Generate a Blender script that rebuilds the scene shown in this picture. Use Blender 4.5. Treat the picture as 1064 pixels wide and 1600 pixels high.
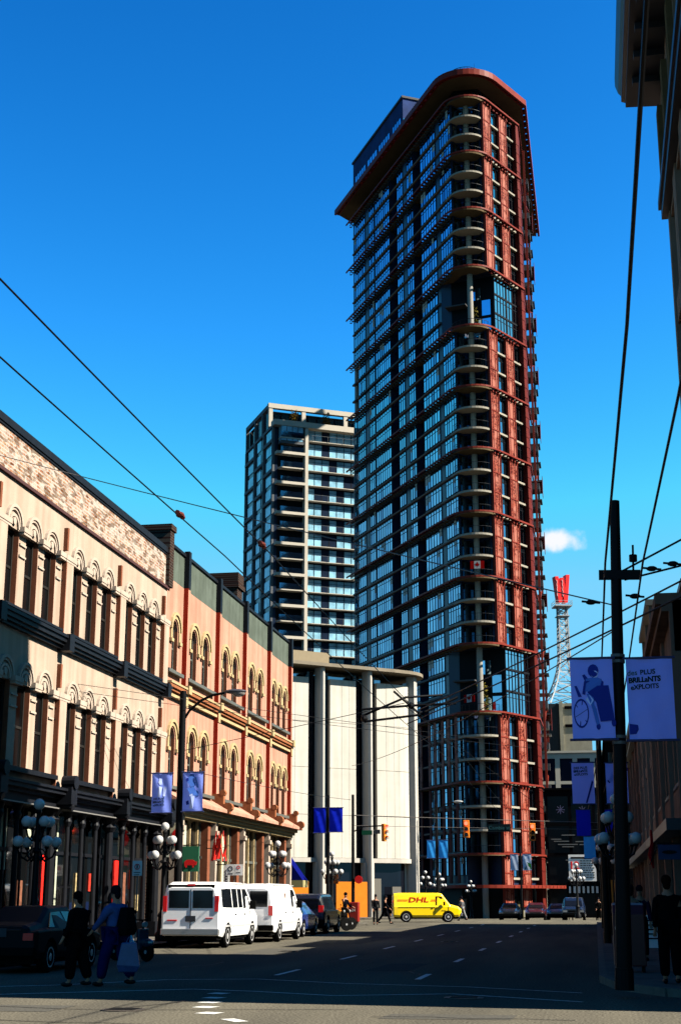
import bpy, bmesh, math, random
from math import sin, cos, pi, radians
from mathutils import Vector, Matrix
random.seed(7)
for o in list(bpy.data.objects): bpy.data.objects.remove(o)
SC = bpy.context.scene
COL = SC.collection
# ------------------------------------------------------------ camera
PITCH = radians(15.159); YAW = radians(9.809); CAMH = 1.6; FPX = 2222.0
cd = bpy.data.cameras.new('camera'); cam = bpy.data.objects.new('camera', cd); COL.objects.link(cam)
cam.location = (0, 0, CAMH); cam.rotation_euler = (pi/2 + PITCH, 0, YAW)
cd.sensor_fit = 'VERTICAL'; cd.sensor_height = 36; cd.sensor_width = 24; cd.lens = FPX/1600*36
cd.clip_start = 0.2; cd.clip_end = 6000
SC.camera = cam
# ------------------------------------------------------------ light
SUN_AZ = radians(96.5); SUN_EL = radians(40.5)       # azimuth clockwise from +Y (the street direction)
SUNV = Vector((sin(SUN_AZ)*cos(SUN_EL), cos(SUN_AZ)*cos(SUN_EL), sin(SUN_EL)))
sl = bpy.data.lights.new('sun', 'SUN'); sl.energy = 5.0; sl.angle = radians(0.5); sl.color = (1.0, 0.93, 0.80)
so = bpy.data.objects.new('sun', sl); COL.objects.link(so)
so.rotation_euler = SUNV.to_track_quat('Z', 'Y').to_euler()
W = bpy.data.worlds.new('World'); SC.world = W; W.use_nodes = True
nt = W.node_tree; nt.nodes.clear()
out = nt.nodes.new('ShaderNodeOutputWorld'); bg = nt.nodes.new('ShaderNodeBackground')
sky = nt.nodes.new('ShaderNodeTexSky'); sky.sky_type = 'NISHITA'; sky.sun_disc = False
sky.sun_elevation = SUN_EL; sky.sun_rotation = SUN_AZ; sky.altitude = 300; sky.air_density = 1.0
sky.dust_density = 0.0; sky.ozone_density = 3.0
# exposure-style curve on the sky colour: deep saturated blue overhead, paler towards the skyline
BGS = 0.1; EXPO = 2.2; KS = 1/(BGS*2**EXPO)
sepc = nt.nodes.new('ShaderNodeSeparateColor'); comc = nt.nodes.new('ShaderNodeCombineColor'); nt.links.new(sky.outputs[0], sepc.inputs[0])
def mth(op, a, b):
    n = nt.nodes.new('ShaderNodeMath'); n.operation = op; nt.links.new(a, n.inputs[0]); n.inputs[1].default_value = b; return n.outputs[0]
for i, (ref, out0, ex, mxv) in enumerate(((0.0685,0.026,3.8,0.20),(0.1221,0.36,2.1,0.66),(0.2232,1.04,1.7,1.0))):
    v = mth('MINIMUM', mth('MULTIPLY', mth('POWER', mth('MULTIPLY', sepc.outputs[i], 0.06/ref), ex), out0*KS), mxv*KS)
    nt.links.new(v, comc.inputs[i])
hs = comc
# one small fair-weather cloud low in the sky
tc = nt.nodes.new('ShaderNodeTexCoord')
cdv = Vector((-0.0168,0.9709,0.2392))
def vmath(op, a, b=None):
    n = nt.nodes.new('ShaderNodeVectorMath'); n.operation = op
    if isinstance(a, (tuple, list, Vector)): n.inputs[0].default_value = tuple(a)
    else: nt.links.new(a, n.inputs[0])
    if b is not None:
        if isinstance(b, (tuple, list, Vector)): n.inputs[1].default_value = tuple(b)
        else: nt.links.new(b, n.inputs[1])
    return n
nrm = vmath('NORMALIZE', tc.outputs['Generated'])
dif = vmath('SUBTRACT', nrm.outputs[0], cdv)
scl = vmath('MULTIPLY', dif.outputs[0], (56.0, 56.0, 125.0))
noi = nt.nodes.new('ShaderNodeTexNoise'); noi.inputs['Scale'].default_value = 95; noi.inputs['Detail'].default_value = 6
nt.links.new(nrm.outputs[0], noi.inputs['Vector'])
noff = vmath('SUBTRACT', noi.outputs['Color'], (0.5, 0.5, 0.5)); nsc = vmath('MULTIPLY', noff.outputs[0], (1.5, 1.5, 1.5))
add = vmath('ADD', scl.outputs[0], nsc.outputs[0]); ln = vmath('LENGTH', add.outputs[0])
mr = nt.nodes.new('ShaderNodeMapRange'); mr.inputs['From Min'].default_value = 1.25; mr.inputs['From Max'].default_value = 0.35
mr.interpolation_type = 'SMOOTHSTEP'
nt.links.new(ln.outputs['Value'], mr.inputs['Value'])
mixc = nt.nodes.new('ShaderNodeMix'); mixc.data_type = 'RGBA'; mixc.inputs['B'].default_value = (2.07, 2.11, 2.18, 1)
nt.links.new(mr.outputs[0], mixc.inputs['Factor']); nt.links.new(hs.outputs[0], mixc.inputs['A'])
bg.inputs[1].default_value = BGS
nt.links.new(mixc.outputs['Result'], bg.inputs[0]); nt.links.new(bg.outputs[0], out.inputs[0])
SC.view_settings.view_transform = 'Standard'; SC.view_settings.look = 'None'
SC.view_settings.exposure = EXPO; SC.view_settings.gamma = 1.0
SC.render.engine = 'CYCLES'
try:
    SC.cycles.max_bounces = 6; SC.cycles.glossy_bounces = 3; SC.cycles.diffuse_bounces = 1
    SC.cycles.transmission_bounces = 3; SC.cycles.transparent_max_bounces = 8
except Exception: pass
# ------------------------------------------------------------ materials
MATS = {}
KC = 0.23      # the picture is exposed for the shade, so real albedos sit at about half of how they look
def mat(name, col, rough=0.6, metal=0.0, var=0.0, vs=3.0, bump=0.0, bs=30.0, emit=None, spec=None, col2=None, stain=0.0):
    if name in MATS: return MATS[name]
    if metal < 0.9: col = tuple(c*KC for c in col); col2 = tuple(c*KC for c in col2) if col2 else None
    m = bpy.data.materials.new(name); m.use_nodes = True; n = m.node_tree; b = n.nodes['Principled BSDF']
    b.inputs['Base Color'].default_value = (*col, 1); b.inputs['Roughness'].default_value = rough; b.inputs['Metallic'].default_value = metal
    b.inputs['Specular IOR Level'].default_value = spec if spec is not None else (0.0 if rough >= 0.7 else 0.06 if rough >= 0.5 else 0.3)
    t = n.nodes.new('ShaderNodeTexCoord')
    if var > 0 or col2 is not None:
        no = n.nodes.new('ShaderNodeTexNoise'); no.inputs['Scale'].default_value = vs; no.inputs['Detail'].default_value = 7; no.inputs['Roughness'].default_value = 0.65
        n.links.new(t.outputs['Object'], no.inputs['Vector'])
        r = n.nodes.new('ShaderNodeValToRGB'); r.color_ramp.elements[0].position = 0.3; r.color_ramp.elements[1].position = 0.7
        c2 = col2 if col2 is not None else tuple(max(0, c*(1-var)) for c in col)
        c1 = col if col2 is not None else tuple(min(1, c*(1+var*0.5)) for c in col)
        r.color_ramp.elements[0].color = (*c2, 1); r.color_ramp.elements[1].color = (*c1, 1)
        n.links.new(no.outputs[0], r.inputs[0]); n.links.new(r.outputs[0], b.inputs['Base Color'])
        if stain > 0:   # streaks that run down the wall
            mp = n.nodes.new('ShaderNodeMapping'); mp.inputs['Scale'].default_value = (2.2, 2.2, 0.12)
            n.links.new(t.outputs['Object'], mp.inputs[0])
            n2 = n.nodes.new('ShaderNodeTexNoise'); n2.inputs['Scale'].default_value = 1.0; n2.inputs['Detail'].default_value = 8
            n.links.new(mp.outputs[0], n2.inputs['Vector'])
            r2 = n.nodes.new('ShaderNodeValToRGB'); r2.color_ramp.elements[0].position = 0.35; r2.color_ramp.elements[1].position = 0.62
            r2.color_ramp.elements[0].color = (1-stain, 1-stain, 1-stain*1.1, 1); r2.color_ramp.elements[1].color = (1, 1, 1, 1)
            n.links.new(n2.outputs[0], r2.inputs[0])
            mx = n.nodes.new('ShaderNodeMix'); mx.data_type = 'RGBA'; mx.blend_type = 'MULTIPLY'; mx.inputs['Factor'].default_value = 1
            n.links.new(r.outputs[0], mx.inputs['A']); n.links.new(r2.outputs[0], mx.inputs['B']); n.links.new(mx.outputs['Result'], b.inputs['Base Color'])
    if bump > 0:
        n3 = n.nodes.new('ShaderNodeTexNoise'); n3.inputs['Scale'].default_value = bs; n3.inputs['Detail'].default_value = 4
        n.links.new(t.outputs['Object'], n3.inputs['Vector'])
        bp = n.nodes.new('ShaderNodeBump'); bp.inputs['Strength'].default_value = bump; bp.inputs['Distance'].default_value = 0.02
        n.links.new(n3.outputs[0], bp.inputs['Height']); n.links.new(bp.outputs[0], b.inputs['Normal'])
    if emit:
        b.inputs['Emission Color'].default_value = (*emit[0], 1); b.inputs['Emission Strength'].default_value = emit[1]
    MATS[name] = m
    return m
def glass(name, col, rough=0.03, var=0.25, vs=0.35):
    """coated facade glass: mirrors the sky with a tint, panes slightly uneven"""
    if name in MATS: return MATS[name]
    m = mat(name, col, rough, 1.0)
    n = m.node_tree; b = n.nodes['Principled BSDF']; t = n.nodes.new('ShaderNodeTexCoord')
    g = n.nodes.new('ShaderNodeNewGeometry')
    v = n.nodes.new('ShaderNodeTexVoronoi'); v.inputs['Scale'].default_value = vs
    n.links.new(g.outputs['Position'], v.inputs['Vector'])
    r = n.nodes.new('ShaderNodeMapRange'); r.inputs['To Min'].default_value = 1-var; r.inputs['To Max'].default_value = 1.0
    sp = n.nodes.new('ShaderNodeSeparateColor'); n.links.new(v.outputs['Color'], sp.inputs[0]); n.links.new(sp.outputs[0], r.inputs[0])
    mx = n.nodes.new('ShaderNodeVectorMath'); mx.operation = 'SCALE'; mx.inputs[0].default_value = col
    n.links.new(r.outputs[0], mx.inputs['Scale']); n.links.new(mx.outputs[0], b.inputs['Base Color'])
    n4 = n.nodes.new('ShaderNodeTexNoise'); n4.inputs['Scale'].default_value = 0.8
    n.links.new(g.outputs['Position'], n4.inputs['Vector'])
    bp = n.nodes.new('ShaderNodeBump'); bp.inputs['Strength'].default_value = 0.12; bp.inputs['Distance'].default_value = 0.05
    n.links.new(n4.outputs[0], bp.inputs['Height']); n.links.new(bp.outputs[0], b.inputs['Normal'])
    return m
# ------------------------------------------------------------ mesh builder
class MB:
    def __init__(s, T=None): s.v = []; s.f = []; s.m = []; s.T = T; s.cm = 0
    def add(s, vs, fs, m=None):
        k = len(s.v); m = s.cm if m is None else m
        s.v += [s.T(*p) if s.T else tuple(p) for p in vs]
        for f in fs: s.f.append(tuple(i+k for i in f)); s.m.append(m)
        return s
    def box(s, x0, x1, y0, y1, z0, z1, m=None):
        if x0 > x1: x0, x1 = x1, x0
        if y0 > y1: y0, y1 = y1, y0
        if z0 > z1: z0, z1 = z1, z0
        return s.add([(x0,y0,z0),(x1,y0,z0),(x1,y1,z0),(x0,y1,z0),(x0,y0,z1),(x1,y0,z1),(x1,y1,z1),(x0,y1,z1)],
              [(0,3,2,1),(4,5,6,7),(0,1,5,4),(1,2,6,5),(2,3,7,6),(3,0,4,7)], m)
    def prism(s, poly, z0, z1, m=None):
        n = len(poly); a = sum(poly[i][0]*poly[(i+1)%n][1]-poly[(i+1)%n][0]*poly[i][1] for i in range(n))
        if a < 0: poly = poly[::-1]
        return s.add([(x,y,z0) for x,y in poly]+[(x,y,z1) for x,y in poly],
              [tuple(range(n))[::-1], tuple(range(n,2*n))]+[(i,(i+1)%n,(i+1)%n+n,i+n) for i in range(n)], m)
    def plate(s, poly, fn, d0, d1, m=None):
        """polygon (u,v) given thickness d0..d1; fn(u,v,d)->xyz"""
        n = len(poly)
        return s.add([fn(u,v,d0) for u,v in poly]+[fn(u,v,d1) for u,v in poly],
              [tuple(range(n))[::-1], tuple(range(n,2*n))]+[(i,(i+1)%n,(i+1)%n+n,i+n) for i in range(n)], m)
    def cyl(s, p, q, r0, r1=None, n=8, m=None, cap=True):
        r1 = r0 if r1 is None else r1
        p = Vector(p); q = Vector(q); d = q-p
        if d.length < 1e-6: return s
        d.normalize(); a = d.orthogonal().normalized(); b = d.cross(a)
        vs = [p+(a*cos(2*pi*i/n)+b*sin(2*pi*i/n))*r0 for i in range(n)]+[q+(a*cos(2*pi*i/n)+b*sin(2*pi*i/n))*r1 for i in range(n)]
        fs = [(i,(i+1)%n,(i+1)%n+n,i+n) for i in range(n)]
        if cap: fs += [tuple(range(n))[::-1], tuple(range(n,2*n))]
        return s.add([tuple(v) for v in vs], fs, m)
    def tube(s, pts, r, n=6, m=None):
        rs = r if isinstance(r, (list,tuple)) else [r]*len(pts)
        P = [Vector(p) for p in pts]; k = len(P); rings = []; up = None
        for i in range(k):
            d = (P[min(i+1,k-1)]-P[max(i-1,0)]).normalized()
            if up is None: up = d.orthogonal().normalized()
            a = (up-d*up.dot(d)).normalized(); up = a; b = d.cross(a)
            rings += [tuple(P[i]+(a*cos(2*pi*j/n)+b*sin(2*pi*j/n))*rs[i]) for j in range(n)]
        fs = [(i*n+j, i*n+(j+1)%n, (i+1)*n+(j+1)%n, (i+1)*n+j) for i in range(k-1) for j in range(n)]
        fs += [tuple(range(n))[::-1], tuple((k-1)*n+j for j in range(n))]
        return s.add(rings, fs, m)
    def lathe(s, prof, c=(0,0,0), n=12, m=None, axis='z'):
        vs = []
        for r, z in prof:
            for i in range(n):
                a = 2*pi*i/n; p = (r*cos(a), r*sin(a), z)
                if axis == 'x': p = (z, r*cos(a), r*sin(a))
                if axis == 'y': p = (r*sin(a), z, r*cos(a))
                vs.append((c[0]+p[0], c[1]+p[1], c[2]+p[2]))
        k = len(prof)
        fs = [(i*n+j, i*n+(j+1)%n, (i+1)*n+(j+1)%n, (i+1)*n+j) for i in range(k-1) for j in range(n)]
        fs += [tuple(range(n))[::-1], tuple((k-1)*n+j for j in range(n))]
        return s.add(vs, fs, m)
    def ball(s, c, r, n=12, k=8, m=None, sq=(1,1,1)):
        prof = [(max(1e-4, r*sin(pi*i/k)), -r*cos(pi*i/k)) for i in range(k+1)]
        vs = []
        for rr, z in prof:
            for i in range(n): vs.append((c[0]+rr*cos(2*pi*i/n)*sq[0], c[1]+rr*sin(2*pi*i/n)*sq[1], c[2]+z*sq[2]))
        fs = [(i*n+j, i*n+(j+1)%n, (i+1)*n+(j+1)%n, (i+1)*n+j) for i in range(k) for j in range(n)]
        return s.add(vs, fs, m)
    def data(s, name, mats, smooth=False):
        me = bpy.data.meshes.new(name); me.from_pydata(s.v, [], s.f)
        if not isinstance(mats, (list,tuple)): mats = [mats]
        for m in mats: me.materials.append(m)
        if len(mats) > 1: me.polygons.foreach_set('material_index', [min(i, len(mats)-1) for i in s.m])
        if smooth: me.polygons.foreach_set('use_smooth', [True]*len(me.polygons))
        me.update(); 
        bm = bmesh.new(); bm.from_mesh(me); bmesh.ops.recalc_face_normals(bm, faces=bm.faces); bm.to_mesh(me); bm.free()
        return me
    def build(s, name, mats, parent=None, smooth=False, bevel=0, seg=2):
        o = bpy.data.objects.new(name, s.data(name, mats, smooth)); COL.objects.link(o)
        if parent is not None: o.parent = parent
        if bevel:
            b = o.modifiers.new('b', 'BEVEL'); b.width = bevel; b.segments = seg; b.limit_method = 'ANGLE'; b.angle_limit = radians(35)
        if smooth and not bevel:
            try: o.data.set_sharp_from_angle(angle=radians(40))
            except Exception: pass
        return o
def tag(o, label, cat, group=None, kind=None):
    o['label'] = label; o['category'] = cat
    if group: o['group'] = group
    if kind: o['kind'] = kind
    return o
def thing(name, label, cat, loc=(0,0,0), rz=0, group=None):
    o = bpy.data.objects.new(name, None); COL.objects.link(o); o.location = loc; o.rotation_euler = (0,0,rz)
    o.empty_display_size = 0.3
    return tag(o, label, cat, group)
def struct(o): o['kind'] = 'structure'; return o
def kids(o): return list(o.children)
def copy_tree(o, parent=None):
    c = o.copy(); COL.objects.link(c)
    if parent is not None: c.parent = parent
    for ch in kids(o): copy_tree(ch, c)
    return c
def dup(o, loc, rz, label, group=None, s=None):
    c = copy_tree(o); c.location = loc; c.rotation_euler = (0,0,rz); c['label'] = label
    if group: c['group'] = group
    if s: c.scale = (s,s,s)
    return c
def text_mesh(body, size, depth, fn=None, shear=0, bold=0.0, align='CENTER', sx=1.0, spacing=1.0):
    """returns (verts, faces) of flat extruded lettering in the xz plane, centred on its own origin"""
    cu = bpy.data.curves.new('t', 'FONT'); cu.body = body; cu.size = size; cu.extrude = depth; cu.shear = shear
    cu.offset = bold; cu.align_x = align; cu.align_y = 'CENTER'; cu.resolution_u = 3; cu.space_character = spacing
    o = bpy.data.objects.new('t', cu); COL.objects.link(o)
    dg = bpy.context.evaluated_depsgraph_get(); me = bpy.data.meshes.new_from_object(o.evaluated_get(dg))
    vs = [(v.co.x*sx, v.co.z, v.co.y) for v in me.vertices]; fs = [tuple(p.vertices) for p in me.polygons]
    bpy.data.objects.remove(o); bpy.data.curves.remove(cu); bpy.data.meshes.remove(me)
    return vs, fs
def each(name, mats, parent, boxes, T=None, **k):
    for b_ in boxes: MB(T).box(*b_).build(name, mats, parent, **k)
def gz(y):   # the ground falls gently away beyond the crossing
    return 0.0 if y < 108 else max(-1.1, -1.1*(y-108)/75.0)
def dirv(az): return (sin(radians(az)), cos(radians(az)))
# ------------------------------------------------------------ ground
def road_mat():
    m = mat('asphalt', (0.17,0.16,0.145), 0.85, var=0.25, vs=0.6)
    n = m.node_tree; b = n.nodes['Principled BSDF']; t = n.nodes.new('ShaderNodeTexCoord')
    fine = n.nodes.new('ShaderNodeTexNoise'); fine.inputs['Scale'].default_value = 26; fine.inputs['Detail'].default_value = 3
    big = n.nodes.new('ShaderNodeTexNoise'); big.inputs['Scale'].default_value = 0.35; big.inputs['Detail'].default_value = 6
    mp = n.nodes.new('ShaderNodeMapping'); mp.inputs['Scale'].default_value = (1.6, 0.18, 1)
    n.links.new(t.outputs['Object'], mp.inputs[0]); n.links.new(mp.outputs[0], big.inputs['Vector']); n.links.new(t.outputs['Object'], fine.inputs['Vector'])
    r1 = n.nodes.new('ShaderNodeValToRGB'); r1.color_ramp.elements[0].position = 0.32; r1.color_ramp.elements[1].position = 0.68
    r1.color_ramp.elements[0].color = (0.030,0.027,0.022,1); r1.color_ramp.elements[1].color = (0.103,0.095,0.075,1)
    r2 = n.nodes.new('ShaderNodeValToRGB'); r2.color_ramp.elements[0].position = 0.35; r2.color_ramp.elements[1].position = 0.65
    r2.color_ramp.elements[0].color = (0.72,0.72,0.72,1); r2.color_ramp.elements[1].color = (1.08,1.06,1.0,1)
    mx = n.nodes.new('ShaderNodeMix'); mx.data_type = 'RGBA'; mx.blend_type = 'MULTIPLY'; mx.inputs['Factor'].default_value = 1
    n.links.new(fine.outputs[0], r1.inputs[0]); n.links.new(big.outputs[0], r2.inputs[0])
    n.links.new(r1.outputs[0], mx.inputs['A']); n.links.new(r2.outputs[0], mx.inputs['B']); n.links.new(mx.outputs['Result'], b.inputs['Base Color'])
    bp = n.nodes.new('ShaderNodeBump'); bp.inputs['Strength'].default_value = 0.5; bp.inputs['Distance'].default_value = 0.01
    n.links.new(fine.outputs[0], bp.inputs['Height']); n.links.new(bp.outputs[0], b.inputs['Normal'])
    return m
A_ROAD = road_mat()
A_WALK = mat('sidewalk_concrete', (0.36,0.33,0.28), 0.85, var=0.3, vs=2.0, bump=0.3)
A_KERB = mat('kerb_concrete', (0.42,0.38,0.31), 0.8, var=0.25, vs=4)
A_PAINT = mat('road_paint', (1.7,1.66,1.52), 0.7, var=0.35, vs=9)
def sheet(name, x0, x1, ys, z, m):
    b = MB(); vs = []; 
    for y in ys: vs += [(x0,y,gz(y)+z),(x1,y,gz(y)+z)]
    b.add(vs, [(2*i,2*i+1,2*i+3,2*i+2) for i in range(len(ys)-1)])
    return struct(b.build(name, m))
YS = [-60,0,20,40,60,80,100,108,120,140,160,183,260,600,3000]
sheet('ground', -1500, 1500, YS, -0.02, mat('far_ground', (0.12,0.12,0.11), 0.9, var=0.2, vs=0.1))
sheet('road', -70, 70, [-60,0,24,60,90,108,130,160,183,240], 0.0, A_ROAD)
# sidewalks are raised slabs with a kerb stone along the road edge
def walk(name, poly, kerb_edges):
    b = MB(); b.prism(poly, -0.01, 0.13); o = struct(b.build(name, A_WALK))
    k = MB()
    for (x0,y0),(x1,y1) in kerb_edges:
        dx, dy = x1-x0, y1-y0; L = math.hypot(dx,dy); nx, ny = -dy/L*0.15, dx/L*0.15
        k.prism([(x0,y0),(x1,y1),(x1+nx,y1+ny),(x0+nx,y0+ny)], -0.005, 0.136)
    struct(k.build('kerb', A_KERB)); return o
walk('sidewalk', [(-30,26.5),(-15.6,26.5),(-14.4,28.5),(-13.9,31),(-13.7,38.5),(-14.2,41.5),(-14.2,83),(-13.2,85),(-13.4,87),(-15.5,88.5),(-30,88.5)],
     [((-15.6,26.5),(-14.4,28.5)),((-14.4,28.5),(-13.9,31)),((-13.9,31),(-13.7,38.5)),((-13.7,38.5),(-14.2,41.5)),((-14.2,41.5),(-14.2,83)),((-14.2,83),(-13.2,85)),((-13.2,85),(-13.4,87)),((-13.4,87),(-15.5,88.5))])
walk('sidewalk', [(0.15,93),(0.15,29.5),(0.45,27.2),(1.2,25.6),(2.4,24.6),(30,24.2),(30,93)],
     [((0.45,27.2),(0.15,29.5)),((1.2,25.6),(0.45,27.2)),((2.4,24.6),(1.2,25.6)),((0.15,29.5),(0.15,93)),((30,24.2),(2.4,24.6))])
walk('sidewalk', [(-60,96),(-25.5,104.5),(-17,109),(-12.6,112.5),(-11.6,118),(-11.6,124),(-60,124)],
     [((-25.5,104.5),(-17,109)),((-17,109),(-12.6,112.5)),((-12.6,112.5),(-11.6,118))])
# road markings
mk = MB()
def pline(pts, w=0.1, z=0.006):
    for (a,b) in zip(pts[:-1], pts[1:]):
        dx, dy = b[0]-a[0], b[1]-a[1]; L = math.hypot(dx,dy); nx, ny = -dy/L*w/2, dx/L*w/2
        mk.add([(a[0]-nx,a[1]-ny,z),(b[0]-nx,b[1]-ny,z),(b[0]+nx,b[1]+ny,z),(a[0]+nx,a[1]+ny,z)], [(0,1,2,3)])
for k in range(8):
    y = 29.9+8.1*k
    pline([(-3.6,y),(-3.6,y+2.1)], 0.13)
    y = 32.2+8.1*k
    pline([(-6.75,y-1.2),(-6.75,y+1.3)], 0.11)
pline([(-12.5,25.2),(-10,26.9),(-8.5,29.0),(-6.8,29.5),(-4.8,28.3),(-2.4,27.6),(-0.3,26.2)], 0.07)
pline([(-12.5,22.8),(-10,24.2),(-8.7,25.1),(-7.2,26.1),(-6.0,25.7),(-4.4,24.8),(-2.5,25.6),(-0.27,24.0)], 0.08)
for (x,y) in [(-6.45,25.1),(-6.25,24.0),(-6.05,23.0),(-5.85,22.0),(-5.5,20.9)]:
    pline([(x-0.15,y),(x+0.15,y-0.10)], 0.30)
pline([(-5.0,19.9),(-4.7,19.5)], 0.2)
struct(mk.build('road_markings', A_PAINT))

# repairs in the asphalt: darker and lighter patches, sealed cracks, iron covers
A_TAR = mat('tar_seal', (0.06,0.055,0.05), 0.6, var=0.3, vs=6); A_PATCH = mat('asphalt_patch', (0.22,0.21,0.18), 0.9, var=0.35, vs=14, bump=0.4)
rnd = random.Random(11)
for (x0,x1,y0,y1) in ((-9.8,-7.9,20.6,21.9),(-3.0,-1.2,20.3,21.2),(-10.6,-9.2,40.5,47.0),(-9.6,-8.3,52,61),(-5.2,-4.2,33,37),(-10.8,-9.9,66,79)):
    m = MB(); m.add([(x0,y0,0.004),(x1,y0+0.1,0.004),(x1+0.05,y1,0.004),(x0+0.08,y1-0.05,0.004)],[(0,1,2,3)]); struct(m.build('road_patch', A_PATCH))
m = MB()
for k in range(16):
    x = rnd.uniform(-12,0.0); y = rnd.uniform(19,85) if k > 6 else rnd.uniform(19,23); P = [(x,y)]; dx, dy = (rnd.uniform(-0.3,0.3), 1) if k % 2 else (1, rnd.uniform(-0.2,0.2))
    for i in range(rnd.randint(5,10)): P.append((P[-1][0]+dx*rnd.uniform(0.2,0.6)+rnd.uniform(-0.12,0.12), P[-1][1]+dy*rnd.uniform(0.2,0.6)+rnd.uniform(-0.1,0.1)))
    for (a,b) in zip(P[:-1],P[1:]):
        L = math.hypot(b[0]-a[0],b[1]-a[1]); nx, ny = -(b[1]-a[1])/L*0.02, (b[0]-a[0])/L*0.02
        m.add([(a[0]-nx,a[1]-ny,0.008),(b[0]-nx,b[1]-ny,0.008),(b[0]+nx,b[1]+ny,0.008),(a[0]+nx,a[1]+ny,0.008)],[(0,1,2,3)])
struct(m.build('road_cracks', A_TAR))
M_IRON = mat('cast_iron_cover', (0.20,0.17,0.14), 0.5, var=0.4, vs=12)
for i,(x,y) in enumerate(((-6.9,21.2),(-2.2,24.6),(-9.3,44.5),(-5.4,55.0))):
    t_ = thing('manhole_cover', ['round iron cover in the sunlit foreground asphalt','round iron cover in the shade right of the road centre','round iron cover in the sunlit strip beside the first white van','round iron cover in the shaded middle lane'][i], 'manhole cover', (x,y,0), 0, 'iron covers set in the asphalt')
    m = MB(); m.cyl((0,0,0.001),(0,0,0.014),0.33,n=20); m.build('lid', M_IRON, t_); m = MB()
    for k in range(5): m.box(-0.22,0.22,-0.2+k*0.1,-0.17+k*0.1,0.014,0.02)
    m.build('lid_ribs', A_TAR, t_)
# ------------------------------------------------------------ the two old brick blocks on the left
def ring(mb, yc, zs, ri, ro, d0, d1, n=10, a0=0.0, a1=pi, m=None):
    for i in range(n):
        a = a0+(a1-a0)*i/n; b = a0+(a1-a0)*(i+1)/n
        mb.plate([(yc+ri*cos(a),zs+ri*sin(a)),(yc+ro*cos(a),zs+ro*sin(a)),(yc+ro*cos(b),zs+ro*sin(b)),(yc+ri*cos(b),zs+ri*sin(b))],
                 lambda u,v,d: (d,u,v), d0, d1, m)
def brick_mat(name, c1, c2, mortar, sc=1.0, wash=None):
    m = mat(name, c1, 0.85); n = m.node_tree; b = n.nodes['Principled BSDF']; t = n.nodes.new('ShaderNodeTexCoord')
    sx = n.nodes.new('ShaderNodeSeparateXYZ'); cb = n.nodes.new('ShaderNodeCombineXYZ'); n.links.new(t.outputs['Object'], sx.inputs[0])
    n.links.new(sx.outputs['Y'], cb.inputs['X']); n.links.new(sx.outputs['Z'], cb.inputs['Y'])
    br = n.nodes.new('ShaderNodeTexBrick'); br.inputs['Scale'].default_value = sc; br.inputs['Brick Width'].default_value = 0.34
    br.inputs['Row Height'].default_value = 0.115; br.inputs['Mortar Size'].default_value = 0.022; br.inputs['Bias'].default_value = -0.1
    br.inputs['Color1'].default_value = (*[c*KC for c in c1],1); br.inputs['Color2'].default_value = (*[c*KC for c in c2],1); br.inputs['Mortar'].default_value = (*[c*KC for c in mortar],1)
    n.links.new(cb.outputs[0], br.inputs['Vector'])
    last = br.outputs['Color']
    if wash:
        no = n.nodes.new('ShaderNodeTexNoise'); no.inputs['Scale'].default_value = 2.2; no.inputs['Detail'].default_value = 12; no.inputs['Roughness'].default_value = 0.75
        n.links.new(t.outputs['Object'], no.inputs['Vector'])
        r = n.nodes.new('ShaderNodeValToRGB'); r.color_ramp.elements[0].position = 0.44; r.color_ramp.elements[1].position = 0.60
        n.links.new(no.outputs[0], r.inputs[0])
        mx = n.nodes.new('ShaderNodeMix'); mx.data_type = 'RGBA'; mx.inputs['B'].default_value = (*[c*KC for c in wash],1)
        n.links.new(r.outputs[0], mx.inputs['Factor']); n.links.new(last, mx.inputs['A']); 
        n2 = n.nodes.new('ShaderNodeTexVoronoi'); n2.inputs['Scale'].default_value = 1; mp2 = n.nodes.new('ShaderNodeMapping'); mp2.inputs['Scale'].default_value = (4, 3.2, 9.0); n.links.new(t.outputs['Object'], mp2.inputs[0]); n.links.new(mp2.outputs[0], n2.inputs['Vector'])
        r2 = n.nodes.new('ShaderNodeValToRGB'); r2.color_ramp.elements[0].position = 0.15; r2.color_ramp.elements[1].position = 0.5
        sp = n.nodes.new('ShaderNodeSeparateColor'); n.links.new(n2.outputs['Color'], sp.inputs[0]); n.links.new(sp.outputs[0], r2.inputs[0])
        r2.color_ramp.elements[0].color = (0.30,0.24,0.20,1); r2.color_ramp.elements[1].color = (1,1,1,1)
        m2 = n.nodes.new('ShaderNodeMix'); m2.data_type = 'RGBA'; m2.blend_type = 'MULTIPLY'; m2.inputs['Factor'].default_value = 0.8
        n.links.new(mx.outputs['Result'], m2.inputs['A']); n.links.new(r2.outputs[0], m2.inputs['B']); last = m2.outputs['Result']
    n.links.new(last, b.inputs['Base Color'])
    bp = n.nodes.new('ShaderNodeBump'); bp.inputs['Strength'].default_value = 0.6; bp.inputs['Distance'].default_value = 0.02
    n.links.new(br.outputs['Fac'], bp.inputs['Height']); bp.invert = True; n.links.new(bp.outputs[0], b.inputs['Normal'])
    return m
M_CREAM = mat('cream_stucco', (1.02,0.77,0.60), 0.8, var=0.14, vs=0.9, bump=0.25, bs=14, stain=0.22)
M_CREAMTRIM = mat('pale_trim', (1.02,0.82,0.66), 0.7, var=0.15, vs=2)
M_BROWN = mat('brown_panel_and_shade', (0.50,0.18,0.10), 0.7, var=0.25, vs=3)  # shade of jambs and pilaster sides put into colour; also real brown panels
M_BLACK = mat('black_iron', (0.012,0.012,0.016), 0.5, var=0.3, vs=3)
M_BLACKT = mat('black_trim_paint', (0.022,0.024,0.032), 0.5, var=0.3, vs=3)
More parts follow.
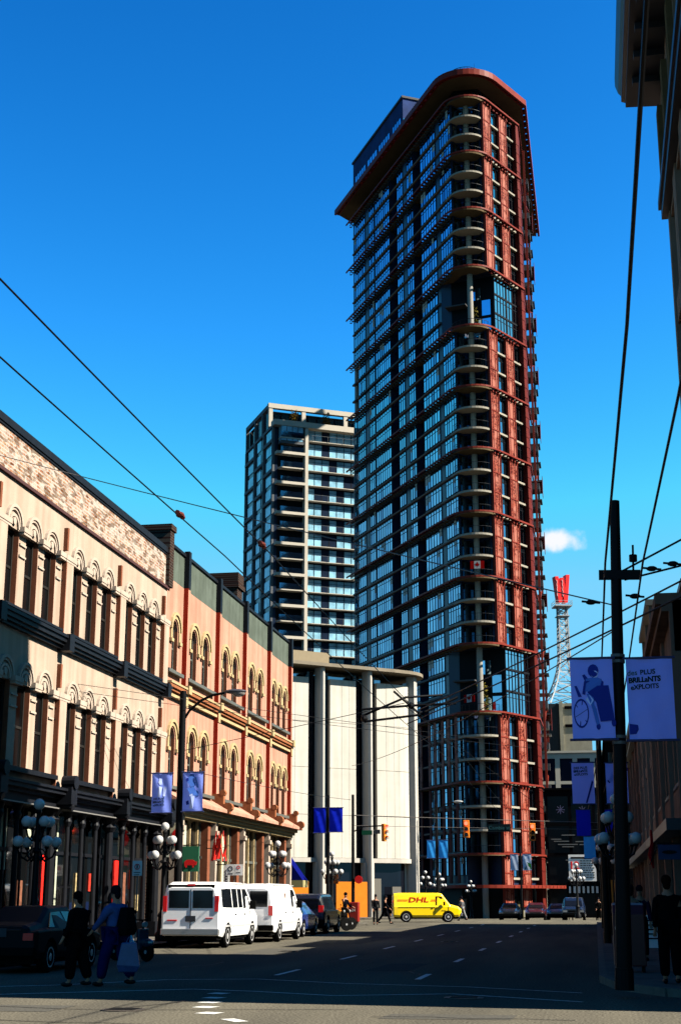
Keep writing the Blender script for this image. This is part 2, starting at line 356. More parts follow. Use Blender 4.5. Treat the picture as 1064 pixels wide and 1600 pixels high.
M_PINK = mat('pink_stucco', (1.18,0.60,0.43), 0.8, var=0.16, vs=0.9, bump=0.25, bs=14, stain=0.28)
M_RED = mat('red_side_shade', (0.75,0.07,0.035), 0.7, var=0.2, vs=3)  # warm shade of the pilaster sides put into the colour
M_RUST = mat('rust_trim', (0.70,0.26,0.12), 0.7, var=0.3, vs=3)
M_GREEN = mat('grey_green_parapet', (0.24,0.29,0.24), 0.85, var=0.28, vs=0.9, stain=0.25)
M_OCHRE = mat('ochre_trim', (1.05,0.78,0.42), 0.7, var=0.2, vs=3)
M_WBRICK = brick_mat('whitewashed_brick', (0.6,0.22,0.10), (0.85,0.5,0.26), (0.9,0.8,0.7), wash=(1.0,0.88,0.76))
M_DBRICK = brick_mat('dark_brick', (0.10,0.045,0.035), (0.05,0.03,0.03), (0.14,0.12,0.1))
M_GLASSD = mat('dark_window_glass', (0.012,0.014,0.016), 0.04, spec=0.8, var=0.3, vs=0.5)
M_FRAMED = mat('dark_window_frame', (0.05,0.045,0.04), 0.5)
M_FRAMEG = mat('grey_green_frame', (0.24,0.25,0.22), 0.5, var=0.2, vs=3)
M_CURT = mat('pale_curtain', (1.0,1.05,0.8), 0.8, var=0.4, vs=2)
M_ROOF = mat('tar_roof', (0.03,0.03,0.035), 0.9)
M_RDOOR = mat('red_door_paint', (2.2,0.05,0.03), 0.4)
XF = -17.0
def loc(Yc): return lambda d, y, z: (d, y-Yc, z)
def band_wall(mb, y0, y1, z0, z1, opens, oz0, oz1, d0=-0.5, d1=0.0, m=None):
    """wall strip between z0 and z1 with rectangular openings oz0..oz1"""
    if oz0 > z0: mb.box(d0,d1,y0,y1,z0,oz0,m)
    if z1 > oz1: mb.box(d0,d1,y0,y1,oz1,z1,m)
    y = y0
    for a,b in sorted(opens):
        if a > y: mb.box(d0,d1,y,a,oz0,oz1,m)
        y = b
    if y < y1: mb.box(d0,d1,y,y1,oz0,oz1,m)
def cream_building():
    Y0, Y1, Yc = 32.9, 56.0, 44.0; T = loc(Yc)
    t = thing('commercial_building', 'cream three storey building with black trim and a whitewashed brick parapet', 'building', (XF,Yc,0))
    pil = [32.7, 38.35, 44.0, 49.65, 55.3]
    opens = []
    for p in pil[:-1]:
        for c in (1.35, 2.95, 4.5): opens.append((p+c-0.51, p+c+0.51))
    w = MB(T)
    band_wall(w, Y0, Y1, 9.6, 14.05, opens, 10.18, 12.5)
    band_wall(w, Y0, Y1, 5.0, 9.6, opens, 5.35, 7.9)
    w.build('wall', M_CREAM, t)
    b = MB(T); b.box(-13,-0.501,Y0,Y1,0,15.3); b.build('building_body', mat('dark_interior', (0.02,0.018,0.018), 0.9), t)
    b = MB(T); b.box(-0.5,-0.02,Y0,Y1,14.06,15.5); b.build('parapet', M_WBRICK, t)
    b = MB(T); b.box(-13,-0.5,Y0,Y1,15.3,15.45); b.build('roof', M_ROOF, t)
    b = MB(T); b.box(-0.7,0.06,Y0,Y1,15.5,15.74); b.box(-0.7,0.02,Y0,Y1,15.42,15.5); b.build('parapet_cap', M_BLACKT, t)
    b = MB(T); b.box(-0.02,0.09,Y0,Y1,13.98,14.09); b.build('ledge', mat('mauve_trim', (0.17,0.09,0.09), 0.7), t)
    # pilasters
    for p in pil[1:]:
        for (z0,z1) in ((9.98,12.52),(5.0,7.92)):
            q = MB(T); q.box(0,0.16,p,p+0.62,z0,z1); q.build('pilaster', [M_CREAM], t)
            q = MB(T); q.box(0,0.163,p-0.06,p-0.002,z0,z1+0.02); q.box(0,0.14,p-0.02,p+0.12,z1+0.28,z1+1.05); q.build('pilaster_shade_strip', M_BROWN, t)  # brown strips carry the shade of the pilaster's side
    for (zs, zh, arch) in ((10.18,12.5,13.23),(5.35,7.9,8.6)):
        for (a,bb) in opens:
            if bb < 34: continue
            c = (a+bb)/2
            f = MB(T); f.box(-0.26,-0.16,a,a+0.07,zs,zh); f.box(-0.26,-0.16,bb-0.09,bb-0.021,zs,zh); f.box(-0.26,-0.16,a,bb-0.021,zh-0.09,zh+0.02)
            f.box(-0.26,-0.16,a,bb-0.021,zs-0.02,zs+0.08); f.box(-0.26,-0.18,a+0.07,bb-0.09,(zs+zh)/2-0.04,(zs+zh)/2+0.04)
            f.box(-0.25,-0.21,a+0.07,bb-0.09,zs,zh,1)
            f.cm = 2; f.box(-0.27,0.002,bb-0.02,bb+0.0,zs,zh)     # jamb with its shade put into the colour
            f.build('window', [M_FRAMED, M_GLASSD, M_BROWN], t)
            h = MB(T); ring(h, c, arch-0.62, 0.52, 0.62, 0.0, 0.10); ring(h, c, arch-0.62, 0.44, 0.50, 0.0, 0.06); ring(h, c, zh+0.02, 0.33, 0.42, 0.0, 0.06)
            h.cyl((0.0,c,zh+0.2),(0.07,c,zh+0.2),0.12,n=10)
            h.build('window_hood', M_CREAMTRIM, t)
        for p in pil[1:]:
            for (y0,y1) in ((p-0.1,p+0.84),(p+1.86,p+2.44),(p+3.46,p+3.99),(p+5.01,p+5.5)):
                if y1 > Y1: y1 = Y1
                if y0 > Y1-0.1: continue
                cap = MB(T); cap.box(-0.02,0.19,y0-0.04,y1+0.04,zh-0.02,zh+0.14); cap.box(-0.02,0.17,y0,y1,zh-0.10,zh-0.02); cap.box(-0.02,0.05,y0+0.04,y1-0.04,zh-0.42,zh-0.36); cap.box(-0.02,0.05,y0+0.04,y1-0.04,zh-0.78,zh-0.72)
                cap.build('capital', M_CREAMTRIM, t)
    # sills, string cornice, shop cornice
    for p in pil:
        s = MB(T); s.box(0.0,0.20,p+0.7,min(p+5.5,Y1),10.02,10.10); s.build('sill', M_BLACKT, t)
        s = MB(T); s.box(0.0,0.24,p+0.6,min(p+5.6,Y1),5.22,5.36); s.build('sill', M_BLACKT, t)
    c = MB(T)
    for d, z0, z1 in ((0.14,9.46,9.56),(0.24,9.56,9.66),(0.32,9.66,9.80),(0.38,9.80,9.90)): c.box(0,d,Y0,Y1,z0,z1)
    for p in pil[1:]: c.box(0,0.43,p-0.08,p+0.34,9.40,9.95)
    c.build('cornice', M_BLACKT, t)
    c = MB(T)
    for d, z0, z1 in ((0.32,4.30,4.36),(0.24,4.36,4.62),(0.38,4.62,4.74),(0.55,4.74,4.86),(0.62,4.86,4.94)): c.box(-0.5,d,Y0,Y1,z0,z1)
    c.build('shop_cornice', M_BLACKT, t)
    l = MB(T); l.box(0.321,0.35,Y0,Y1,4.31,4.345); l.build('cornice_moulding', mat('silver_moulding', (0.45,0.43,0.40), 0.4), t)
    for p in pil[1:]:
        k = MB(T); k.box(0,0.74,p-0.10,p+0.42,4.45,5.0); k.cyl((0.35,p+0.16,5.15),(0.8,p+0.16,5.15),0.22,n=12)
        k.cyl((0.3,p+0.16,4.5),(0.72,p+0.16,4.35),0.2,0.12,n=10); k.build('cornice_bracket', M_BLACKT, t)
    # shop front
    for p in pil:
        for k, (dy, r) in enumerate(((0.1,0.17),(1.55,0.09),(2.9,0.09),(4.3,0.09))):
            y = p+dy
            if y > Y1 or y < Y0: continue
            col = MB(T); col.box(-0.12,0.2,y-r-0.05,y+r+0.05,0.1,0.7); col.cyl((0.04,y,0.7),(0.04,y,3.9),r,r*0.85,n=10)
            col.lathe([(r,3.85),(r*1.6,4.0),(r*1.2,4.1),(r*1.9,4.3)],(0.04,y,0)); col.build('column', M_BLACKT, t)
    for p in pil:
        s = MB(T); y0 = p+0.3; y1 = min(p+5.55,Y1)
        if y1-y0 < 1: continue
        s.box(-0.48,-0.42,y0,y1,0.75,4.3,1)
        for y in (y0, p+1.55, p+2.95, p+4.3, y1-0.08): s.box(-0.45,-0.34,y,y+0.09,0.1,4.3)
        s.box(-0.5,-0.36,y0,y1,0.1,0.75); s.box(-0.46,-0.35,y0,y1,2.95,3.06)
        s.build('shop_window', [M_BLACKT, M_GLASSD], t)
    for (y, w, z0, z1, m) in ((40.7,0.9,2.4,4.2,M_CURT),(43.2,0.4,3.0,4.2,M_CURT),(45.2,0.75,1.0,4.2,M_CURT),(48.0,0.5,3.1,4.1,M_CURT)):
        s = MB(T); s.box(-0.415,-0.40,y,y+w,z0,z1); s.build('curtain', m, t)
    for i_,(y,z,w,h,m) in enumerate(((39.2,1.0,0.35,0.9,'a'),(40.9,1.5,0.3,0.5,'b'),(42.6,0.9,0.4,1.2,'c'),(46.6,1.2,0.5,0.7,'a'),(47.7,1.0,0.3,1.4,'d'),(49.0,1.8,0.35,0.6,'b'),(51.0,1.2,0.3,1.0,'a'),(52.6,1.0,0.5,1.5,'c'),(53.6,1.9,0.4,0.7,'b'),(54.4,1.1,0.3,0.6,'d'))):
        s = MB(T); s.box(-0.40,-0.37,y,y+w,z,z+h); s.build('shop_display', {'a':mat('display_white',(1.3,1.25,1.15),0.7,var=0.6,vs=7),'b':mat('display_red',(1.2,0.10,0.06),0.6,var=0.5,vs=6),'c':mat('display_brown',(0.5,0.2,0.12),0.6,var=0.6,vs=5),'d':mat('display_cream',(1.3,1.0,0.5),0.6,var=0.7,vs=8)}[m], t)
    for (y, w) in ((44.15,0.42),(51.45,0.5)):
        s = MB(T); s.box(-0.33,-0.27,y,y+w,0.15,2.9); s.build('door', M_RDOOR, t)
    s = MB(T)
    for i in range(9): s.cyl((0.03,45.1+0.12*i,0.15),(0.03,45.1+0.12*i,2.0),0.012,n=4)
    s.box(0.02,0.04,45.05,46.15,1.9,1.94); s.build('railing', M_BLACK, t)
    return t
cream_building()
def pink_building():
    Y0, Y1, Yc = 56.0, 81.0, 69.0; T = loc(Yc)
    t = thing('commercial_building', 'salmon pink arched window building with a grey green parapet and dark red strips of painted-in shade', 'building', (XF,Yc,0))
    pil = [58.5, 64.0, 69.4, 75.0, 80.55]
    wins = [(57.3,0.42)]+[(p+c,0.5) for p in pil[:3] for c in (1.75,3.7)]+[(76.45,0.42),(77.95,0.42),(79.4,0.42)]
    w = MB(T); 
    for (zb, zt, sill, spring) in ((9.9,14.55,10.72,12.5),(5.6,9.9,6.02,8.0)):
        w.box(-0.5,0,Y0,Y1,zb,sill)
        y = Y0; top = spring+0.62
        for (c,r) in wins:
            w.box(-0.5,0,y,c-r,sill,top); y = c+r
            for i in range(8):
                a = pi-pi*i/8; b = pi-pi*(i+1)/8
                w.plate([(c+r*cos(a),spring+r*sin(a)),(c+r*cos(b),spring+r*sin(b)),(c+r*cos(b),top),(c+r*cos(a),top)], lambda u,v,d:(d,u,v), -0.5, 0.0)
        w.box(-0.5,0,y,Y1,sill,top); w.box(-0.5,0,Y0,Y1,top,zt)
    w.build('wall', M_PINK, t)
    b = MB(T); b.box(-13,-0.501,Y0+0.01,Y1,0,15.2); b.build('building_body', M_DBRICK, t)
    b = MB(T); b.box(-0.5,-0.01,Y0+0.02,Y1,14.551,15.95); b.build('parapet', M_GREEN, t)
    b = MB(T); b.box(-0.6,0.07,Y0+0.02,Y1,15.95,16.08); b.build('parapet_cap', M_BLACKT, t)
    b = MB(T); b.box(-13,-0.5,Y0+0.01,Y1,15.2,15.35); b.build('roof', M_ROOF, t)
    b = MB(T); b.box(-1.2,0.14,Y0-0.25,Y0+0.35,14.1,16.6); b.box(-1.3,0.2,Y0-0.3,Y0+0.45,16.5,16.75); b.build('parapet_pier', M_DBRICK, t)
    for p in pil:
        q = MB(T); q.box(0,0.2,p,p+0.34,5.6,14.5); q.build('pilaster', M_PINK, t)
        q = MB(T); q.box(0,0.203,p-0.03,p-0.002,5.6,14.55); q.build('pilaster_edge_shade', M_RED, t)  # red strip carries the warm shade of the pilaster's side
        q = MB(T); q.box(-0.01,0.22,p-0.03,p+0.3,14.56,16.2); q.build('parapet_post', M_BLACKT, t)
    for (sill, spring) in ((10.72,12.5),(6.02,8.0)):
        for (c,r) in wins:
            f = MB(T)
            f.box(-0.24,-0.16,c-r,c-r+0.07,sill,spring); f.box(-0.24,-0.16,c+r-0.07,c+r,sill,spring); ring(f,c,spring,r-0.07,r,-0.24,-0.16,8)
            f.box(-0.24,-0.17,c-r,c+r,(sill+spring)/2+0.1,(sill+spring)/2+0.18); f.box(-0.24,-0.14,c-r,c+r,sill,sill+0.09)
            f.box(-0.22,-0.19,c-r+0.05,c+r-0.05,sill,spring,1)
            f.plate([(c+(r-0.05)*cos(pi*i/8),spring+(r-0.05)*sin(pi*i/8)) for i in range(9)], lambda u,v,d:(d,u,v), -0.22,-0.19, 1)
            f.box(-0.25,0.001,c+r-0.015,c+r+0.0,sill,spring,2)  # brown jamb sheet, its shade put into the colour
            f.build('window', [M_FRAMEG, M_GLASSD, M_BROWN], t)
            h = MB(T); ring(h,c,spring,r+0.06,r+0.30,0,0.05,10); ring(h,c,spring,r+0.22,r+0.34,0,0.11,10)
            for s in (-1,1):
                h.box(0,0.06,c+s*(r+0.08),c+s*(r+0.30),spring-0.45,spring); h.box(0,0.12,c+s*(r+0.04),c+s*(r+0.38),spring-0.58,spring-0.44)
            h.build('window_hood', M_OCHRE, t)
        for i, p in enumerate([Y0-2.0]+pil[:-1]):
            y0 = max(p+0.5,Y0); y1 = (pil+[0])[i]-0.3
            s = MB(T); s.box(0,0.2,y0,y1,sill-0.14,sill); s.build('sill', M_FRAMEG, t)
    c = MB(T)
    for d,z0,z1 in ((0.10,9.75,9.85),(0.20,9.85,9.97),(0.28,9.97,10.12)): c.box(0,d,Y0+0.02,Y1+0.25,z0,z1)
    c.build('cornice', M_RUST, t)
    c = MB(T); c.box(0,0.32,Y0+0.02,Y1+0.2,10.12,10.2); c.box(0.0,0.17,Y0+0.02,Y1+0.1,9.62,9.74)
    for p in pil: c.box(0,0.38,p-0.06,p+0.38,9.95,10.3); c.box(0,0.24,p-0.02,p+0.34,9.4,9.95)
    c.build('cornice_moulding', M_OCHRE, t)
    # shop cornice: a sloping pink canopy on scrolled brackets
    c = MB(T); c.add([(0,Y0+0.02,5.85),(0.75,Y0+0.02,5.42),(0.75,Y0+0.02,5.28),(0,Y0+0.02,5.28),(0,Y1+0.3,5.85),(0.75,Y1+0.3,5.42),(0.75,Y1+0.3,5.28),(0,Y1+0.3,5.28)],
          [(0,1,2,3),(7,6,5,4),(0,4,5,1),(1,5,6,2),(2,6,7,3),(3,7,4,0)]); c.build('shop_canopy', M_PINK, t)
    c = MB(T); c.box(-0.5,0.5,Y0+0.02,Y1+0.15,5.12,5.28); c.box(-0.5,0.36,Y0+0.02,Y1+0.1,4.98,5.12); c.box(-0.5,0.25,Y0+0.02,Y1,4.84,4.98); c.build('shop_cornice', M_OCHRE, t)
    for p in pil:
        k = MB(T); k.box(0,0.85,p-0.05,p+0.25,5.25,5.7); k.box(0,0.55,p-0.05,p+0.25,5.7,6.15); k.cyl((0.78,p-0.08,5.55),(0.78,p+0.28,5.55),0.2,n=10)
        k.cyl((0.5,p-0.06,6.2),(0.5,p+0.26,6.2),0.14,n=8); k.build('cornice_bracket', M_RUST, t)
    for p in pil:
        k = MB(T); k.box(-0.3,0.22,p,p+0.3,0.1,4.84); k.box(-0.3,0.30,p-0.05,p+0.35,4.3,4.5); k.box(-0.3,0.28,p-0.04,p+0.34,0.1,0.8); k.build('column', M_CREAMTRIM, t)
        if p < 80:
            k = MB(T)
            for dy in (1.35,2.6,3.85): k.box(-0.30,-0.17,p+dy,p+dy+0.12,0.1,4.84)
            k.build('mullion', M_OCHRE, t)
            k = MB(T); k.box(-0.5,0.05,p+4.75,p+5.2,0.1,4.84); k.build('wall_panel', M_BROWN, t)
            k = MB(T); k.box(-0.34,-0.29,p+0.3,p+4.75,0.6,4.84,1)
            for z in (0.55,1.75,3.25): k.box(-0.33,-0.22,p+0.3,p+4.75,z,z+0.12)
            for dy in (0.35,4.4): k.box(-0.33,-0.22,p+dy,p+dy+0.12,0.1,4.84)
            k.build('shop_window', [M_FRAMEG, M_GLASSD], t)
    k = MB(T); k.box(-0.3,0.2,56.05,56.35,0.1,4.84); k.build('column', M_CREAMTRIM, t)
    k = MB(T); k.box(-0.44,-0.36,56.4,58.5,0.1,4.84,1); k.box(-0.4,-0.3,56.4,58.5,3.2,3.35); k.build('shop_window',[M_FRAMEG,M_GLASSD],t)
    for (y,w,z0,z1) in ((60.0,0.9,3.4,4.7),(66.6,0.9,2.2,4.7),(72.0,0.7,1.9,3.1),(76.0,0.8,3.4,4.7)):
        s = MB(T); s.box(-0.285,-0.275,y,y+w,z0,z1); s.build('curtain', M_CURT, t)
    ch = MB(T); ch.box(-2.6,-0.55,70.2,71.3,14.8,17.3); ch.box(-2.75,-0.45,70.05,71.45,17.1,17.35); ch.box(-2.65,-0.5,70.15,71.35,17.35,17.9); ch.build('chimney', M_DBRICK, t)
    return t
pink_building()
# ------------------------------------------------------------ concrete bank with fins and a floating roof slab
M_CONC = mat('pale_concrete', (1.25,1.17,1.03), 0.75, var=0.08, vs=0.9, stain=0.13)
M_CONC2 = mat('fin_concrete', (1.05,0.98,0.88), 0.7, var=0.08, vs=0.7, stain=0.1)
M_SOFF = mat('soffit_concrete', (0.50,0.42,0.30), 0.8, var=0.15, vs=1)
M_NAVY = mat('navy_glass_strip', (0.012,0.015,0.025), 0.08, var=0.2, vs=0.6)
def bank():
    az = 49.8; C = (-15.1,115.0); dx, dy = dirv(az)
    # local x along the wall (towards the right end), local y into the building
    t = thing('bank_building', 'pale concrete block with tall white fins, black window slots and a flat roof slab', 'building', (C[0],C[1],0), math.atan2(dy,dx))
    R = 2.3; z0, z1 = 4.55, 18.35
    # curved right end: centre at local (0, R)
    def arc(r, a0, a1, n): return [(r*sin(a0+(a1-a0)*i/n), R-r*cos(a0+(a1-a0)*i/n)) for i in range(n+1)]
    b = MB(); b.prism([(-24,0.5),(-0.2,0.5)]+arc(R-0.5,0.05,1.9,10)+[(1.5,16),(-24,16)], 0.0, 18.3)
    b.build('building_body', M_NAVY, t)
    for (x0,x1) in ((-20,-15.6),(-14.2,-12.9),(-12.9,-10.6),(-10.6,-9.55),(-9.55,-8.36),(-6.42,-5.35),(-5.35,-4.65),(-4.65,-4.03),(-2.1,-1.2),(-1.2,-0.45)):
        for (a,c) in ((z0,7.75),(7.78,11.35),(11.38,14.9),(14.93,z1)): MB().box(x0+0.012,x1-0.012,0.0,0.5,a,c).build('wall_panel', M_CONC, t)
    cur = MB()
    angs = [0.0,0.16,0.33]
    def seg(a0,a1,zz0,zz1,r0=R,r1=R-0.48,m=None):
        n = 4; o = arc(r0,a0,a1,n); i_ = arc(r1,a0,a1,n); cur.prism(o+i_[::-1], zz0, zz1, m)
    for (a,c) in ((z0,7.75),(7.78,11.35),(11.38,14.9),(14.93,z1)):
        cur.box(-0.44,-0.01,0.0,0.48,a,c)
        for (p,q) in ((0.0,0.2),(0.205,0.5),(0.86,1.2),(1.205,1.6),(1.605,2.0)): seg(p,q,a,c)
    cur.build('curved_wall', M_CONC, t)
    # black vertical glass slots
    for (x0,x1) in ((-15.6,-14.2),(-8.36,-7.75),(-7.05,-6.42),(-4.03,-3.55),(-2.74,-2.1)):
        s = MB(); s.box(x0+0.02,x1-0.02,0.30,0.49,z0,z1+0.5); s.build('window_slot', M_NAVY, t)
    # fins
    def fin(x, w=0.40, dep=0.8):
        f = MB(); f.prism([(x-w/2,0.3),(x-w/2,-dep+0.15),(x-w/2+0.15,-dep),(x+w/2-0.15,-dep),(x+w/2,-dep+0.15),(x+w/2,0.3)], 0.0, 19.15)
        f.build('fin', M_CONC2, t, bevel=0.02)
    for x in (-14.9,-7.45,-3.1): fin(x)
    for a in (0.62,0.78):
        f = MB(); ca = (sin(a),-cos(a)); pa = (cos(a),sin(a)); w = 0.18
        pts = [(R-0.2,-w),(R+0.5,-w),(R+0.5,w),(R-0.2,w)]
        f.prism([(ca[0]*r+pa[0]*v, R+ca[1]*r+pa[1]*v) for r,v in pts], 0.0, 19.15); f.build('fin', M_CONC2, t, bevel=0.02)
    # lintel above the recessed ground floor
    l = MB(); l.prism([(-24,-0.12),(0,-0.12)]+arc(R+0.12,0.05,2.0,10)+[(1.9,R+1.5),(1.5,16),(-24,16)], 4.2, 4.53); l.build('lintel', M_CONC2, t)
    # roof slab
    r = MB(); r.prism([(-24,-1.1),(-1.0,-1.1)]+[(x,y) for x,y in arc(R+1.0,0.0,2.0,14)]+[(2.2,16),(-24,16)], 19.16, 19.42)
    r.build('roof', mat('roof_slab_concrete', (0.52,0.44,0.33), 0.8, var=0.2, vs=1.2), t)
    p = MB(); p.box(-10.2,-4.8,3.0,9,19.6,21.0); p.build('rooftop_box', mat('tan_panel', (0.62,0.50,0.33), 0.8, var=0.1), t)
    p = MB(); p.box(-24,-1,1.2,8,18.3,19.1); p.build('attic_glazing', glass('attic_glass', (0.25,0.34,0.42)), t)
    # ground floor columns and doors
    for x in (-14.9,-7.4,-3.1,1.0,2.0):
        c = MB(); yy = 0.0 if x < 0 else 0.8+0.3*x
        c.box(x-0.32,x+0.32,yy-0.35,yy+0.35,0,4.2); c.box(x+0.1,x+0.325,yy-0.6,yy-0.35,0,4.2); c.build('column', M_CONC, t)
    hs_ = mat('orange_hoarding', (1.3,0.38,0.04), 0.7, var=0.1)
    for (x0,x1,y) in ((-11.0,-9.0,-1.3),(-6.35,-3.6,-0.9)):
        h = MB(); h.box(x0,x1,y,y+0.08,0.13,2.75); h.build('hoarding', hs_, t)
    d = MB(); d.box(-2.6,-1.9,-0.2,-0.1,0.13,3.0); d.box(-0.8,0.0,-0.1,0.0,0.13,2.4); d.build('door', mat('grey_door', (0.3,0.28,0.24), 0.5), t)
    return t
bank()
# ------------------------------------------------------------ the tall wedge shaped tower
P0 = (-14.19,189.47); AZ1, AZ2, AZ3 = -29.5, 28.2, 0.5
D1, D2, D3 = dirv(AZ1), dirv(AZ2), dirv(AZ3)
N1, N2, N3 = dirv(AZ1-90), dirv(AZ2+90), dirv(AZ3+90)
TQ = 14.0
def LP(t, off=0): return (t*D1[0]+off*N1[0], t*D1[1]+off*N1[1])
def RP(t, off=0): return (t*D2[0]+off*N2[0], t*D2[1]+off*N2[1])
QX = RP(TQ)
def FP(s, off=0):
    return (QX[0]+s*D3[0]+off*N3[0], QX[1]+s*D3[1]+off*N3[1])
HALF = radians((AZ2-AZ1)/2)
BIS = ((D1[0]+D2[0]), (D1[1]+D2[1])); _l = math.hypot(*BIS); BIS = (BIS[0]/_l, BIS[1]/_l)
def corner_pt(off):      # where the offset face-2 and face-3 lines cross
    a = RP(0,off); b = FP(0,off); det = D2[0]*(-D3[1])+D3[0]*D2[1]
    bx, by = b[0]-a[0], b[1]-a[1]; t = (bx*(-D3[1])+D3[0]*by)/det
    return (a[0]+t*D2[0], a[1]+t*D2[1])
def plan(off, R=2.6, t1=47.5, t2=None, s3=None, n=12):
    """outline from the far left end, round the nose, to the right"""
    pts = []; T = R/math.tan(HALF); cc = (BIS[0]*R/sin(HALF), BIS[1]*R/sin(HALF))
    pts.append(LP(t1,off))
    a0, a1 = radians(AZ1-90+360), radians(AZ2+90)
    for i in range(n+1):
        a = a0+(a1-a0)*i/n; pts.append((cc[0]+(R+off)*sin(a), cc[1]+(R+off)*cos(a)))
    if s3 is not None: pts.append(corner_pt(off)); pts.append(FP(s3,off))
    else: pts.append(RP(TQ if t2 is None else t2, off))
    return pts
def ribbon(mb, pa, pb, z0, z1, m=None):
    n = len(pa)
    for i in range(n-1):
        mb.add([(*pa[i],z0),(*pa[i+1],z0),(*pb[i+1],z0),(*pb[i],z0),(*pa[i],z1),(*pa[i+1],z1),(*pb[i+1],z1),(*pb[i],z1)],
               [(0,3,2,1),(4,5,6,7),(0,1,5,4),(2,3,7,6)]+([(3,0,4,7)] if i == 0 else [])+([(1,2,6,5)] if i == n-2 else []), m)
def comb(P, a0, a1, step, wd, oi, osp, oo):
    """toothed plate outline: spine between oi and osp, teeth reaching oo"""
    pts = [P(a1,oi),P(a0,oi)]; a = a0
    while a+wd <= a1: pts += [P(a,osp) if a > a0 else P(a,oo), P(a,oo), P(a+wd,oo), P(a+wd,osp)]; a += step
    pts += [P(a1,osp)]; out = []
    for p in pts:
        if not out or abs(p[0]-out[-1][0])+abs(p[1]-out[-1][1]) > 1e-5: out.append(p)
    return out
def resample(pts, step):
    out = []; 
    for a, b in zip(pts[:-1], pts[1:]):
        L = math.hypot(b[0]-a[0], b[1]-a[1]); k = max(1, int(round(L/step)))
        for i in range(k): out.append((a[0]+(b[0]-a[0])*i/k, a[1]+(b[1]-a[1])*i/k))
    out.append(pts[-1]); return out
T_BODY = mat('tower_navy_wall', (0.030,0.050,0.125), 0.35, var=0.25, vs=0.4)
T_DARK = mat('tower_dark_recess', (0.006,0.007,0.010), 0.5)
T_RED = mat('tower_red_steel', (0.46,0.062,0.036), 0.5, var=0.25, vs=0.8)
T_REDD = mat('tower_dark_red', (0.26,0.024,0.014), 0.6, var=0.25, vs=0.5)
T_SLAB = mat('tower_slab_concrete', (0.75,0.68,0.55), 0.7, var=0.15, vs=0.5)
T_SLABD = mat('tower_slab_edge_dark', (0.17,0.17,0.18), 0.6, var=0.2, vs=0.6)
T_SOFF = mat('tower_soffit', (0.30,0.22,0.13), 0.8, var=0.15, vs=0.6)
T_GLASS = glass('tower_blue_glass', (0.40,0.62,0.80), 0.04, 0.35, 0.28)
T_GLASSB = glass('tower_balcony_glass', (0.16,0.26,0.36), 0.05, 0.5, 0.5)
T_GLASS2 = glass('tower_pale_glass', (0.62,0.80,0.88), 0.05, 0.3, 0.3)
T_GLASSK = mat('tower_dark_glass', (0.01,0.014,0.02), 0.05, spec=0.9, var=0.3, vs=0.3)
T_MULL = mat('tower_mullion', (0.02,0.022,0.03), 0.5)
T_COL = mat('tower_round_column', (0.66,0.62,0.54), 0.6, var=0.1, vs=0.6)
T_WSET = [T_MULL, T_GLASS, glass('tower_mid_glass', (0.28,0.46,0.64), 0.05, 0.3, 0.3), glass('tower_deep_glass', (0.14,0.24,0.38), 0.05, 0.3, 0.3), mat('window_blind', (1.3,1.25,1.1), 0.7)]
def lattice_mat():
    m = mat('red_perforated_lattice', (0.55,0.12,0.05), 0.6); n = m.node_tree; b = n.nodes['Principled BSDF']; t = n.nodes.new('ShaderNodeTexCoord')
    v = n.nodes.new('ShaderNodeTexVoronoi'); v.feature = 'DISTANCE_TO_EDGE'; v.inputs['Scale'].default_value = 1.9; n.links.new(t.outputs['Object'], v.inputs['Vector'])
    r = n.nodes.new('ShaderNodeValToRGB'); r.color_ramp.elements[0].position = 0.05; r.color_ramp.elements[1].position = 0.16
    r.color_ramp.elements[0].color = (0.155,0.036,0.021,1); r.color_ramp.elements[1].color = (0.04,0.005,0.003,1)
    n.links.new(v.outputs['Distance'], r.inputs[0]); n2 = n.nodes.new('ShaderNodeTexNoise'); n2.inputs['Scale'].default_value = 0.55; n2.inputs['Detail'].default_value = 3
    n.links.new(t.outputs['Object'], n2.inputs['Vector'])
    r2 = n.nodes.new('ShaderNodeValToRGB'); r2.color_ramp.elements[0].position = 0.45; r2.color_ramp.elements[1].position = 0.55
    n.links.new(n2.outputs[0], r2.inputs[0]); mx = n.nodes.new('ShaderNodeMix'); mx.data_type = 'RGBA'; mx.inputs['B'].default_value = (0.175,0.060,0.042,1)
    n.links.new(r2.outputs[0], mx.inputs['Factor']); n.links.new(r.outputs[0], mx.inputs['A']); n.links.new(mx.outputs['Result'], b.inputs['Base Color'])
    return m
T_LAT = lattice_mat()
def leftT(t0): # window frame of reference on the left face
    return lambda a, o, z: (*LP(t0+a, o), z)
def rightT(t0):
    return lambda a, o, z: (*RP(t0+a, o), z)
PRND = random.Random(21)
def win_mesh(T, w, n, h0=0.42, h1=2.72, glassm=None, transom=True):
    m = MB(T)
    for i in range(n):
        q = PRND.random(); m.box(w*i/n+0.03,w*(i+1)/n-0.03,-0.02,0.05,h0,h1,1 if q < 0.70 else 2 if q < 0.90 else 3)
        if q > 0.95: m.box(w*i/n+0.06,w*(i+1)/n-0.06,0.051,0.06,PRND.uniform(1.0,2.0),h1-0.1,4)
    for i in range(n+1):
        x = w*i/n; m.box(x-0.05 if i else 0, x+0.05 if i < n else w, -0.03, 0.10, h0-0.04, h1+0.04, 0)
    m.box(0,w,-0.03,0.09,h0-0.06,h0+0.03,0); m.box(0,w,-0.03,0.09,h1-0.02,h1+0.08,0)
    if transom: m.box(0,w,-0.02,0.085,2.18,2.26,0)
    return m
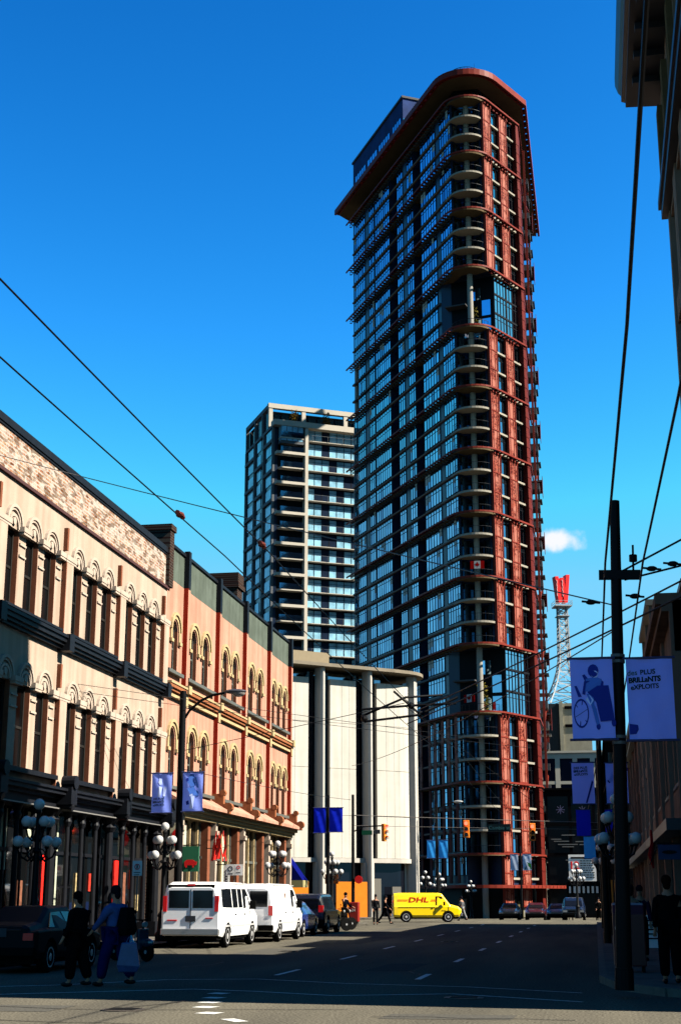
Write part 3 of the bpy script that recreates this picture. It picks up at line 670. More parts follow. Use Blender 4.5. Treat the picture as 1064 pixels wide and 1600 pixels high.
def tower():
    t = thing('residential_tower', 'tallest tower, wedge shaped with a rounded nose, blue glass and red steel ledges', 'skyscraper', (P0[0],P0[1],0))
    FL = 3.1; Z0 = 7.1; NF = 36
    zf = [Z0+FL*k for k in range(NF+1)]       # 7.1 ... 118.7
    atr = (range(6,9), range(24,27))          # open three storey voids
    def body_poly(lcut, rcut, lend=47.4, notch=True):
        p = [LP(lend), ]
        if notch: p += [LP(29.8), LP(29.8,-1.6), LP(26.6,-1.6), LP(26.6), LP(19.5), LP(19.5,-1.6), LP(16.6,-1.6), LP(16.6)]
        p += ([LP(lcut), (BIS[0]*6.6,BIS[1]*6.6), RP(rcut)] if lcut < 5 else [LP(lcut), RP(rcut)]) + [RP(TQ-0.2), FP(0), FP(29)] + [(-6,50.5),(-14.8,46.6)]
        return p
    b = MB(); b.prism(body_poly(4.6,4.6), 3.2, 25.7); b.prism(body_poly(9.3,7.0,44.2), 25.71, 34.99); b.prism(body_poly(4.6,4.6), 35.0, 81.49)
    b.prism(body_poly(9.3,7.0,44.2), 81.5, 90.79); b.prism(body_poly(4.6,4.6), 90.8, 118.6)
    b.build('wall', T_BODY, t)
    b = MB(); b.prism([LP(45),LP(6.5),RP(6.5),RP(TQ-1.2),FP(28,-1.5),(-7,49)], -1.2, 3.19); b.build('ground_floor', T_DARK, t)
    b = MB(); b.prism([LP(46,-1.2),LP(6,-1.2),RP(6,-1.2),RP(TQ-0.8,-1.2),FP(29,-1.2),(-6,49)], 118.7, 121.89); b.build('top_floor', T_GLASSK, t)
    # black linings of the recesses
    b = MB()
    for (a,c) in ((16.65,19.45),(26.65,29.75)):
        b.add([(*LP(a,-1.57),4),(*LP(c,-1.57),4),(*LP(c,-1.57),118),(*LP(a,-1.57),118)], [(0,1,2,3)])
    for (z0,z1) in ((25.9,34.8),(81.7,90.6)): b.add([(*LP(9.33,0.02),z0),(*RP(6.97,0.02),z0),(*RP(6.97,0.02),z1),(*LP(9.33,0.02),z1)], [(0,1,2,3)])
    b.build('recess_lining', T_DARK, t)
    # windows of the long left face
    groups = [(4.75,4.2,5),(10.6,5.9,6),(19.6,2.6,3),(24.0,2.5,3),(29.95,6.6,7),(37.1,2.4,3),(41.5,5.3,6)]
    items = []
    for k in range(-1,NF+0):
        z = zf[0]+FL*k
        for gi,(a,w,n) in enumerate(groups):
            in_at = any(k in r for r in atr)
            if in_at and gi == 0: continue
            if z < 34 and gi > 2: continue        # behind the bank and the other tower: nothing to see there
            if in_at and gi == 6: a, w, n = 41.5, 2.6, 3
            items.append((z,gi,a,w,n))
    def key(i): z,gi,a,w,n = i; return -w*1000/(190+a*0.9+z*0.35)**2
    items.sort(key=key); cache = {}; rest = MB()
    for idx,(z,gi,a,w,n) in enumerate(items):
        if idx < 100:
            vk = (a,w,PRND.randint(0,5))
            if vk not in cache:
                o = win_mesh(leftT(a), w, n).build('window', T_WSET, t); cache[vk] = o; o.location = (0,0,z)
            else:
                o = cache[vk].copy(); COL.objects.link(o); o.parent = t; o.location = (0,0,z)
        else:
            mm = win_mesh((lambda a_,z_: (lambda x,o_,zz: (*LP(a_+x,o_), zz+z_)))(a,z), w, n)
            kk = len(rest.v); rest.v += mm.v; rest.f += [tuple(i+kk for i in f) for f in mm.f]; rest.m += mm.m
    o = rest.build('window', T_WSET, t); o['kind'] = 'stuff'
    # sills: slab edges every floor, left-face shade coloured in, pale round the nose (balconies)
    for k in range(NF+1):
        z = zf[k]
        at = any(k in r and k != r[0] for r in atr)
        if k % 3 == 0: continue
        s = MB()
        if at:
            s.prism([LP(47.3,0.32),LP(9.4,0.32),LP(9.4,-0.2),LP(47.3,-0.2)], z-0.2, z+0.08); s.build('floor_slab', T_SLABD, t)
        else:
            l = MB(); l.prism([LP(47.3,0.28),LP(6.55,0.28),LP(6.55,0.0),LP(47.3,0.0)], z-0.17, z+0.06); l.build('floor_slab', mat('tower_slab_edge_shade', (0.50,0.36,0.29), 0.7, var=0.2, vs=0.5), t)  # shade of the left face put into this brown slab edge
            o1 = plan(0.32, t1=6.5, t2=5.0); s.prism(o1+[RP(5.0,-0.6), RP(5,-1.0), LP(5.0,-1.0), LP(5.0,0.0), LP(6.5,0.0)], z-0.2, z+0.08)
            s.build('floor_slab', [T_SLAB], t)
    for k in range(NF+1):
        z = zf[k]; at = any(k in r and k != r[0] for r in atr)
        if at: continue
        if k % 3 == 0:
            s = MB(); s.prism(plan(0.42, t2=5.0)+[RP(5.0,-1.5), LP(5.0,-1.5)], z-0.22, z+0.06); s.build('balcony_floor', T_SOFF, t)
        if k < NF:
            r = MB(); a = resample(plan(0.22, t1=5.6, t2=4.9, n=8), 0.55); bb = resample(plan(0.26, t1=5.6, t2=4.9, n=8), 0.55)
            ribbon(r, a, bb, z+1.06, z+1.12); ribbon(r, a, bb, z+0.14, z+0.17)
            for p in a: r.box(p[0]-0.015,p[0]+0.015,p[1]-0.015,p[1]+0.015,z+0.1,z+1.1)
            r.build('balcony_railing', T_MULL, t)
    # nose glazing behind the balconies, and the round column
    for k in range(NF):
        if any(k in r for r in atr): continue
        z = zf[k]; V = (BIS[0]*6.6, BIS[1]*6.6)
        for (A, B) in ((LP(4.62), V), (V, RP(4.62))):
            dx, dy = (B[0]-A[0]), (B[1]-A[1]); L = math.hypot(dx,dy); ux, uy = dx/L, dy/L
            w = MB(lambda x,o_,zz: (A[0]+ux*x+uy*o_, A[1]+uy*x-ux*o_, zz+z))
            w.box(0.3,L-0.5,0.02,0.08,0.15,2.6,1)
            for x in (0.25,L*0.5,L-0.5): w.box(x-0.04,x+0.04,0.0,0.12,0.1,2.7,0)
            w.build('window', [T_MULL,T_GLASSB], t)
    cc = (BIS[0]*5.0, BIS[1]*5.0)
    for (a,c) in ((-1.1,25.5),(25.76,34.8),(35.05,81.3),(81.56,90.6),(90.85,118.5)):
        b = MB(); b.cyl((cc[0],cc[1],a),(cc[0],cc[1],c),0.42,n=16); b.build('column', T_COL, t, smooth=True)
    for z0 in (25.76,81.56):
        e = LP(46.9,-0.4); b = MB(); b.cyl((*e,z0),(*e,z0+9.1),0.4,n=12); b.build('column', T_COL, t, smooth=True)
        # void: window wall on the right face, gallery slab, planting and railing
        g = MB(lambda a,o_,z_: (*RP(7.0+a,o_), z_))
        W_ = TQ-7.3
        for r_ in range(3):
            zz = z0+0.2+3.03*r_
            g.box(0,W_,-0.1,0.08,zz+0.1,zz+2.75,1)
            g.box(0,W_,-0.1,0.16,zz-0.15,zz+0.1,0); g.box(0,W_,-0.1,0.12,zz+2.1,zz+2.18,0)
        for i in range(9): g.box(W_*i/8-0.05,W_*i/8+0.05,-0.1,0.15,z0,z0+9.1,0)
        g.box(W_*0.5-0.14,W_*0.5+0.14,-0.1,0.17,z0,z0+9.1,0)
        g.build('window', [T_MULL,T_GLASS2], t)
        def ch(x,o_,zz):
            A = LP(9.3); B = RP(7.0); dx, dy = (B[0]-A[0]), (B[1]-A[1]); L = math.hypot(dx,dy); ux, uy = dx/L, dy/L
            return (A[0]+ux*x+uy*o_, A[1]+uy*x-ux*o_, zz)
        g = MB(ch)
        for (x,w,z_,h) in ((4.9,1.2,z0+5.6,1.9),(4.9,1.2,z0+0.4,2.0),(6.3,1.3,z0+3.0,2.4),(6.3,1.3,z0+0.3,2.2)): g.box(x,x+w,0.05,0.1,z_,z_+h)
        g.build('window', T_GLASS, t)
        g = MB(ch); g.box(1.0,4.2,0.05,1.5,z0+4.6,z0+4.8); g.build('gallery_slab', T_SLABD, t)
        pl = MB(); c = ch(5.2,0.9,0)
        for i in range(150):
            a = random.uniform(0,6.28); rr = random.uniform(0,0.65); zz = z0+random.uniform(0.4,4.2)
            q = [Vector((c[0]+rr*cos(a),c[1]+rr*sin(a),zz))+Vector([random.uniform(-0.28,0.28) for _ in range(3)]) for _ in range(3)]
            pl.add([tuple(v) for v in q], [(0,1,2)])
        tag(pl.build('potted_tree', mat('autumn_leaves', (0.30,0.24,0.05), 0.8, var=0.5, vs=3)),
            'leafy tree in the lower open balcony void of the tallest tower' if z0 < 50 else 'leafy tree in the upper open balcony void of the tallest tower', 'tree').location = (P0[0],P0[1],0)
    # red ledges every third floor
    for k in range(0,NF+1,3):
        z = zf[k]; l = MB()
        s3 = 9.0 if k < NF else 27
        ribbon(l, plan(0.95,R=2.9,t1=48.4,s3=s3), plan(1.12,R=2.9,t1=48.4,s3=s3), z-0.12, z+0.12)
        l.build('sun_ledge', T_RED, t)
        l = MB(); l.prism(comb(LP,5.2,48.3,0.95,0.42,0.33,0.42,0.95), z-0.06, z+0.04); l.build('ledge_slats', T_REDD, t)
        l = MB(); l.prism(comb(RP,5.6,TQ-0.6,0.95,0.3,0.1,0.3,0.95), z-0.15, z+0.04); l.build('ledge_slats', T_REDD, t)
        if z > 30:      # thin second shade line hung under each ledge on the long face
            l = MB(); l.prism(comb(LP,5.0,48.2,0.95,0.35,0.12,0.18,0.5), z-0.5, z-0.42); l.build('shade_slats', T_SLABD, t)
    # right face: two lattice columns, windows and white slab edges between them
    zs = [0.2]+[zf[k] for k in range(0,NF+1,3)]
    for za, zb in zip(zs[:-1], zs[1:]):
        if abs(za-25.7) < 1 or abs(za-81.5) < 1: continue
        for tt in (4.45, 9.05):
            l = MB(lambda a,o_,z_: (*RP(tt+a,o_), z_)); l.box(0.12,2.0,0.42,0.52,za+0.15,zb-0.3)
            l.build('lattice_panel', T_LAT, t)
            l = MB(lambda a,o_,z_: (*RP(tt+a,o_), z_))
            for x in (0,2.0): l.box(x,x+0.14,0.2,0.62,za+0.1,zb-0.2)
            n = 3
            for i in range(n+1): zz = za+0.2+(zb-za-0.6)*i/n; l.box(0.14,2.0,0.3,0.60,zz,zz+0.16)
            l.box(0.5,0.62,0.3,0.58,za+0.2,zb-0.3); l.box(1.5,1.62,0.3,0.58,za+0.2,zb-0.3)
            for x in (0.25,1.05,1.85): l.cyl((*RP(0,0),0),(*RP(0,0),0.0001),0.01,n=3) if False else l.box(x-0.08,x+0.16,0.25,0.85,zb-0.62,zb-0.38)
            l.build('lattice_frame', T_RED, t)
    for k in range(-1,NF):
        z = zf[0]+FL*k
        if any(k in r for r in atr): continue
        for (a,w) in ((6.75,2.2),(11.35,2.2)):
            m = MB(lambda x,o_,zz: (*RP(a+x,o_), zz+z)); m.box(0,w,0.0,0.05,0.1,2.9,1)
            for x in (0,w*0.36,w*0.7,w-0.06): m.box(x,x+0.06,0,0.12,0.1,2.9,0)
            m.box(0,w,0,0.1,2.1,2.16,0); m.box(w*0.4,w*0.66,0.051,0.07,0.3,2.0,2)
            m.build('window', [T_MULL,T_GLASSK,T_GLASS], t)
        m = MB(); m.prism([RP(6.6,0.45),RP(9.1,0.45),RP(9.1,-0.1),RP(6.6,-0.1)], z-0.16, z+0.12); m.prism([RP(11.25,0.45),RP(13.5,0.45),RP(13.5,-0.1),RP(11.25,-0.1)], z-0.16, z+0.12)
        m.build('floor_slab', T_SLAB, t)
    # dark red end wall with its stair and bracing
    m = MB(); m.prism([RP(13.55,-0.1),RP(13.55,0.9),corner_pt(0.9),FP(4.2,0.9),FP(4.2,-0.1)], 0.2, 118.6); m.build('end_wall', T_REDD, t)
    m = MB()
    for k in range(NF*2):
        z = 5+FL*k/2*1.0
        if z < 118: m.prism([RP(13.6,0.95),corner_pt(0.95),FP(4.0,0.95),FP(4.0,0.90),corner_pt(0.9),RP(13.6,0.9)], z, z+0.10)
    m.build('end_wall_ribs', T_REDD, t)
    m = MB()
    for s_ in (8.6, 20.0): m.box(FP(s_,1.3)[0]-0.16,FP(s_,1.3)[0]+0.16,FP(s_)[1]-0.2,FP(s_)[1]+0.2,0,119)
    for k in range(-1,NF):
        z = zf[0]+FL*k; a = FP(8.6,1.3); b_ = FP(20,1.3)
        if k % 3 == 0: m.cyl((a[0],a[1],z),(b_[0],b_[1],z+4.6),0.1,n=4); m.cyl((b_[0],b_[1],z+4.6),(a[0],a[1],z+9.3),0.1,n=4)
    m.build('end_bracing', T_RED, t)
    for k in range(0,NF):
        z = zf[k]; m = MB(); m2 = MB()
        m.box(FP(10)[0]+0.3,FP(10)[0]+1.9,FP(19)[1],FP(22)[1],z-0.15,z+0.05)
        m2.box(FP(10)[0]+0.4,FP(10)[0]+1.7,FP(14)[1],FP(17)[1],z+0.3,z+1.3)
        m.build('stair_landing', T_SLABD, t); m2.build('stair_panel', T_SLABD, t)
    for k in range(0,NF,3):
        m = MB(); z = zf[k]+1.5; x = FP(10)[0]+1.9
        for i in range(7): m.box(x-0.6,x+0.1,FP(19)[1],FP(21)[1],z+i*0.28,z+i*0.28+0.05)
        m.box(x+0.1,x+0.16,FP(19)[1],FP(21)[1],z-0.8,z+2.4)
        m.build('end_balcony', T_REDD, t)
    # lower storeys: red lattice fins in front of the long face
    for (za,zb) in ((3.4,6.9),(7.4,16.1),(16.7,25.4)):
        for tt in (6.0,8.6,10.6,13.2,15.2,18.4,21,24):
            l = MB(lambda a,o_,z_: (*LP(tt+a,o_), z_)); l.box(0,0.75,0.35,0.5,za,zb); l.build('lattice_panel', T_LAT if za > 16 else T_REDD, t)
    # canopy over the pavement
    c = MB(); ribbon(c, plan(0.3,t1=16,t2=17.5), plan(2.3,t1=16,t2=17.5), 2.75, 3.15); c.build('canopy', T_RED, t)
    c = MB()
    for i in range(14): c.box(*(sorted((RP(4+i,2.32)[0]-0.03,RP(4+i,2.32)[0]+0.03))),RP(4+i,2.32)[1]-0.03,RP(4+i,2.32)[1]+0.05,2.8,3.1)
    c.build('canopy_bolts', T_REDD, t)
    # shop windows under it
    c = MB(); c2 = MB()
    for (x,w,h,mm) in ((6.9,1.0,2.3,0),(8.3,0.9,2.1,1),(9.6,1.3,2.4,0),(11.4,1.0,2.0,1)):
        (c if mm == 0 else c2).box(0,0,0,0,0,0) if False else None
        T_ = lambda a,o_,z_: (*RP(x+a,o_), z_)
        m = MB(T_); m.box(0,w,0.02,0.08,-1.0,-1.0+h,1); m.box(-0.06,0,0.0,0.12,-1.1,1.7,0); m.box(w,w+0.06,0,0.12,-1.1,1.7,0); m.box(w*0.2,w*0.8,0.081,0.1,-0.9,0.2,2)
        m.build('shop_window', [T_MULL, mat('tan_shop_display', (0.35,0.27,0.12), 0.6, var=0.6, vs=2.5, col2=(0.08,0.09,0.05)), mat('white_poster', (0.6,0.58,0.5), 0.7, var=0.4, vs=5)], t)  # display in two tan tones with a poster before it
    for i, x in enumerate((3.0,4.5)):
        m = MB(lambda a,o_,z_: (*LP(x+2+a*1.0,o_), z_)); m.box(0,1.2,0.02,0.08,-1.0,1.4,0); m.build('shop_window', mat('warm_shop_front', (0.22,0.10,0.05), 0.6, var=0.5, vs=2), t)
    # roof: overhanging slab, slatted red edge
    zr = 121.9; s3 = 46
    def rp(off): return plan(off, R=3.2, t1=51.0, s3=s3, n=14)
    r = MB(); r.prism(rp(1.5)+[FP(46,-4),FP(31,-4),(-14.8,47.2),(-24.5,47.2)], zr, zr+0.5); r.build('roof', T_SOFF, t)
    r = MB(); ribbon(r, rp(2.0), rp(2.35), zr-0.15, zr+0.8); ribbon(r, rp(1.50), rp(1.72), zr-0.08, zr+0.58); r.build('roof_fascia', T_RED, t)
    r = MB()
    A = rp(1.72); B = rp(2.0)
    for i in range(len(A)-1):
        L = math.hypot(A[i+1][0]-A[i][0],A[i+1][1]-A[i][1]); k = max(1,int(round(L/1.9)))
        for j in range(k):
            u0, u1 = (j+0.0)/k, (j+0.42)/k
            P = [tuple(A[i][c]+(A[i+1][c]-A[i][c])*u for c in (0,1)) for u in (u0,u1)]+[tuple(B[i][c]+(B[i+1][c]-B[i][c])*u for c in (0,1)) for u in (u1,u0)]
            r.prism(P, zr, zr+0.5)
    r.build('roof_slats', T_REDD, t)
    # penthouse box and roof railing
    ph = thing('roof_penthouse', 'dark blue glass plant box standing on the tallest roof', 'rooftop box', (-27.2,221.5,0)); 
    ca = (0,0); la = (-12.4,21.9); ra = (6.0,3.4); ba = (la[0]+ra[0], la[1]+ra[1])
    m = MB(); m.prism([ca,ra,ba,la], 122.5, 137.6); m.build('wall', mat('penthouse_panel', (0.04,0.10,0.36), 0.6, 0.0, var=0.5, vs=0.25, spec=0.03), ph)
    L = math.hypot(*la); ux, uy = la[0]/L, la[1]/L; nx, ny = -uy, ux
    for (a,w,n) in ((0.9,4.0,4),(6.2,5.5,5),(12.5,5.0,4),(18.4,5.6,5)):
        Tf = lambda x,o_,z_: (ux*(a+x)+nx*o_, uy*(a+x)+ny*o_, z_)
        m = MB(Tf)
        for i in range(n): m.box(w*i/n+0.1,w*(i+1)/n-0.25,0.02,0.06,128.5,134.2)
        m.build('window', T_GLASS, ph)
    m = MB(); LR = math.hypot(*ra); vx, vy = ra[0]/LR, ra[1]/LR
    m.prism([(0.1*vx+vy*0.05,0.1*vy-vx*0.05),(2.4*vx+vy*0.05,2.4*vy-vx*0.05),(2.4*vx,2.4*vy),(0.1*vx,0.1*vy)], 128, 133.6); m.build('window', T_GLASS2, ph)
    m = MB(); m.prism([(ca[0]-0.1,ca[1]-0.3),(ra[0]+0.3,ra[1]-0.1),ba,(la[0]-0.3,la[1])], 137.6, 138.0); m.build('roof', T_SLABD, ph)
    r = MB(); a = resample(plan(-0.6,R=3.2,t1=8.5,t2=8.5,n=10),1.2)
    r.tube([(*p,124.8) for p in a],0.05,5); r.tube([(*p,123.8) for p in a],0.03,4)
    for p in a: r.cyl((*p,122.4),(*p,124.8),0.04,n=4)
    r.build('roof_railing', T_MULL, t)
    for (x,y,h) in ((-2.5,9,5),(1.2,9,6.0),(4,10,4.5),(-9,20,4)):
        r = MB(); r.cyl((x,y,122.4),(x,y,122.4+h),0.05,0.02,n=4)
        for i in range(3): r.cyl((x-0.35,y,122.4+h*(0.5+0.15*i)),(x+0.35,y,122.4+h*(0.5+0.15*i)),0.02,n=3)
        r.build('antenna', T_MULL, t)
    # two flags hung on the balconies
    for (lp, z, tt) in ((('nose'), 45.4, 'red and white flag hung flat on a high balcony railing of the tallest tower'), ('left', 27.0, 'red and white flag draped on the rail of the lower open void')):
        px = plan(0.35, t1=5.6, t2=4.9, n=8)
        p = px[4] if lp == 'nose' else px[2]; q = px[6] if lp == 'nose' else px[3]
        dx, dy = q[0]-p[0], q[1]-p[1]; L = math.hypot(dx,dy); dx/=L; dy/=L
        fl = MB(lambda a,o_,z_: (p[0]+dx*a+dy*o_, p[1]+dy*a-dx*o_, z_)); w = 1.9
        fl.box(0,w,0,0.03,z,z+1.1,0); fl.box(w*0.27,w*0.73,0.031,0.04,z+0.01,z+1.09,1)
        leaf = [(0,-.42),(0.06,-.16),(0.3,-.2),(0.24,-.06),(0.42,.06),(0.26,.12),(0.28,.24),(0.14,.16),(0.1,.36),(0,.46)]
        leaf += [(-x,y) for x,y in leaf[::-1] if x > 0]
        fl.plate([(w/2+x*0.9,z+0.55+y*0.9) for x,y in leaf], lambda u,v,d:(u,d,v), 0.041, 0.05, 0)
        f = fl.build('flag', [mat('flag_red',(0.6,0.01,0.01),0.7), mat('flag_white',(0.8,0.8,0.78),0.7)]); f.location = (P0[0],P0[1],0)
        tag(f, tt, 'flag')
tower()
# ------------------------------------------------------------ the lower glass tower on the left
def tower2():
    C = (-54.3,243.9); t = thing('apartment_tower', 'lower glass apartment tower with pale slab edges, left of the tallest one', 'skyscraper', (C[0],C[1],-1.8), radians(29.5))
    G = mat('apartment_glass', (1.0,2.0,2.6), 0.10, 0.35, var=0.5, vs=0.5); GD = mat('apartment_navy_panel', (0.02,0.04,0.09), 0.2, var=0.3, vs=0.4)  # G: pale blue base colour stands in for reflected sky
    S = mat('apartment_white_concrete', (1.15,1.05,0.88), 0.7, var=0.08, vs=0.4); B = mat('apartment_dark', (0.010,0.012,0.018), 0.6); GF = mat('apartment_rail_grey_and_shade', (0.23,0.25,0.27), 0.6)  # GF: grey rails, and white left-face frames with their shade coloured in
    RAIL = glass('balcony_glass', (0.30,0.52,0.70), 0.08, 0.2, 0.5)
    D = 19.0; F = 2.86; ztop = 88.0; nf = 22; zf = [ztop-F*(i+1) for i in range(nf)]
    m = MB(); m.box(0.55,30,0.6,D,-1,ztop); m.build('wall', B, t)
    m = MB(); m.box(-0.02,0.54,0.4,D,-1,ztop-0.2); m.build('side_wall', GD, t)
    # right face: balconies one above the other, a pier, then long slabs
    for i, z in enumerate(zf):
        s = MB()
        if i % 2 == 1: s.box(0.0,5.5,-0.9,0.7,z-0.22,z+0.30); s.build('balcony', S, t)
        else: s.box(0.7,5.2,-0.9,0.7,z-0.05,z+0.16); s.build('balcony', S, t)
        r = MB(); r.box(0.8,5.1,-0.88,-0.83,z+0.2,z+1.25); r.build('balcony_glass', RAIL, t)
        s = MB(); s.prism([(6.1,0.5),(6.6,-0.45),(30,-0.45),(30,0.5)], z-0.04, z+0.09); s.build('floor_slab', S, t)
        r = MB(); r.box(6.9,30,-1.46,-1.42,z+0.2,z+1.15); r.build('balcony_glass', mat('clear_rail', (0.25,0.42,0.5), 0.1, 0.8), t) if False else None
        w = MB(); x = 6.3; pat = [1,1,0,1,1,1,1,1,1,0,1,1,1,0,1,1]; rnd = random.Random(i)
        for j,p in enumerate(pat):
            wd = 1.45
            if rnd.random() < 0.12: p = 1-p
            w.box(x+0.05,x+wd-0.05,0.5,0.58,z+0.16,z+2.5,p+0)
            w.box(x-0.05,x+0.05,0.45,0.6,z+0.15,z+2.7,2)
            if p: w.box(x+0.05,x+wd-0.05,0.47,0.5,z+1.9,z+1.96,2)
            x += wd
        w.build('window', [GD,G,B], t)
        if i % 2 == 0:
            s = MB()
            for x0 in range(7,30,3): s.box(x0,x0+0.05,-0.6,-0.55,z+0.15,z+1.15)
            s.box(6.9,30,-0.59,-0.56,z+1.1,z+1.15); s.build('balcony_railing', GF, t)
    # glass bay under the terrace
    w = MB(); w.box(0.8,5.1,-0.8,0.5,ztop-3.3,ztop-0.5,0)
    for x in (0.8,1.9,3.0,4.1,5.1): w.box(x-0.05,x+0.05,-0.86,-0.78,ztop-3.4,ztop-0.4,1)
    w.box(0.7,5.2,-0.9,0.5,ztop-3.9,ztop-3.4,1); w.build('bay_window', [G,GF], t)
    p = MB(); p.box(5.5,6.1,-0.9,0.5,-1,ztop-0.6); p.build('pier', S, t)
    s = MB(); s.prism([(-0.6,-1.0),(30,-1.0),(30,1.0),(-0.6,1.0)], ztop-0.5, ztop+0.55); s.build('terrace_slab', S, t)
    s = MB(); s.box(-0.35,0.6,1.0,D,ztop-0.4,ztop+0.1); s.build('terrace_slab', GF, t)
    # penthouse frame
    fr = MB()
    for x in (-0.3,6.2,14.6,23.0): fr.box(x,x+0.75,3.4,4.1,ztop+0.5,ztop+4.2)
    fr.box(-0.4,30,3.3,4.2,ztop+4.2,ztop+5.1); fr.build('penthouse_frame', S, t)
    fr = MB(); fr.box(-0.35,0.3,4.2,D,ztop+4.2,ztop+5.0)
    for y in (7.6,12.6,D-0.5): fr.box(-0.33,0.3,y,y+0.5,ztop-0.3,ztop+4.2)
    fr.build('penthouse_frame', GF, t)
    fr = MB(); fr.box(0.4,30,5.0,D,ztop+0.55,ztop+4.1); fr.build('penthouse', T_GLASSK, t)
    fr = MB(); fr.box(0.1,0.4,5.2,12.4,ztop-1,ztop+4.0); fr.build('penthouse', GD, t)
    for i in range(16):
        w = MB(); x = 0.9+i*1.8; w.box(x,x+1.35,4.93,5.0,ztop+1.0,ztop+3.7); w.build('window', mat('penthouse_glass', (0.06,0.13,0.14), 0.1, spec=0.8), t)
    # left face: grid of white frames, shade put in as grey, with windows
    cols = [0.4,6.3,12.3,18.4]
    for y in cols: f = MB(); f.box(-0.42,-0.02,y,y+0.55,-1,ztop-0.4); f.build('frame_post', GF, t)
    for ci in range(3):
        y0, y1 = cols[ci]+0.55, cols[ci+1]
        for i in range(nf):
            z = zf[i]
            if (i+ci) % 2 == 0: f = MB(); f.box(-0.5,-0.02,y0-0.5,y1+0.45,z-0.45,z+0.12); f.build('frame_beam', GF, t)
            if z < 38: continue
            w = MB()
            off = 1.3 if ci != 1 else 2.2
            n = 4 if ci != 1 else 3
            for k in range(n): w.box(-0.12,-0.04,y0+off+k*0.85,y0+off+0.72+k*0.85,z+0.35,z+2.3,1)
            w.box(-0.1,-0.03,y0+off-0.1,y0+off+n*0.85,z+0.28,z+0.35,0)
            w.build('window', [B,G], t)
    for j,x in enumerate((4.2,10.6,18.0)):
        pl = MB(); rnd = random.Random(j)
        pl.cyl((x,2.0,ztop+0.5),(x,2.0,ztop+2.2),0.08,0.04,n=5)
        for i in range(170):
            a = rnd.uniform(0,6.28); e = rnd.uniform(-1,1); rr = 1.0*rnd.random()**0.4
            c = Vector((x+rr*cos(a)*math.sqrt(1-e*e)*0.9,2.0+rr*sin(a)*0.9,ztop+2.6+rr*e*1.25))
            q = [c+Vector([rnd.uniform(-0.25,0.25) for _ in range(3)]) for _ in range(3)]
            pl.add([tuple(v) for v in q], [(0,1,2)])
        o = pl.build('potted_tree', [mat('ochre_shrub', (0.28,0.17,0.03), 0.9, var=0.5, vs=2)])
        o.location = (C[0],C[1],-1.8); o.rotation_euler = (0,0,radians(29.5))
        tag(o, ['yellowing potted tree on the glass tower terrace, nearest its corner','green and yellow potted tree in the middle of the glass tower terrace','rusty orange potted tree on the terrace where the tallest tower hides it'][j], 'tree', 'potted trees on the roof terrace')
tower2()
# ------------------------------------------------------------ right-hand street wall and what stands beyond the crossing
M_TAUPE = mat('taupe_stone', (0.75,0.55,0.42), 0.8, var=0.2, vs=0.8, stain=0.2)
M_TAUPE2 = mat('tan_stucco', (0.62,0.36,0.26), 0.8, var=0.2, vs=0.8, stain=0.2)
M_DCORN = mat('dark_copper_cornice', (0.05,0.055,0.075), 0.45, var=0.3, vs=1.5)
M_SHOPD = mat('dark_shop_front', (0.012,0.012,0.014), 0.4)
def near_building():
    X = 2.96; Y0, Y1, H_ = 22.0, 38.8, 24.7
    t = thing('commercial_building', 'tall shadowed building with a deep dark cornice at the right edge of the photo', 'building', (X,33,0)); T = loc(33)
    b = MB(T); b.box(0.5,16,Y0,Y1,0,H_+0.6); b.build('building_body', M_TAUPE, t)
    pit = [Y0+(Y1-Y0)*i/6 for i in range(7)]
    w = MB(T)
    for i in range(7):
        y = pit[i]; w.box(-0.0,0.5,max(Y0,y-0.45),min(Y1,y+0.45),0,H_)
    w.box(0.02,0.5,Y0,Y1,23.8,H_); lv = [4.3,7.7,11.1,14.5,17.9,21.2]
    for z in lv: w.box(0.05,0.5,Y0,Y1,z-0.7,z)
    w.build('wall', M_TAUPE, t)
    for z in lv:
        for i in range(6):
            y0, y1 = pit[i]+0.45, pit[i+1]-0.45
            f = MB(T); f.box(0.35,0.42,y0,y1,z,z+2.7,1)
            for k in range(4): yy = y0+(y1-y0)*k/3; f.box(0.2,0.36,yy-0.06,yy+0.06,z,z+2.7,0)
            f.box(0.2,0.36,y0,y1,z+1.9,z+2.0,0); f.box(0.1,0.36,y0,y1,z,z+0.12,0); f.build('window', [mat('grey_window_frame',(0.30,0.30,0.31),0.5), M_GLASSD], t)
    for z in (7.6,21.0): l = MB(T); l.box(-0.26,0.05,Y0,Y1+0.1,z,z+0.25); l.box(-0.18,0.05,Y0,Y1+0.1,z-0.3,z); l.build('ledge', M_DCORN, t)
    for i in range(7):
        y = min(max(pit[i],Y0+0.4),Y1-0.4); l = MB(T); l.box(-0.16,0.0,y-0.28,y+0.28,21.3,24.0); l.build('pilaster', mat('ochre_stone',(0.36,0.25,0.13),0.8,var=0.2), t)
    c = MB(T)
    prof = [(0.0,24.65),(-1.0,24.7),(-1.0,24.85),(-1.12,24.9),(-1.12,25.1),(-1.2,25.2),(-1.28,25.45),(-1.28,25.7),(-1.15,25.9),(0.5,25.9),(0.5,24.65)]
    n = len(prof); c.add([(d,Y0-1,z) for d,z in prof]+[(d,Y1+0.5,z) for d,z in prof], [tuple(range(n)),tuple(range(n,2*n))]+[(i,(i+1)%n,(i+1)%n+n,i+n) for i in range(n)])
    c.build('cornice', M_DCORN, t)
    for k in range(12): c = MB(T); y = Y0+0.7+k*1.35; c.box(-0.85,0,y,y+0.22,24.45,24.66); c.build('cornice_bracket', M_DCORN, t)
    s = MB(T)
    for i in range(6):
        s.box(0.3,0.36,pit[i]+0.5,pit[i+1]-0.5,0.2,3.7,0)
    s.build('shop_window', M_GLASSD, t)
near_building()
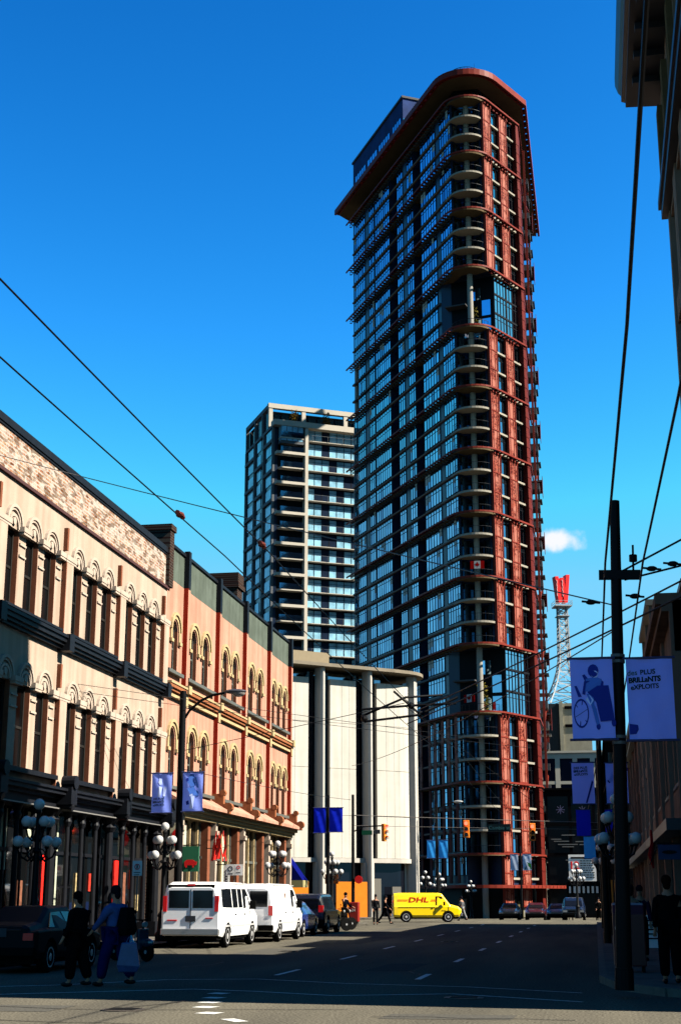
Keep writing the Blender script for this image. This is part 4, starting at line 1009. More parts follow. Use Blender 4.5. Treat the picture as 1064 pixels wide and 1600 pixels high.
def low_building(name_lab, Y0, Y1, H_, m, style):
    X = 2.4; Yc = (Y0+Y1)/2; t = thing('commercial_building', name_lab, 'building', (X,Yc,0)); T = loc(Yc)
    b = MB(T); b.box(0.45,14,Y0,Y1,0,H_); b.build('building_body', m, t)
    n = max(2,int((Y1-Y0)/4.6)); w = MB(T); pit = [Y0+(Y1-Y0)*i/n for i in range(n+1)]
    for y in pit: w.box(-0.1,0.45,max(Y0,y-0.35),min(Y1,y+0.35),0.1,H_-0.5)
    w.box(0,0.45,Y0,Y1,3.6,4.6); w.box(0,0.45,Y0,Y1,H_-1.6,H_-0.2)
    if style: w.box(0,0.45,Y0,Y1,6.6,7.0)
    for i in range(n): w.box(0.02,0.45,pit[i]+1.1,pit[i]+1.5,4.6,H_-1.6); w.box(0.02,0.45,pit[i+1]-1.5,pit[i+1]-1.1,4.6,H_-1.6)
    w.build('wall', m, t)
    for i in range(n):
        f = MB(T); y0, y1 = pit[i]+0.35, pit[i+1]-0.35
        f.box(0.25,0.3,y0,y1,4.6,H_-1.6,1)
        for k in range(5): yy = y0+(y1-y0)*k/4; f.box(0.12,0.26,yy-0.05,yy+0.05,4.6,H_-1.6,0)
        f.box(0.0,0.26,y0,y1,4.55,4.7,0); f.build('window', [mat('pale_window_frame',(0.22,0.22,0.22),0.5), M_GLASSD], t)
        f = MB(T); f.box(0.25,0.3,y0,y1,0.1,3.6,1)
        for k in range(4): yy = y0+(y1-y0)*k/3; f.box(0.1,0.26,yy-0.05,yy+0.05,0.1,3.6,0)
        f.build('shop_window', [M_SHOPD, M_GLASSD], t)
    c = MB(T); c.box(-0.45,0.5,Y0,Y1,H_-0.3,H_+0.0); c.box(-0.3,0.4,Y0,Y1,H_-0.5,H_-0.3); c.build('cornice', M_DCORN if style else M_TAUPE2, t)
    c = MB(T); c.box(-0.5,0.05,Y0+0.02,Y1-0.02,3.3,3.6); c.build('shop_cornice', M_DCORN, t)
    return t
low_building('brown stucco low building in the shade just beyond the tall right-hand one', 38.9, 55.0, 9.6, M_TAUPE2, 0)
low_building('narrow shaded low building with a balcony cornice, second beyond the tall right-hand one', 55.05, 70.0, 9.7, M_TAUPE, 1)
low_building('farthest shaded low building before the crossing on the right', 70.05, 91.0, 9.8, M_TAUPE2, 1)
# roof structures on them
t = thing('roof_frame', 'pale steel roof frame on top of the shaded right-hand buildings', 'roof frame', (4.3,64,9.7))
for (x,y) in ((-1.5,-4),(2.6,-4),(-1.5,5),(2.6,5),(-1.5,0.5),(0.6,-4)): m = MB(); m.box(x-0.07,x+0.07,y-0.07,y+0.07,0,3.7); m.build('post', M_FRAMEG, t)
m = MB(); m.box(-1.7,2.8,-4.2,5.2,3.7,3.95)
m.build('frame_roof', M_FRAMEG, t)
for z in (0.6,1.1,1.6): m = MB(); m.tube([(2.6,-4,z),(-1.5,-4,z),(-1.5,5,z)],0.03,5); m.build('rail', M_FRAMEG, t)
t = thing('roof_cabin', 'brown boxy rooftop cabin behind the large blue banner', 'rooftop box', (5.0,51,9.6)); m = MB(); m.prism([(-1.6,-4),(3,-4),(3,4),(-1.6,4)],0,1.9); m.build('wall', M_TAUPE2, t); m = MB(); m.box(-1.8,3.2,-4.2,4.2,1.9,2.1); m.build('roof', M_DCORN, t)
# dark block past the crossing
def plain_block(name, lab, x0, x1, y0, y1, z0, H_, m, nx, nz, wm, fl=0.2, left=True):
    t = thing(name, lab, 'building', (x0,y0,z0))
    b = MB(); b.box(0,x1-x0,0.3,y1-y0,0,H_); b.build('wall', m, t)
    f = MB(); W_ = x1-x0
    f.box(0,W_,0,0.3,H_-0.8,H_); 
    for i in range(nx+1): x = W_*i/nx; f.box(max(0,x-fl),min(W_,x+fl),0.0,0.3,0,H_-0.8)
    for k in range(nz): z = (H_-0.8)*k/nz; f.box(0,W_,0.02,0.28,z,z+0.45)
    f.build('facade_frame', m, t)
    for i in range(nx):
        for k in range(nz):
            w = MB(); w.box(W_*i/nx+fl,W_*(i+1)/nx-fl,0.22,0.29,(H_-0.8)*k/nz+0.45,(H_-0.8)*(k+1)/nz); w.build('window', wm, t)
    r = MB(); r.box(-0.2,W_+0.2,-0.3,y1-y0,H_,H_+0.3); r.build('roof', m, t)
    return t
M_BLK = mat('near_black_wall', (0.014,0.013,0.014), 0.8, var=0.3)  # near-black base colour
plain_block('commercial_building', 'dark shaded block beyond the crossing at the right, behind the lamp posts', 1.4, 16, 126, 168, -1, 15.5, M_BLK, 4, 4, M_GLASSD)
plain_block('parking_structure', 'pale concrete frame building with dark openings right of the tall tower', -7.3, 3.0, 217, 240, -1.1, 23.5, mat('parkade_concrete',(1.4,1.3,1.05),0.8,var=0.1,vs=0.4), 4, 6, mat('blue_dark_opening',(0.008,0.012,0.05),0.5), 0.35)
g = plain_block('office_building', 'black glass low block at the foot of the pale frame building', -6.3, 3.5, 205, 214, -1.1, 17.2, mat('black_glass_wall',(0.012,0.012,0.014),0.75), 3, 4, mat('near_black_glass',(0.01,0.01,0.012),0.3,spec=0.12))  # near-black panes in a black wall
for (x,z) in ((2.0,16.0-1.5),(5.0,14.4)):
    s = MB()
    for k in range(4): a = pi*k/4; s.cyl((x-0.6*cos(a),-0.1,z-0.6*sin(a)),(x+0.6*cos(a),-0.1,z+0.6*sin(a)),0.05,n=4)
    s.build('star_ornament', mat('pale_ornament',(0.30,0.30,0.55),0.6), g)
rnd = random.Random(3)
for i in range(9):
    x = rnd.uniform(0.5,7); z = rnd.uniform(7.5,11); L = rnd.uniform(0.8,3.0); s = MB(); s.box(x,x+L,-0.12,-0.05,z,z+0.12); s.build('metal_strip', mat('pale_metal_strip',(0.35,0.36,0.33),0.4), g)
# machine room carrying the red letter tower
t = thing('machine_room', 'grey boxy roof storey under the red letter mast', 'building', (-8.0,246,0)); 
m = MB(); m.box(0,3.6,0.2,10,20,33.6); m.build('wall', mat('grey_shaded_wall',(0.10,0.12,0.13),0.7,var=0.2), t)  # shade of the left wall put into its grey
m = MB(); m.box(3.6,8.6,0.0,10,20,33.6); m.build('wall', mat('lit_brick_wall',(1.0,0.92,0.68),0.8,var=0.15,vs=1,stain=0.1), t)  # sunlight on the right wall put into its pale brick colour
for z in (24.5,29.5,32.6): m = MB(); m.box(4.2,8.0,-0.15,-0.02,z,z+0.5); m.build('vent_strip', M_BLK, t)
m = MB(); m.box(3.3,3.9,-0.3,0.3,20,33.9); m.build('corner_pier', mat('lit_brick_wall',(0,0,0)), t)
# lattice mast with the big red letter
t = thing('sign_tower', 'white steel lattice mast topped by a huge red letter, right of the tall tower', 'sign tower', (-3.6,252,33.9), radians(14)); t.scale = (0.8,0.8,0.79)
W_ST = mat('white_mast_steel', (1.0,1.05,1.08), 0.5, var=0.25, vs=1)
def half(z):   # half-width of the mast, Eiffel like flare at the foot
    return 0.95+ (3.1*max(0,(10.5-z)/10.5)**1.7) + 0.35*max(0,(21-z)/21)
m = MB(); zz = [0,2.6,5.2,7.8,10.2,12.2,14.2,16.2,18.0,19.6,21.0,22.2]
cor = [(-1,-1),(1,-1),(1,1),(-1,1)]
for a,b_ in zip(zz[:-1],zz[1:]):
    for i in range(4):
        p, q = cor[i], cor[(i+1)%4]
        P = lambda c,z: (c[0]*half(z),c[1]*half(z),z)
        m.cyl(P(p,a),P(p,b_),0.19,n=4); m.cyl(P(p,a),P(q,b_),0.10,n=3); m.cyl(P(q,a),P(p,b_),0.10,n=3); m.cyl(P(p,b_),P(q,b_),0.12,n=3)
m.build('lattice', W_ST, t)
m = MB(); m.box(-1.9,1.9,-1.9,1.9,22.2,22.45); m.box(-1.4,1.4,-1.4,1.4,20.0,20.15)
for z in (22.9,23.4): m.tube([(-1.9,-1.9,z),(1.9,-1.9,z),(1.9,1.9,z),(-1.9,1.9,z),(-1.9,-1.9,z)],0.05,4)
for c in cor: m.cyl((c[0]*1.9,c[1]*1.9,22.4),(c[0]*1.9,c[1]*1.9,23.4),0.05,n=4)
m.build('platform', W_ST, t)
R_ = mat('sign_red', (2.4,0.03,0.015), 0.45); m = MB()
wp = [(-2.6,6.2),(-1.45,6.2),(-0.95,2.2),(-0.45,5.9),(0.45,5.9),(0.95,2.2),(1.45,6.2),(2.6,6.2),(1.6,0),(0.45,0),(0,3.0),(-0.45,0),(-1.6,0)]
T_ = lambda u,v,d: (u*0.62-d*0.25, d, v+23.2)
def quad(m,pts): m.plate(pts, T_, -0.75, 0.75)
quad(m,[(-2.6,6.0),(-1.4,6.0),(-0.45,0),(-1.6,0)]); quad(m,[(-0.45,0.003),(-1.0,2.9),(-0.55,5.7),(0.0,5.7),(0.0,2.6)]); quad(m,[(0.003,5.7),(0.55,5.7),(1.0,2.9),(0.45,0.003),(0.003,2.6)]); quad(m,[(1.45,6.4),(2.7,6.4),(1.65,0),(0.45,0)])
m.build('letter', R_, t)
m = MB()
for x in (-1.15,0.1):
    for k in range(7): m.cyl((x+0.1*(k%2),-0.82,28.4-k*0.55),(x-0.1*(k%2)+0.1,-0.82,27.9-k*0.55),0.06,n=3)
m.build('letter_tubing', W_ST, t)
# orange hoarding and big price board on the far right corner
t = thing('hoarding', 'orange hoarding panel low on the far right corner', 'hoarding', (1.0,125.2,-0.3)); m = MB(); m.box(0,1.1,0,0.1,0,3.3); m.build('board', mat('orange_hoarding_r',(0.75,0.30,0.06),0.7,var=0.1), t)
m = MB(); m.box(0.45,0.6,-0.06,-0.002,0,3.3); m.box(-0.05,1.15,-0.04,-0.002,3.3,3.4); m.build('frame', M_BLK, t)
t = thing('price_board', 'white lettered price board hung above the far street', 'sign', (-2.1,124,0)); m = MB(); m.box(0,2.25,0,0.12,2.9,5.05); m.build('board', mat('board_white',(2.2,2.1,1.95),0.7,var=0.12,vs=3), t)
m = MB(); rnd = random.Random(5)
m.box(0.2,2.1,-0.03,-0.003,4.72,4.86,0)
for k in range(8):
    x = 0.95
    while x < 2.0: w = rnd.uniform(0.08,0.24); m.box(x,min(x+w,2.1),-0.03,-0.003,4.5-k*0.19,4.57-k*0.19,0); x += w+0.06
m.build('lettering', M_BLK, t)
vs, fs = text_mesh('12', 0.85, 0.01, bold=0.02); m = MB(lambda x,y,z:(x+0.45,y-0.012,z+4.15)); m.add(vs,fs); m.build('number', mat('sign_red',(0,0,0)), t)
m = MB()
for x in (0.1,2.05): m.box(x,x+0.1,0.13,0.23,gz(124),5.0)
m.build('leg', M_BLK, t)
t = thing('awning', 'black awning with white stripes under the price board', 'awning', (-2.4,127,0)); m = MB(); m.add([(0,0,2.0),(3.6,0,2.0),(3.6,1.4,2.9),(0,1.4,2.9),(0,0,1.9),(3.6,0,1.9),(3.6,1.4,2.8),(0,1.4,2.8)],[(0,1,2,3),(4,7,6,5),(0,4,5,1),(1,5,6,2),(2,6,7,3),(3,7,4,0)]); m.build('canvas', M_BLK, t)
for i in range(9): m = MB(); m.add([(0.2+i*0.38,-0.02,1.95),(0.38+i*0.38,-0.02,1.95),(0.38+i*0.38,-0.02,2.5),(0.2+i*0.38,-0.02,2.5),(0.2+i*0.38,-0.05,1.95),(0.38+i*0.38,-0.05,1.95),(0.38+i*0.38,-0.05,2.5),(0.2+i*0.38,-0.05,2.5)],[(0,1,2,3),(4,5,6,7),(0,4,5,1),(1,5,6,2),(2,6,7,3),(3,7,4,0)]); m.build('stripe', mat('board_white',(0,0,0)), t)
m = MB()
for x in (0.05,3.5): m.box(x,x+0.07,1.3,1.37,gz(127),2.85)
m.build('post', M_BLK, t)
# ------------------------------------------------------------ street furniture
M_POLE = mat('pole_black', (0.010,0.010,0.012), 0.5, var=0.3, vs=4)
M_GLOBE = mat('opal_globe', (1.15,1.13,1.1), 0.25)
M_WIRE = mat('wire_black', (0.012,0.012,0.014), 0.5)
M_WIREP = mat('span_wire_grey', (0.40,0.36,0.33), 0.5)
def globe_lamp(label, x, y, rz=0.5):
    t = thing('globe_street_lamp', label, 'street lamp', (x,y,max(gz(y),-2)+0.13), rz, 'cast iron street lamps with white globes')
    m = MB(); m.lathe([(0.24,0),(0.24,0.25),(0.17,0.35),(0.15,0.8),(0.19,0.85),(0.10,1.0),(0.075,2.6),(0.12,2.65),(0.07,2.75),(0.06,3.7)],n=12)
    m.build('post', M_POLE, t, smooth=True)
    def arm(r, z, k, a0):
        for i in range(k):
            a = a0+2*pi*i/k; c, s = cos(a), sin(a); m = MB()
            m.tube([(0.05*c,0.05*s,z-0.35),(r*0.45*c,r*0.45*s,z-0.5),(r*0.85*c,r*0.85*s,z-0.38),(r*c,r*s,z-0.2)],0.028,6)
            m.tube([(0.05*c,0.05*s,z-0.15),(r*0.35*c,r*0.35*s,z-0.22),(r*0.6*c,r*0.6*s,z-0.42)],0.018,5)
            m.lathe([(0.04,-0.2),(0.07,-0.16),(0.06,-0.13)],(r*c,r*s,z),n=8); am = m.build('arm', M_POLE, t)
            g = MB(); g.ball((r*c,r*s,z),0.148,14,9); g.build('globe', M_GLOBE, am, smooth=True)
    arm(0.34,3.42,4,0.35); arm(0.56,2.9,4,0.35)
    g = MB(); g.ball((0,0,3.88),0.15,14,9); g.build('globe', M_GLOBE, t, smooth=True)
    m = MB(); m.lathe([(0.05,3.6),(0.09,3.68),(0.07,3.73)],n=8); m.build('finial', M_POLE, t)
    return t
L0 = globe_lamp('shaded globe lamp before the black shop front, nearest on the left', -14.6, 37.0)
def gl(lab, x, y, rz): 
    c = dup(L0, (x,y,gz(y)+0.13), rz, lab); return c
gl('sunlit globe lamp half hidden by the tall light pole on the left', -14.85, 49.6, 0.9)
gl('sunlit globe lamp before the last bay of the pink building', -14.5, 66.7, 0.45)
gl('small globe lamp before the first white fin of the bank', -14.9, 83.3, 0.2)
gl('far globe lamp at the right end of the bank, just left of the banner pole', -14.6, 128, 0.5)
gl('far globe lamp behind the blue banner pole right of the bank', -14.0, 134, 0.2)
gl('far globe lamp before the entrance of the tallest tower', -13.3, 160, 0.3)
gl('shaded globe lamp just left of the big dark pole on the right', 0.62, 37.5, 0.55)
gl('shaded globe lamp farther back on the right kerb', 0.55, 60.5, 0.1)
gl('shaded globe lamp in front of the white price board', -1.35, 112, 0.1)
# ---- banners
def figure_athlete(mb, T, m):
    def ringp(cx,cz,r,w,sx=1.0,n=20):
        for i in range(n):
            a,b = 2*pi*i/n, 2*pi*(i+1)/n
            mb.plate([(cx+sx*(r-w)*cos(a),cz+(r-w)*sin(a)),(cx+sx*r*cos(a),cz+r*sin(a)),(cx+sx*r*cos(b),cz+r*sin(b)),(cx+sx*(r-w)*cos(b),cz+(r-w)*sin(b))],T,0.004,0.006,m)
    ringp(-0.20,-0.25,0.25,0.035,0.52)
    for k in range(3):
        a = pi*k/3+0.3; c,s = cos(a),sin(a); mb.plate([(-0.20+0.115*c-0.008,-0.25+0.22*s),(-0.20+0.115*c+0.008,-0.25+0.22*s),(-0.20-0.115*c+0.008,-0.25-0.22*s),(-0.20-0.115*c-0.008,-0.25-0.22*s)],T,0.004,0.006,m)
def banner(w, h, side, parent_pole, zc, art, cols):
    pass
def fabric(name, col):
    if name in MATS: return MATS[name]
    m = mat(name, col, 0.8, var=0.06, vs=2); n = m.node_tree; b = n.nodes['Principled BSDF']; o = n.nodes['Material Output']
    tr = n.nodes.new('ShaderNodeBsdfTranslucent'); tr.inputs[0].default_value = (*[min(0.9,c*KC*0.9) for c in col],1); mx = n.nodes.new('ShaderNodeMixShader'); mx.inputs[0].default_value = 0.5
    n.links.new(b.outputs[0], mx.inputs[1]); n.links.new(tr.outputs[0], mx.inputs[2]); n.links.new(mx.outputs[0], o.inputs[0]); return m
F_PERI = fabric('periwinkle_banner', (1.15,1.55,4.2)); F_DB = fabric('deep_blue_banner', (0.03,0.08,2.0)); F_SKY = fabric('bright_blue_banner', (0.15,1.2,2.9)); F_WHT = fabric('white_green_banner', (1.6,1.9,2.4))
I_DB = mat('banner_ink_blue', (0.05,0.10,0.75), 0.8); I_MB = mat('banner_ink_midblue', (0.2,0.5,1.7), 0.8); I_LB = mat('banner_ink_pale', (1.5,1.8,2.9), 0.8); I_GR = mat('banner_ink_green', (0.005,0.06,0.03), 0.8); I_GL = mat('banner_ink_lightgreen', (0.05,0.25,0.10), 0.8)
def hang_banner(label, x, y, z0, z1, x0, x1, fab, art=None, group=None):
    """cloth from x0..x1 (world x) hung facing the camera side, slightly billowed"""
    t = thing('banner', label, 'banner', (x,y,(z0+z1)/2), 0, group)
    w, h = x1-x0, z1-z0; cx = (x0+x1)/2-x
    bow = lambda u,v: -0.035*cos(pi*u/w)*cos(pi*v/h)+0.016*sin(9*u/w+5*v/h)+0.008*sin(17*v/h-6*u/w)
    T = lambda u,v,d: (cx+u, bow(u,v)-d, v)
    n = 16; vs = [T(-w/2+w*i/n,-h/2+h*j/n,0) for j in range(n+1) for i in range(n+1)]
    m = MB(); m.add(vs, [(j*(n+1)+i,j*(n+1)+i+1,(j+1)*(n+1)+i+1,(j+1)*(n+1)+i) for j in range(n) for i in range(n)])
    cl_ = m.build('cloth', fab, t, smooth=False)
    for v in (h/2, -h/2): r = MB(); r.cyl((cx-w/2-0.05,-0.01,v),(cx+w/2+0.05,-0.01,v),0.022,n=6); r.build('banner_rod', mat('banner_rod_blue',(0.10,0.12,0.30),0.5), t)
    if art: art(cl_, T, w, h)
    return t
def poly_art(t, T, parts, sc):
    for mname, polys in parts:
        m = MB()
        for p in polys: m.plate([(u*sc,v*sc) for u,v in p], T, 0.008, 0.012)
        m.build('print', mname, t)
def circ(cx,cz,r,n=12,sx=1): return [(cx+sx*r*cos(2*pi*i/n),cz+r*sin(2*pi*i/n)) for i in range(n)]
def art_wheel(t,T,w,h):
    m = MB(); figure_athlete(m, T, 0)
    m2 = MB(); k = len(m.v); m.build('print', I_DB, t)
    poly_art(t,T,[(I_DB,[circ(0.03,0.48,0.115,12,0.8),[(-0.02,0.22),(0.28,0.22),(0.36,-0.38),(0.12,-0.40),(0.05,-0.02),(-0.08,0.10)],circ(0.08,-0.48,0.06,10,0.6),circ(0.34,-0.42,0.065,10,0.6),[(-0.30,0.22),(-0.26,0.22),(-0.18,0.03),(-0.24,0.03)],[(-0.16,0.40),(-0.12,0.42),(-0.03,0.30),(-0.10,0.26)],[(0.04,0.02),(0.34,-0.34),(0.32,-0.37),(0.02,-0.02)]]),
        (I_DB,[[(-0.09,0.30),(-0.13,0.30),(-0.17,0.08),(-0.12,0.06)],[(0.16,0.32),(0.20,0.28),(0.16,0.06),(0.12,0.06)],[(0.0,0.40),(0.08,0.38),(0.06,0.33),(0.02,0.33)]]),
        (I_MB,[[(-0.10,0.34),(0.0,0.36),(0.10,0.36),(0.17,0.33),(0.14,0.12),(-0.12,0.12)],[(-0.10,0.08),(0.02,0.08),(0.10,-0.44),(0.05,-0.46),(-0.02,-0.14)]]),
        (I_LB,[circ(0.05,0.42,0.062,10),[(-0.02,0.30),(0.10,0.30),(0.07,0.20)],[(-0.12,-0.02),(-0.05,0.06),(0.02,-0.03),(-0.04,-0.12)]])],1.0)
def txt(t,T,body,u,v,size,m,sh=0,b=0.0,sp=1.0):
    vs,fs = text_mesh(body,size,0.003,bold=b,align='LEFT',spacing=sp); mb = MB(); mb.v = [T(u+x,v+z+x*sh,0.012+y) for x,y,z in vs]; mb.f = fs; mb.m = [0]*len(fs); mb.build('lettering', m, t)
def art_text(t,T,w,h):
    txt(t,T,'des',-0.38,0.44,0.13,I_GL,0.06); txt(t,T,'PLUS',-0.16,0.45,0.12,I_GR,0.06,0.002)
    txt(t,T,'BRILLaNTS',-0.36,0.31,0.125,I_GR,0.06,0.004,0.92); txt(t,T,'eXPLOITS',-0.33,0.19,0.115,I_GR,0.06,0.002,0.95)
    poly_art(t,T,[(I_DB,[[(-0.38,-0.42),(-0.24,-0.44),(-0.23,-0.52),(-0.27,-0.59),(-0.38,-0.60)]]),(I_MB,[[(-0.33,-0.46),(-0.28,-0.46),(-0.28,-0.55),(-0.33,-0.56)]])],1.0)
def art_text_small(t,T,w,h):
    txt(t,T,'DES PLUS',-0.30,-0.22,0.10,I_GR,0.06,0.002); txt(t,T,'BRILLaNTS',-0.32,-0.33,0.10,I_GR,0.06,0.003,0.9); txt(t,T,'eXPLOITS',-0.30,-0.44,0.10,I_GR,0.06,0.002,0.95)
    poly_art(t,T,[(I_LB,[[(-0.10,0.52),(-0.02,0.50),(0.02,0.30),(-0.06,0.26),(-0.12,0.36)],[(-0.10,0.24),(0.02,0.20),(-0.04,-0.14),(-0.14,-0.14)],[(0.08,0.22),(0.18,0.18),(0.14,-0.12),(0.06,-0.12)]])],1.0)
def art_text_top(t,T,w,h):
    txt(t,T,'DES PLUS',-0.30,0.50,0.11,I_GR,0.05,0.003); txt(t,T,'BRILLaNTS',-0.31,0.39,0.11,I_GR,0.05,0.004,0.9); txt(t,T,'eXPLOITS',-0.29,0.28,0.11,I_GR,0.05,0.003,0.95)
    poly_art(t,T,[(I_DB,[[(0.30,0.10),(0.34,0.02),(0.12,-0.66),(0.06,-0.66)]])],1.0)
def art_board(t,T,w,h):
    poly_art(t,T,[(I_MB,[circ(0.12,-0.06,0.11),[(-0.20,0.12),(0.05,0.18),(0.10,-0.02),(-0.08,-0.10)],[(-0.10,0.62),(0.02,0.62),(0.12,0.22),(-0.06,0.16),(-0.22,0.36)],[(0.05,0.52),(0.14,0.5),(0.22,0.14),(0.15,0.14)]]),
        (I_LB,[[(-0.12,0.02),(0.06,0.06),(0.02,-0.14),(-0.10,-0.16)],[(-0.05,-0.16),(0.08,-0.14),(0.02,-0.6),(-0.12,-0.58)]]),(I_DB,[[(-0.26,0.46),(-0.18,0.50),(-0.14,0.40),(-0.22,0.34)],[(-0.24,-0.34),(-0.14,-0.30),(-0.12,-0.44),(-0.22,-0.46)],[(0.05,-0.02),(0.22,-0.12),(0.18,-0.20),(0.04,-0.10)]])],1.0)
def art_skier(t,T,w,h):
    poly_art(t,T,[(I_DB,[[(-0.05,0.45),(0.25,0.60),(0.35,0.50),(0.05,0.25),(-0.25,0.0),(-0.32,0.08)],[(0.0,0.3),(0.12,0.22),(-0.10,-0.45),(-0.28,-0.60)],[(0.18,0.2),(0.26,0.2),(0.20,-0.1),(0.12,-0.1)],circ(0.32,0.46,0.07)])],1.0)
def pole(name, label, x, y, h, r0, r1, base=0.13, cat='pole'):
    t = thing(name, label, cat, (x,y,gz(y)+base)); m = MB(); m.cyl((0,0,0),(0,0,h-base),r0,r1,n=16); m.build('shaft', M_POLE, t, smooth=True)
    m = MB(); m.cyl((0,0,0),(0,0,0.35),r0*1.18,r0*1.12,n=16); m.build('base', M_POLE, t); return t
def bands(t, zs, r):
    for z in zs: m = MB(); m.cyl((0,0,z),(0,0,z+0.05),r,n=12); m.build('clamp', mat('clamp_steel',(0.20,0.20,0.20),0.4), t)
pA = pole('utility_pole', 'big black pole on the right kerb carrying the largest pair of banners', 0.40, 25.0, 8.45, 0.135, 0.085); pA.rotation_euler = (0,0.030,0)
m = MB(); m.box(-0.30,0.42,-0.09,0.02,6.88,7.04); m.build('cross_arm', M_POLE, pA)
m = MB(); m.cyl((0.3,-0.03,7.0),(0.3,-0.03,7.5),0.02,n=5); m.cyl((0.3,-0.03,7.2),(0.3,-0.03,7.32),0.07,n=8); m.build('insulator', M_POLE, pA)
bands(pA, (4.0,4.1,5.4,5.5), 0.125)
hang_banner('largest periwinkle banner showing a wheelchair athlete, left side of the big pole', 0.52, 24.85, 4.20, 5.60, -0.26, 0.46, F_PERI, art_wheel)
hang_banner('largest periwinkle banner with green lettering, right side of the big pole', 0.52, 24.85, 4.17, 5.58, 0.69, 1.47, F_PERI, art_text)
pB = pole('street_light_pole', 'dark pole on the right kerb carrying the second pair of banners', 0.33, 50, 6.8, 0.12, 0.09)
hang_banner('shaded banner with green lettering, left of the second pole on the right', 0.33, 49.85, 4.65, 6.05, -0.62, 0.13, F_PERI, art_text_top)
hang_banner('shaded banner with a dark blue skier print, right of the second pole', 0.33, 49.85, 4.65, 6.02, 0.52, 1.25, F_PERI, art_skier)
pC = pole('street_light_pole', 'farther dark pole on the right kerb with plain deep blue banners', 0.36, 74, 7.5, 0.11, 0.08)
hang_banner('plain deep blue banner left of the third pole on the right', 0.36, 73.85, 4.55, 5.85, -0.78, -0.08, F_DB); hang_banner('plain deep blue banner right of the third pole on the right', 0.36, 73.85, 4.55, 5.85, 0.5, 1.0, F_DB)
pD = pole('street_light_pole', 'farthest dark pole before the crossing on the right kerb', 0.4, 88, 7.5, 0.11, 0.08)
hang_banner('bright blue banner on the farthest right-hand pole', 0.4, 87.85, 3.8, 5.1, -0.55, 0.12, F_SKY); hang_banner('bright blue banner with white figures on the farthest right-hand pole', 0.4, 87.85, 3.8, 5.1, 0.5, 0.95, F_SKY)
# left light pole with cobra head
pL = pole('street_light_pole', 'tall black light pole with a curved arm before the pink building', -14.45, 50, 8.85, 0.15, 0.12)
m = MB(); m.tube([(0.1,0,7.75),(0.25,0,8.0),(0.65,0,8.35),(1.1,0,8.55),(1.55,0,8.62)],0.05,8); m.build('lamp_arm', M_POLE, pL)
m = MB(); m.ball((1.95,0,8.66),0.42,12,8,sq=(1,0.36,0.22)); m.build('lamp_head', mat('lamp_head_grey',(0.12,0.12,0.14),0.4), pL, smooth=True)
m = MB(); m.ball((2.08,0,8.59),0.24,12,8,sq=(1,0.5,0.55)); m.build('lamp_lens', mat('lamp_lens',(0.5,0.45,0.4),0.2), pL, smooth=True)
hang_banner('periwinkle banner with green lettering, left side of the tall light pole', -14.45, 49.85, 4.50, 5.90, -15.46, -14.72, F_PERI, art_text_small)
hang_banner('periwinkle banner with an upside down snowboarder, right side of the tall light pole', -14.45, 49.85, 4.54, 5.92, -14.32, -13.58, F_PERI, art_board)
p2 = pole('street_light_pole', 'black pole with two deep blue banners before the bank', -14.72, 81, 7.2, 0.11, 0.08)
hang_banner('deep blue banner left of the pole before the bank', -14.72, 80.85, 5.1, 6.5, -15.5, -14.82, F_DB, None); hang_banner('deep blue banner right of the pole before the bank', -14.72, 80.85, 5.15, 6.5, -14.62, -13.85, F_DB, None)
p3 = pole('traffic_light_pole', 'black pole holding an orange signal and green street sign before the bank', -13.95, 85, 7.5, 0.11, 0.08)
m = MB(); m.tube([(0,0,5.2),(0.6,0,5.5),(1.8,0,5.55)],0.04,6); m.build('signal_arm', M_POLE, p3)
M_SIGO = mat('signal_orange', (2.4,0.65,0.04), 0.45); M_LENSR = mat('signal_red_lit', (0.9,0.03,0.02), 0.3, emit=((1.0,0.06,0.03),1.5)); M_LENSD = mat('signal_dark_lens', (0.03,0.02,0.015), 0.2)
def signal(label, x, y, z, rz, parent=None, fn='traffic_light'):
    if parent is None: t = thing(fn, label, 'traffic light', (x,y,z), rz)
    else: t = parent
    ox, oy, oz = (x,y,z) if parent is not None else (0,0,0)
    Tt = (lambda a,b,c: (ox+a*cos(rz)-b*sin(rz), oy+a*sin(rz)+b*cos(rz), oz+c)) if parent is not None else None
    m = MB(Tt); m.box(-0.17,0.17,-0.1,0.1,-0.5,0.5); h = m.build('housing', M_SIGO, t, bevel=0.02)
    for k,(zz,ml) in enumerate(((0.32,M_LENSR),(0,M_LENSD),(-0.32,M_LENSD))):
        m = MB(Tt); m.cyl((0,-0.1,zz),(0,-0.115,zz),0.115,n=14); m.build('lens', ml, h)
        m = MB(Tt)
        for i in range(8):
            a = pi*i/7-0.1; m.box(0.12*cos(a)-0.02,0.12*cos(a)+0.02,-0.27,-0.10,zz+0.12*sin(a)-0.01,zz+0.12*sin(a)+0.01)
        m.build('visor', M_SIGO, h)
    return t
m = MB(); signal('', 1.85, 0, 5.15, 1.35, p3)
def street_sign(parent, x, y, z, w, h, col, rz=0):
    m = MB(); m.box(x-w/2,x+w/2,y-0.02,y+0.02,z-h/2,z+h/2); m.build('street_sign', col, parent)
street_sign(p3, 0.85, -0.05, 5.15, 0.62, 0.26, mat('sign_green',(0.02,0.20,0.10),0.5)); street_sign(p3, 1.42, -0.05, 5.2, 0.42, 0.24, mat('sign_cream',(0.5,0.45,0.36),0.5))
signal('orange traffic light hanging left of centre over the crossing', -7.25, 85, 5.45, 0.0)
signal('orange traffic light hanging over the crossing before the tower edge', -3.45, 85.2, 5.25, 0.15)
t = thing('street_name_sign', 'dark street name sign hung on the span wire between the two signals', 'sign', (-5.35,85.1,5.5)); m = MB(); m.box(-0.66,0.66,-0.03,0.03,-0.22,0.22); m.build('plate', mat('sign_teal_dark',(0.01,0.035,0.045),0.5), t)
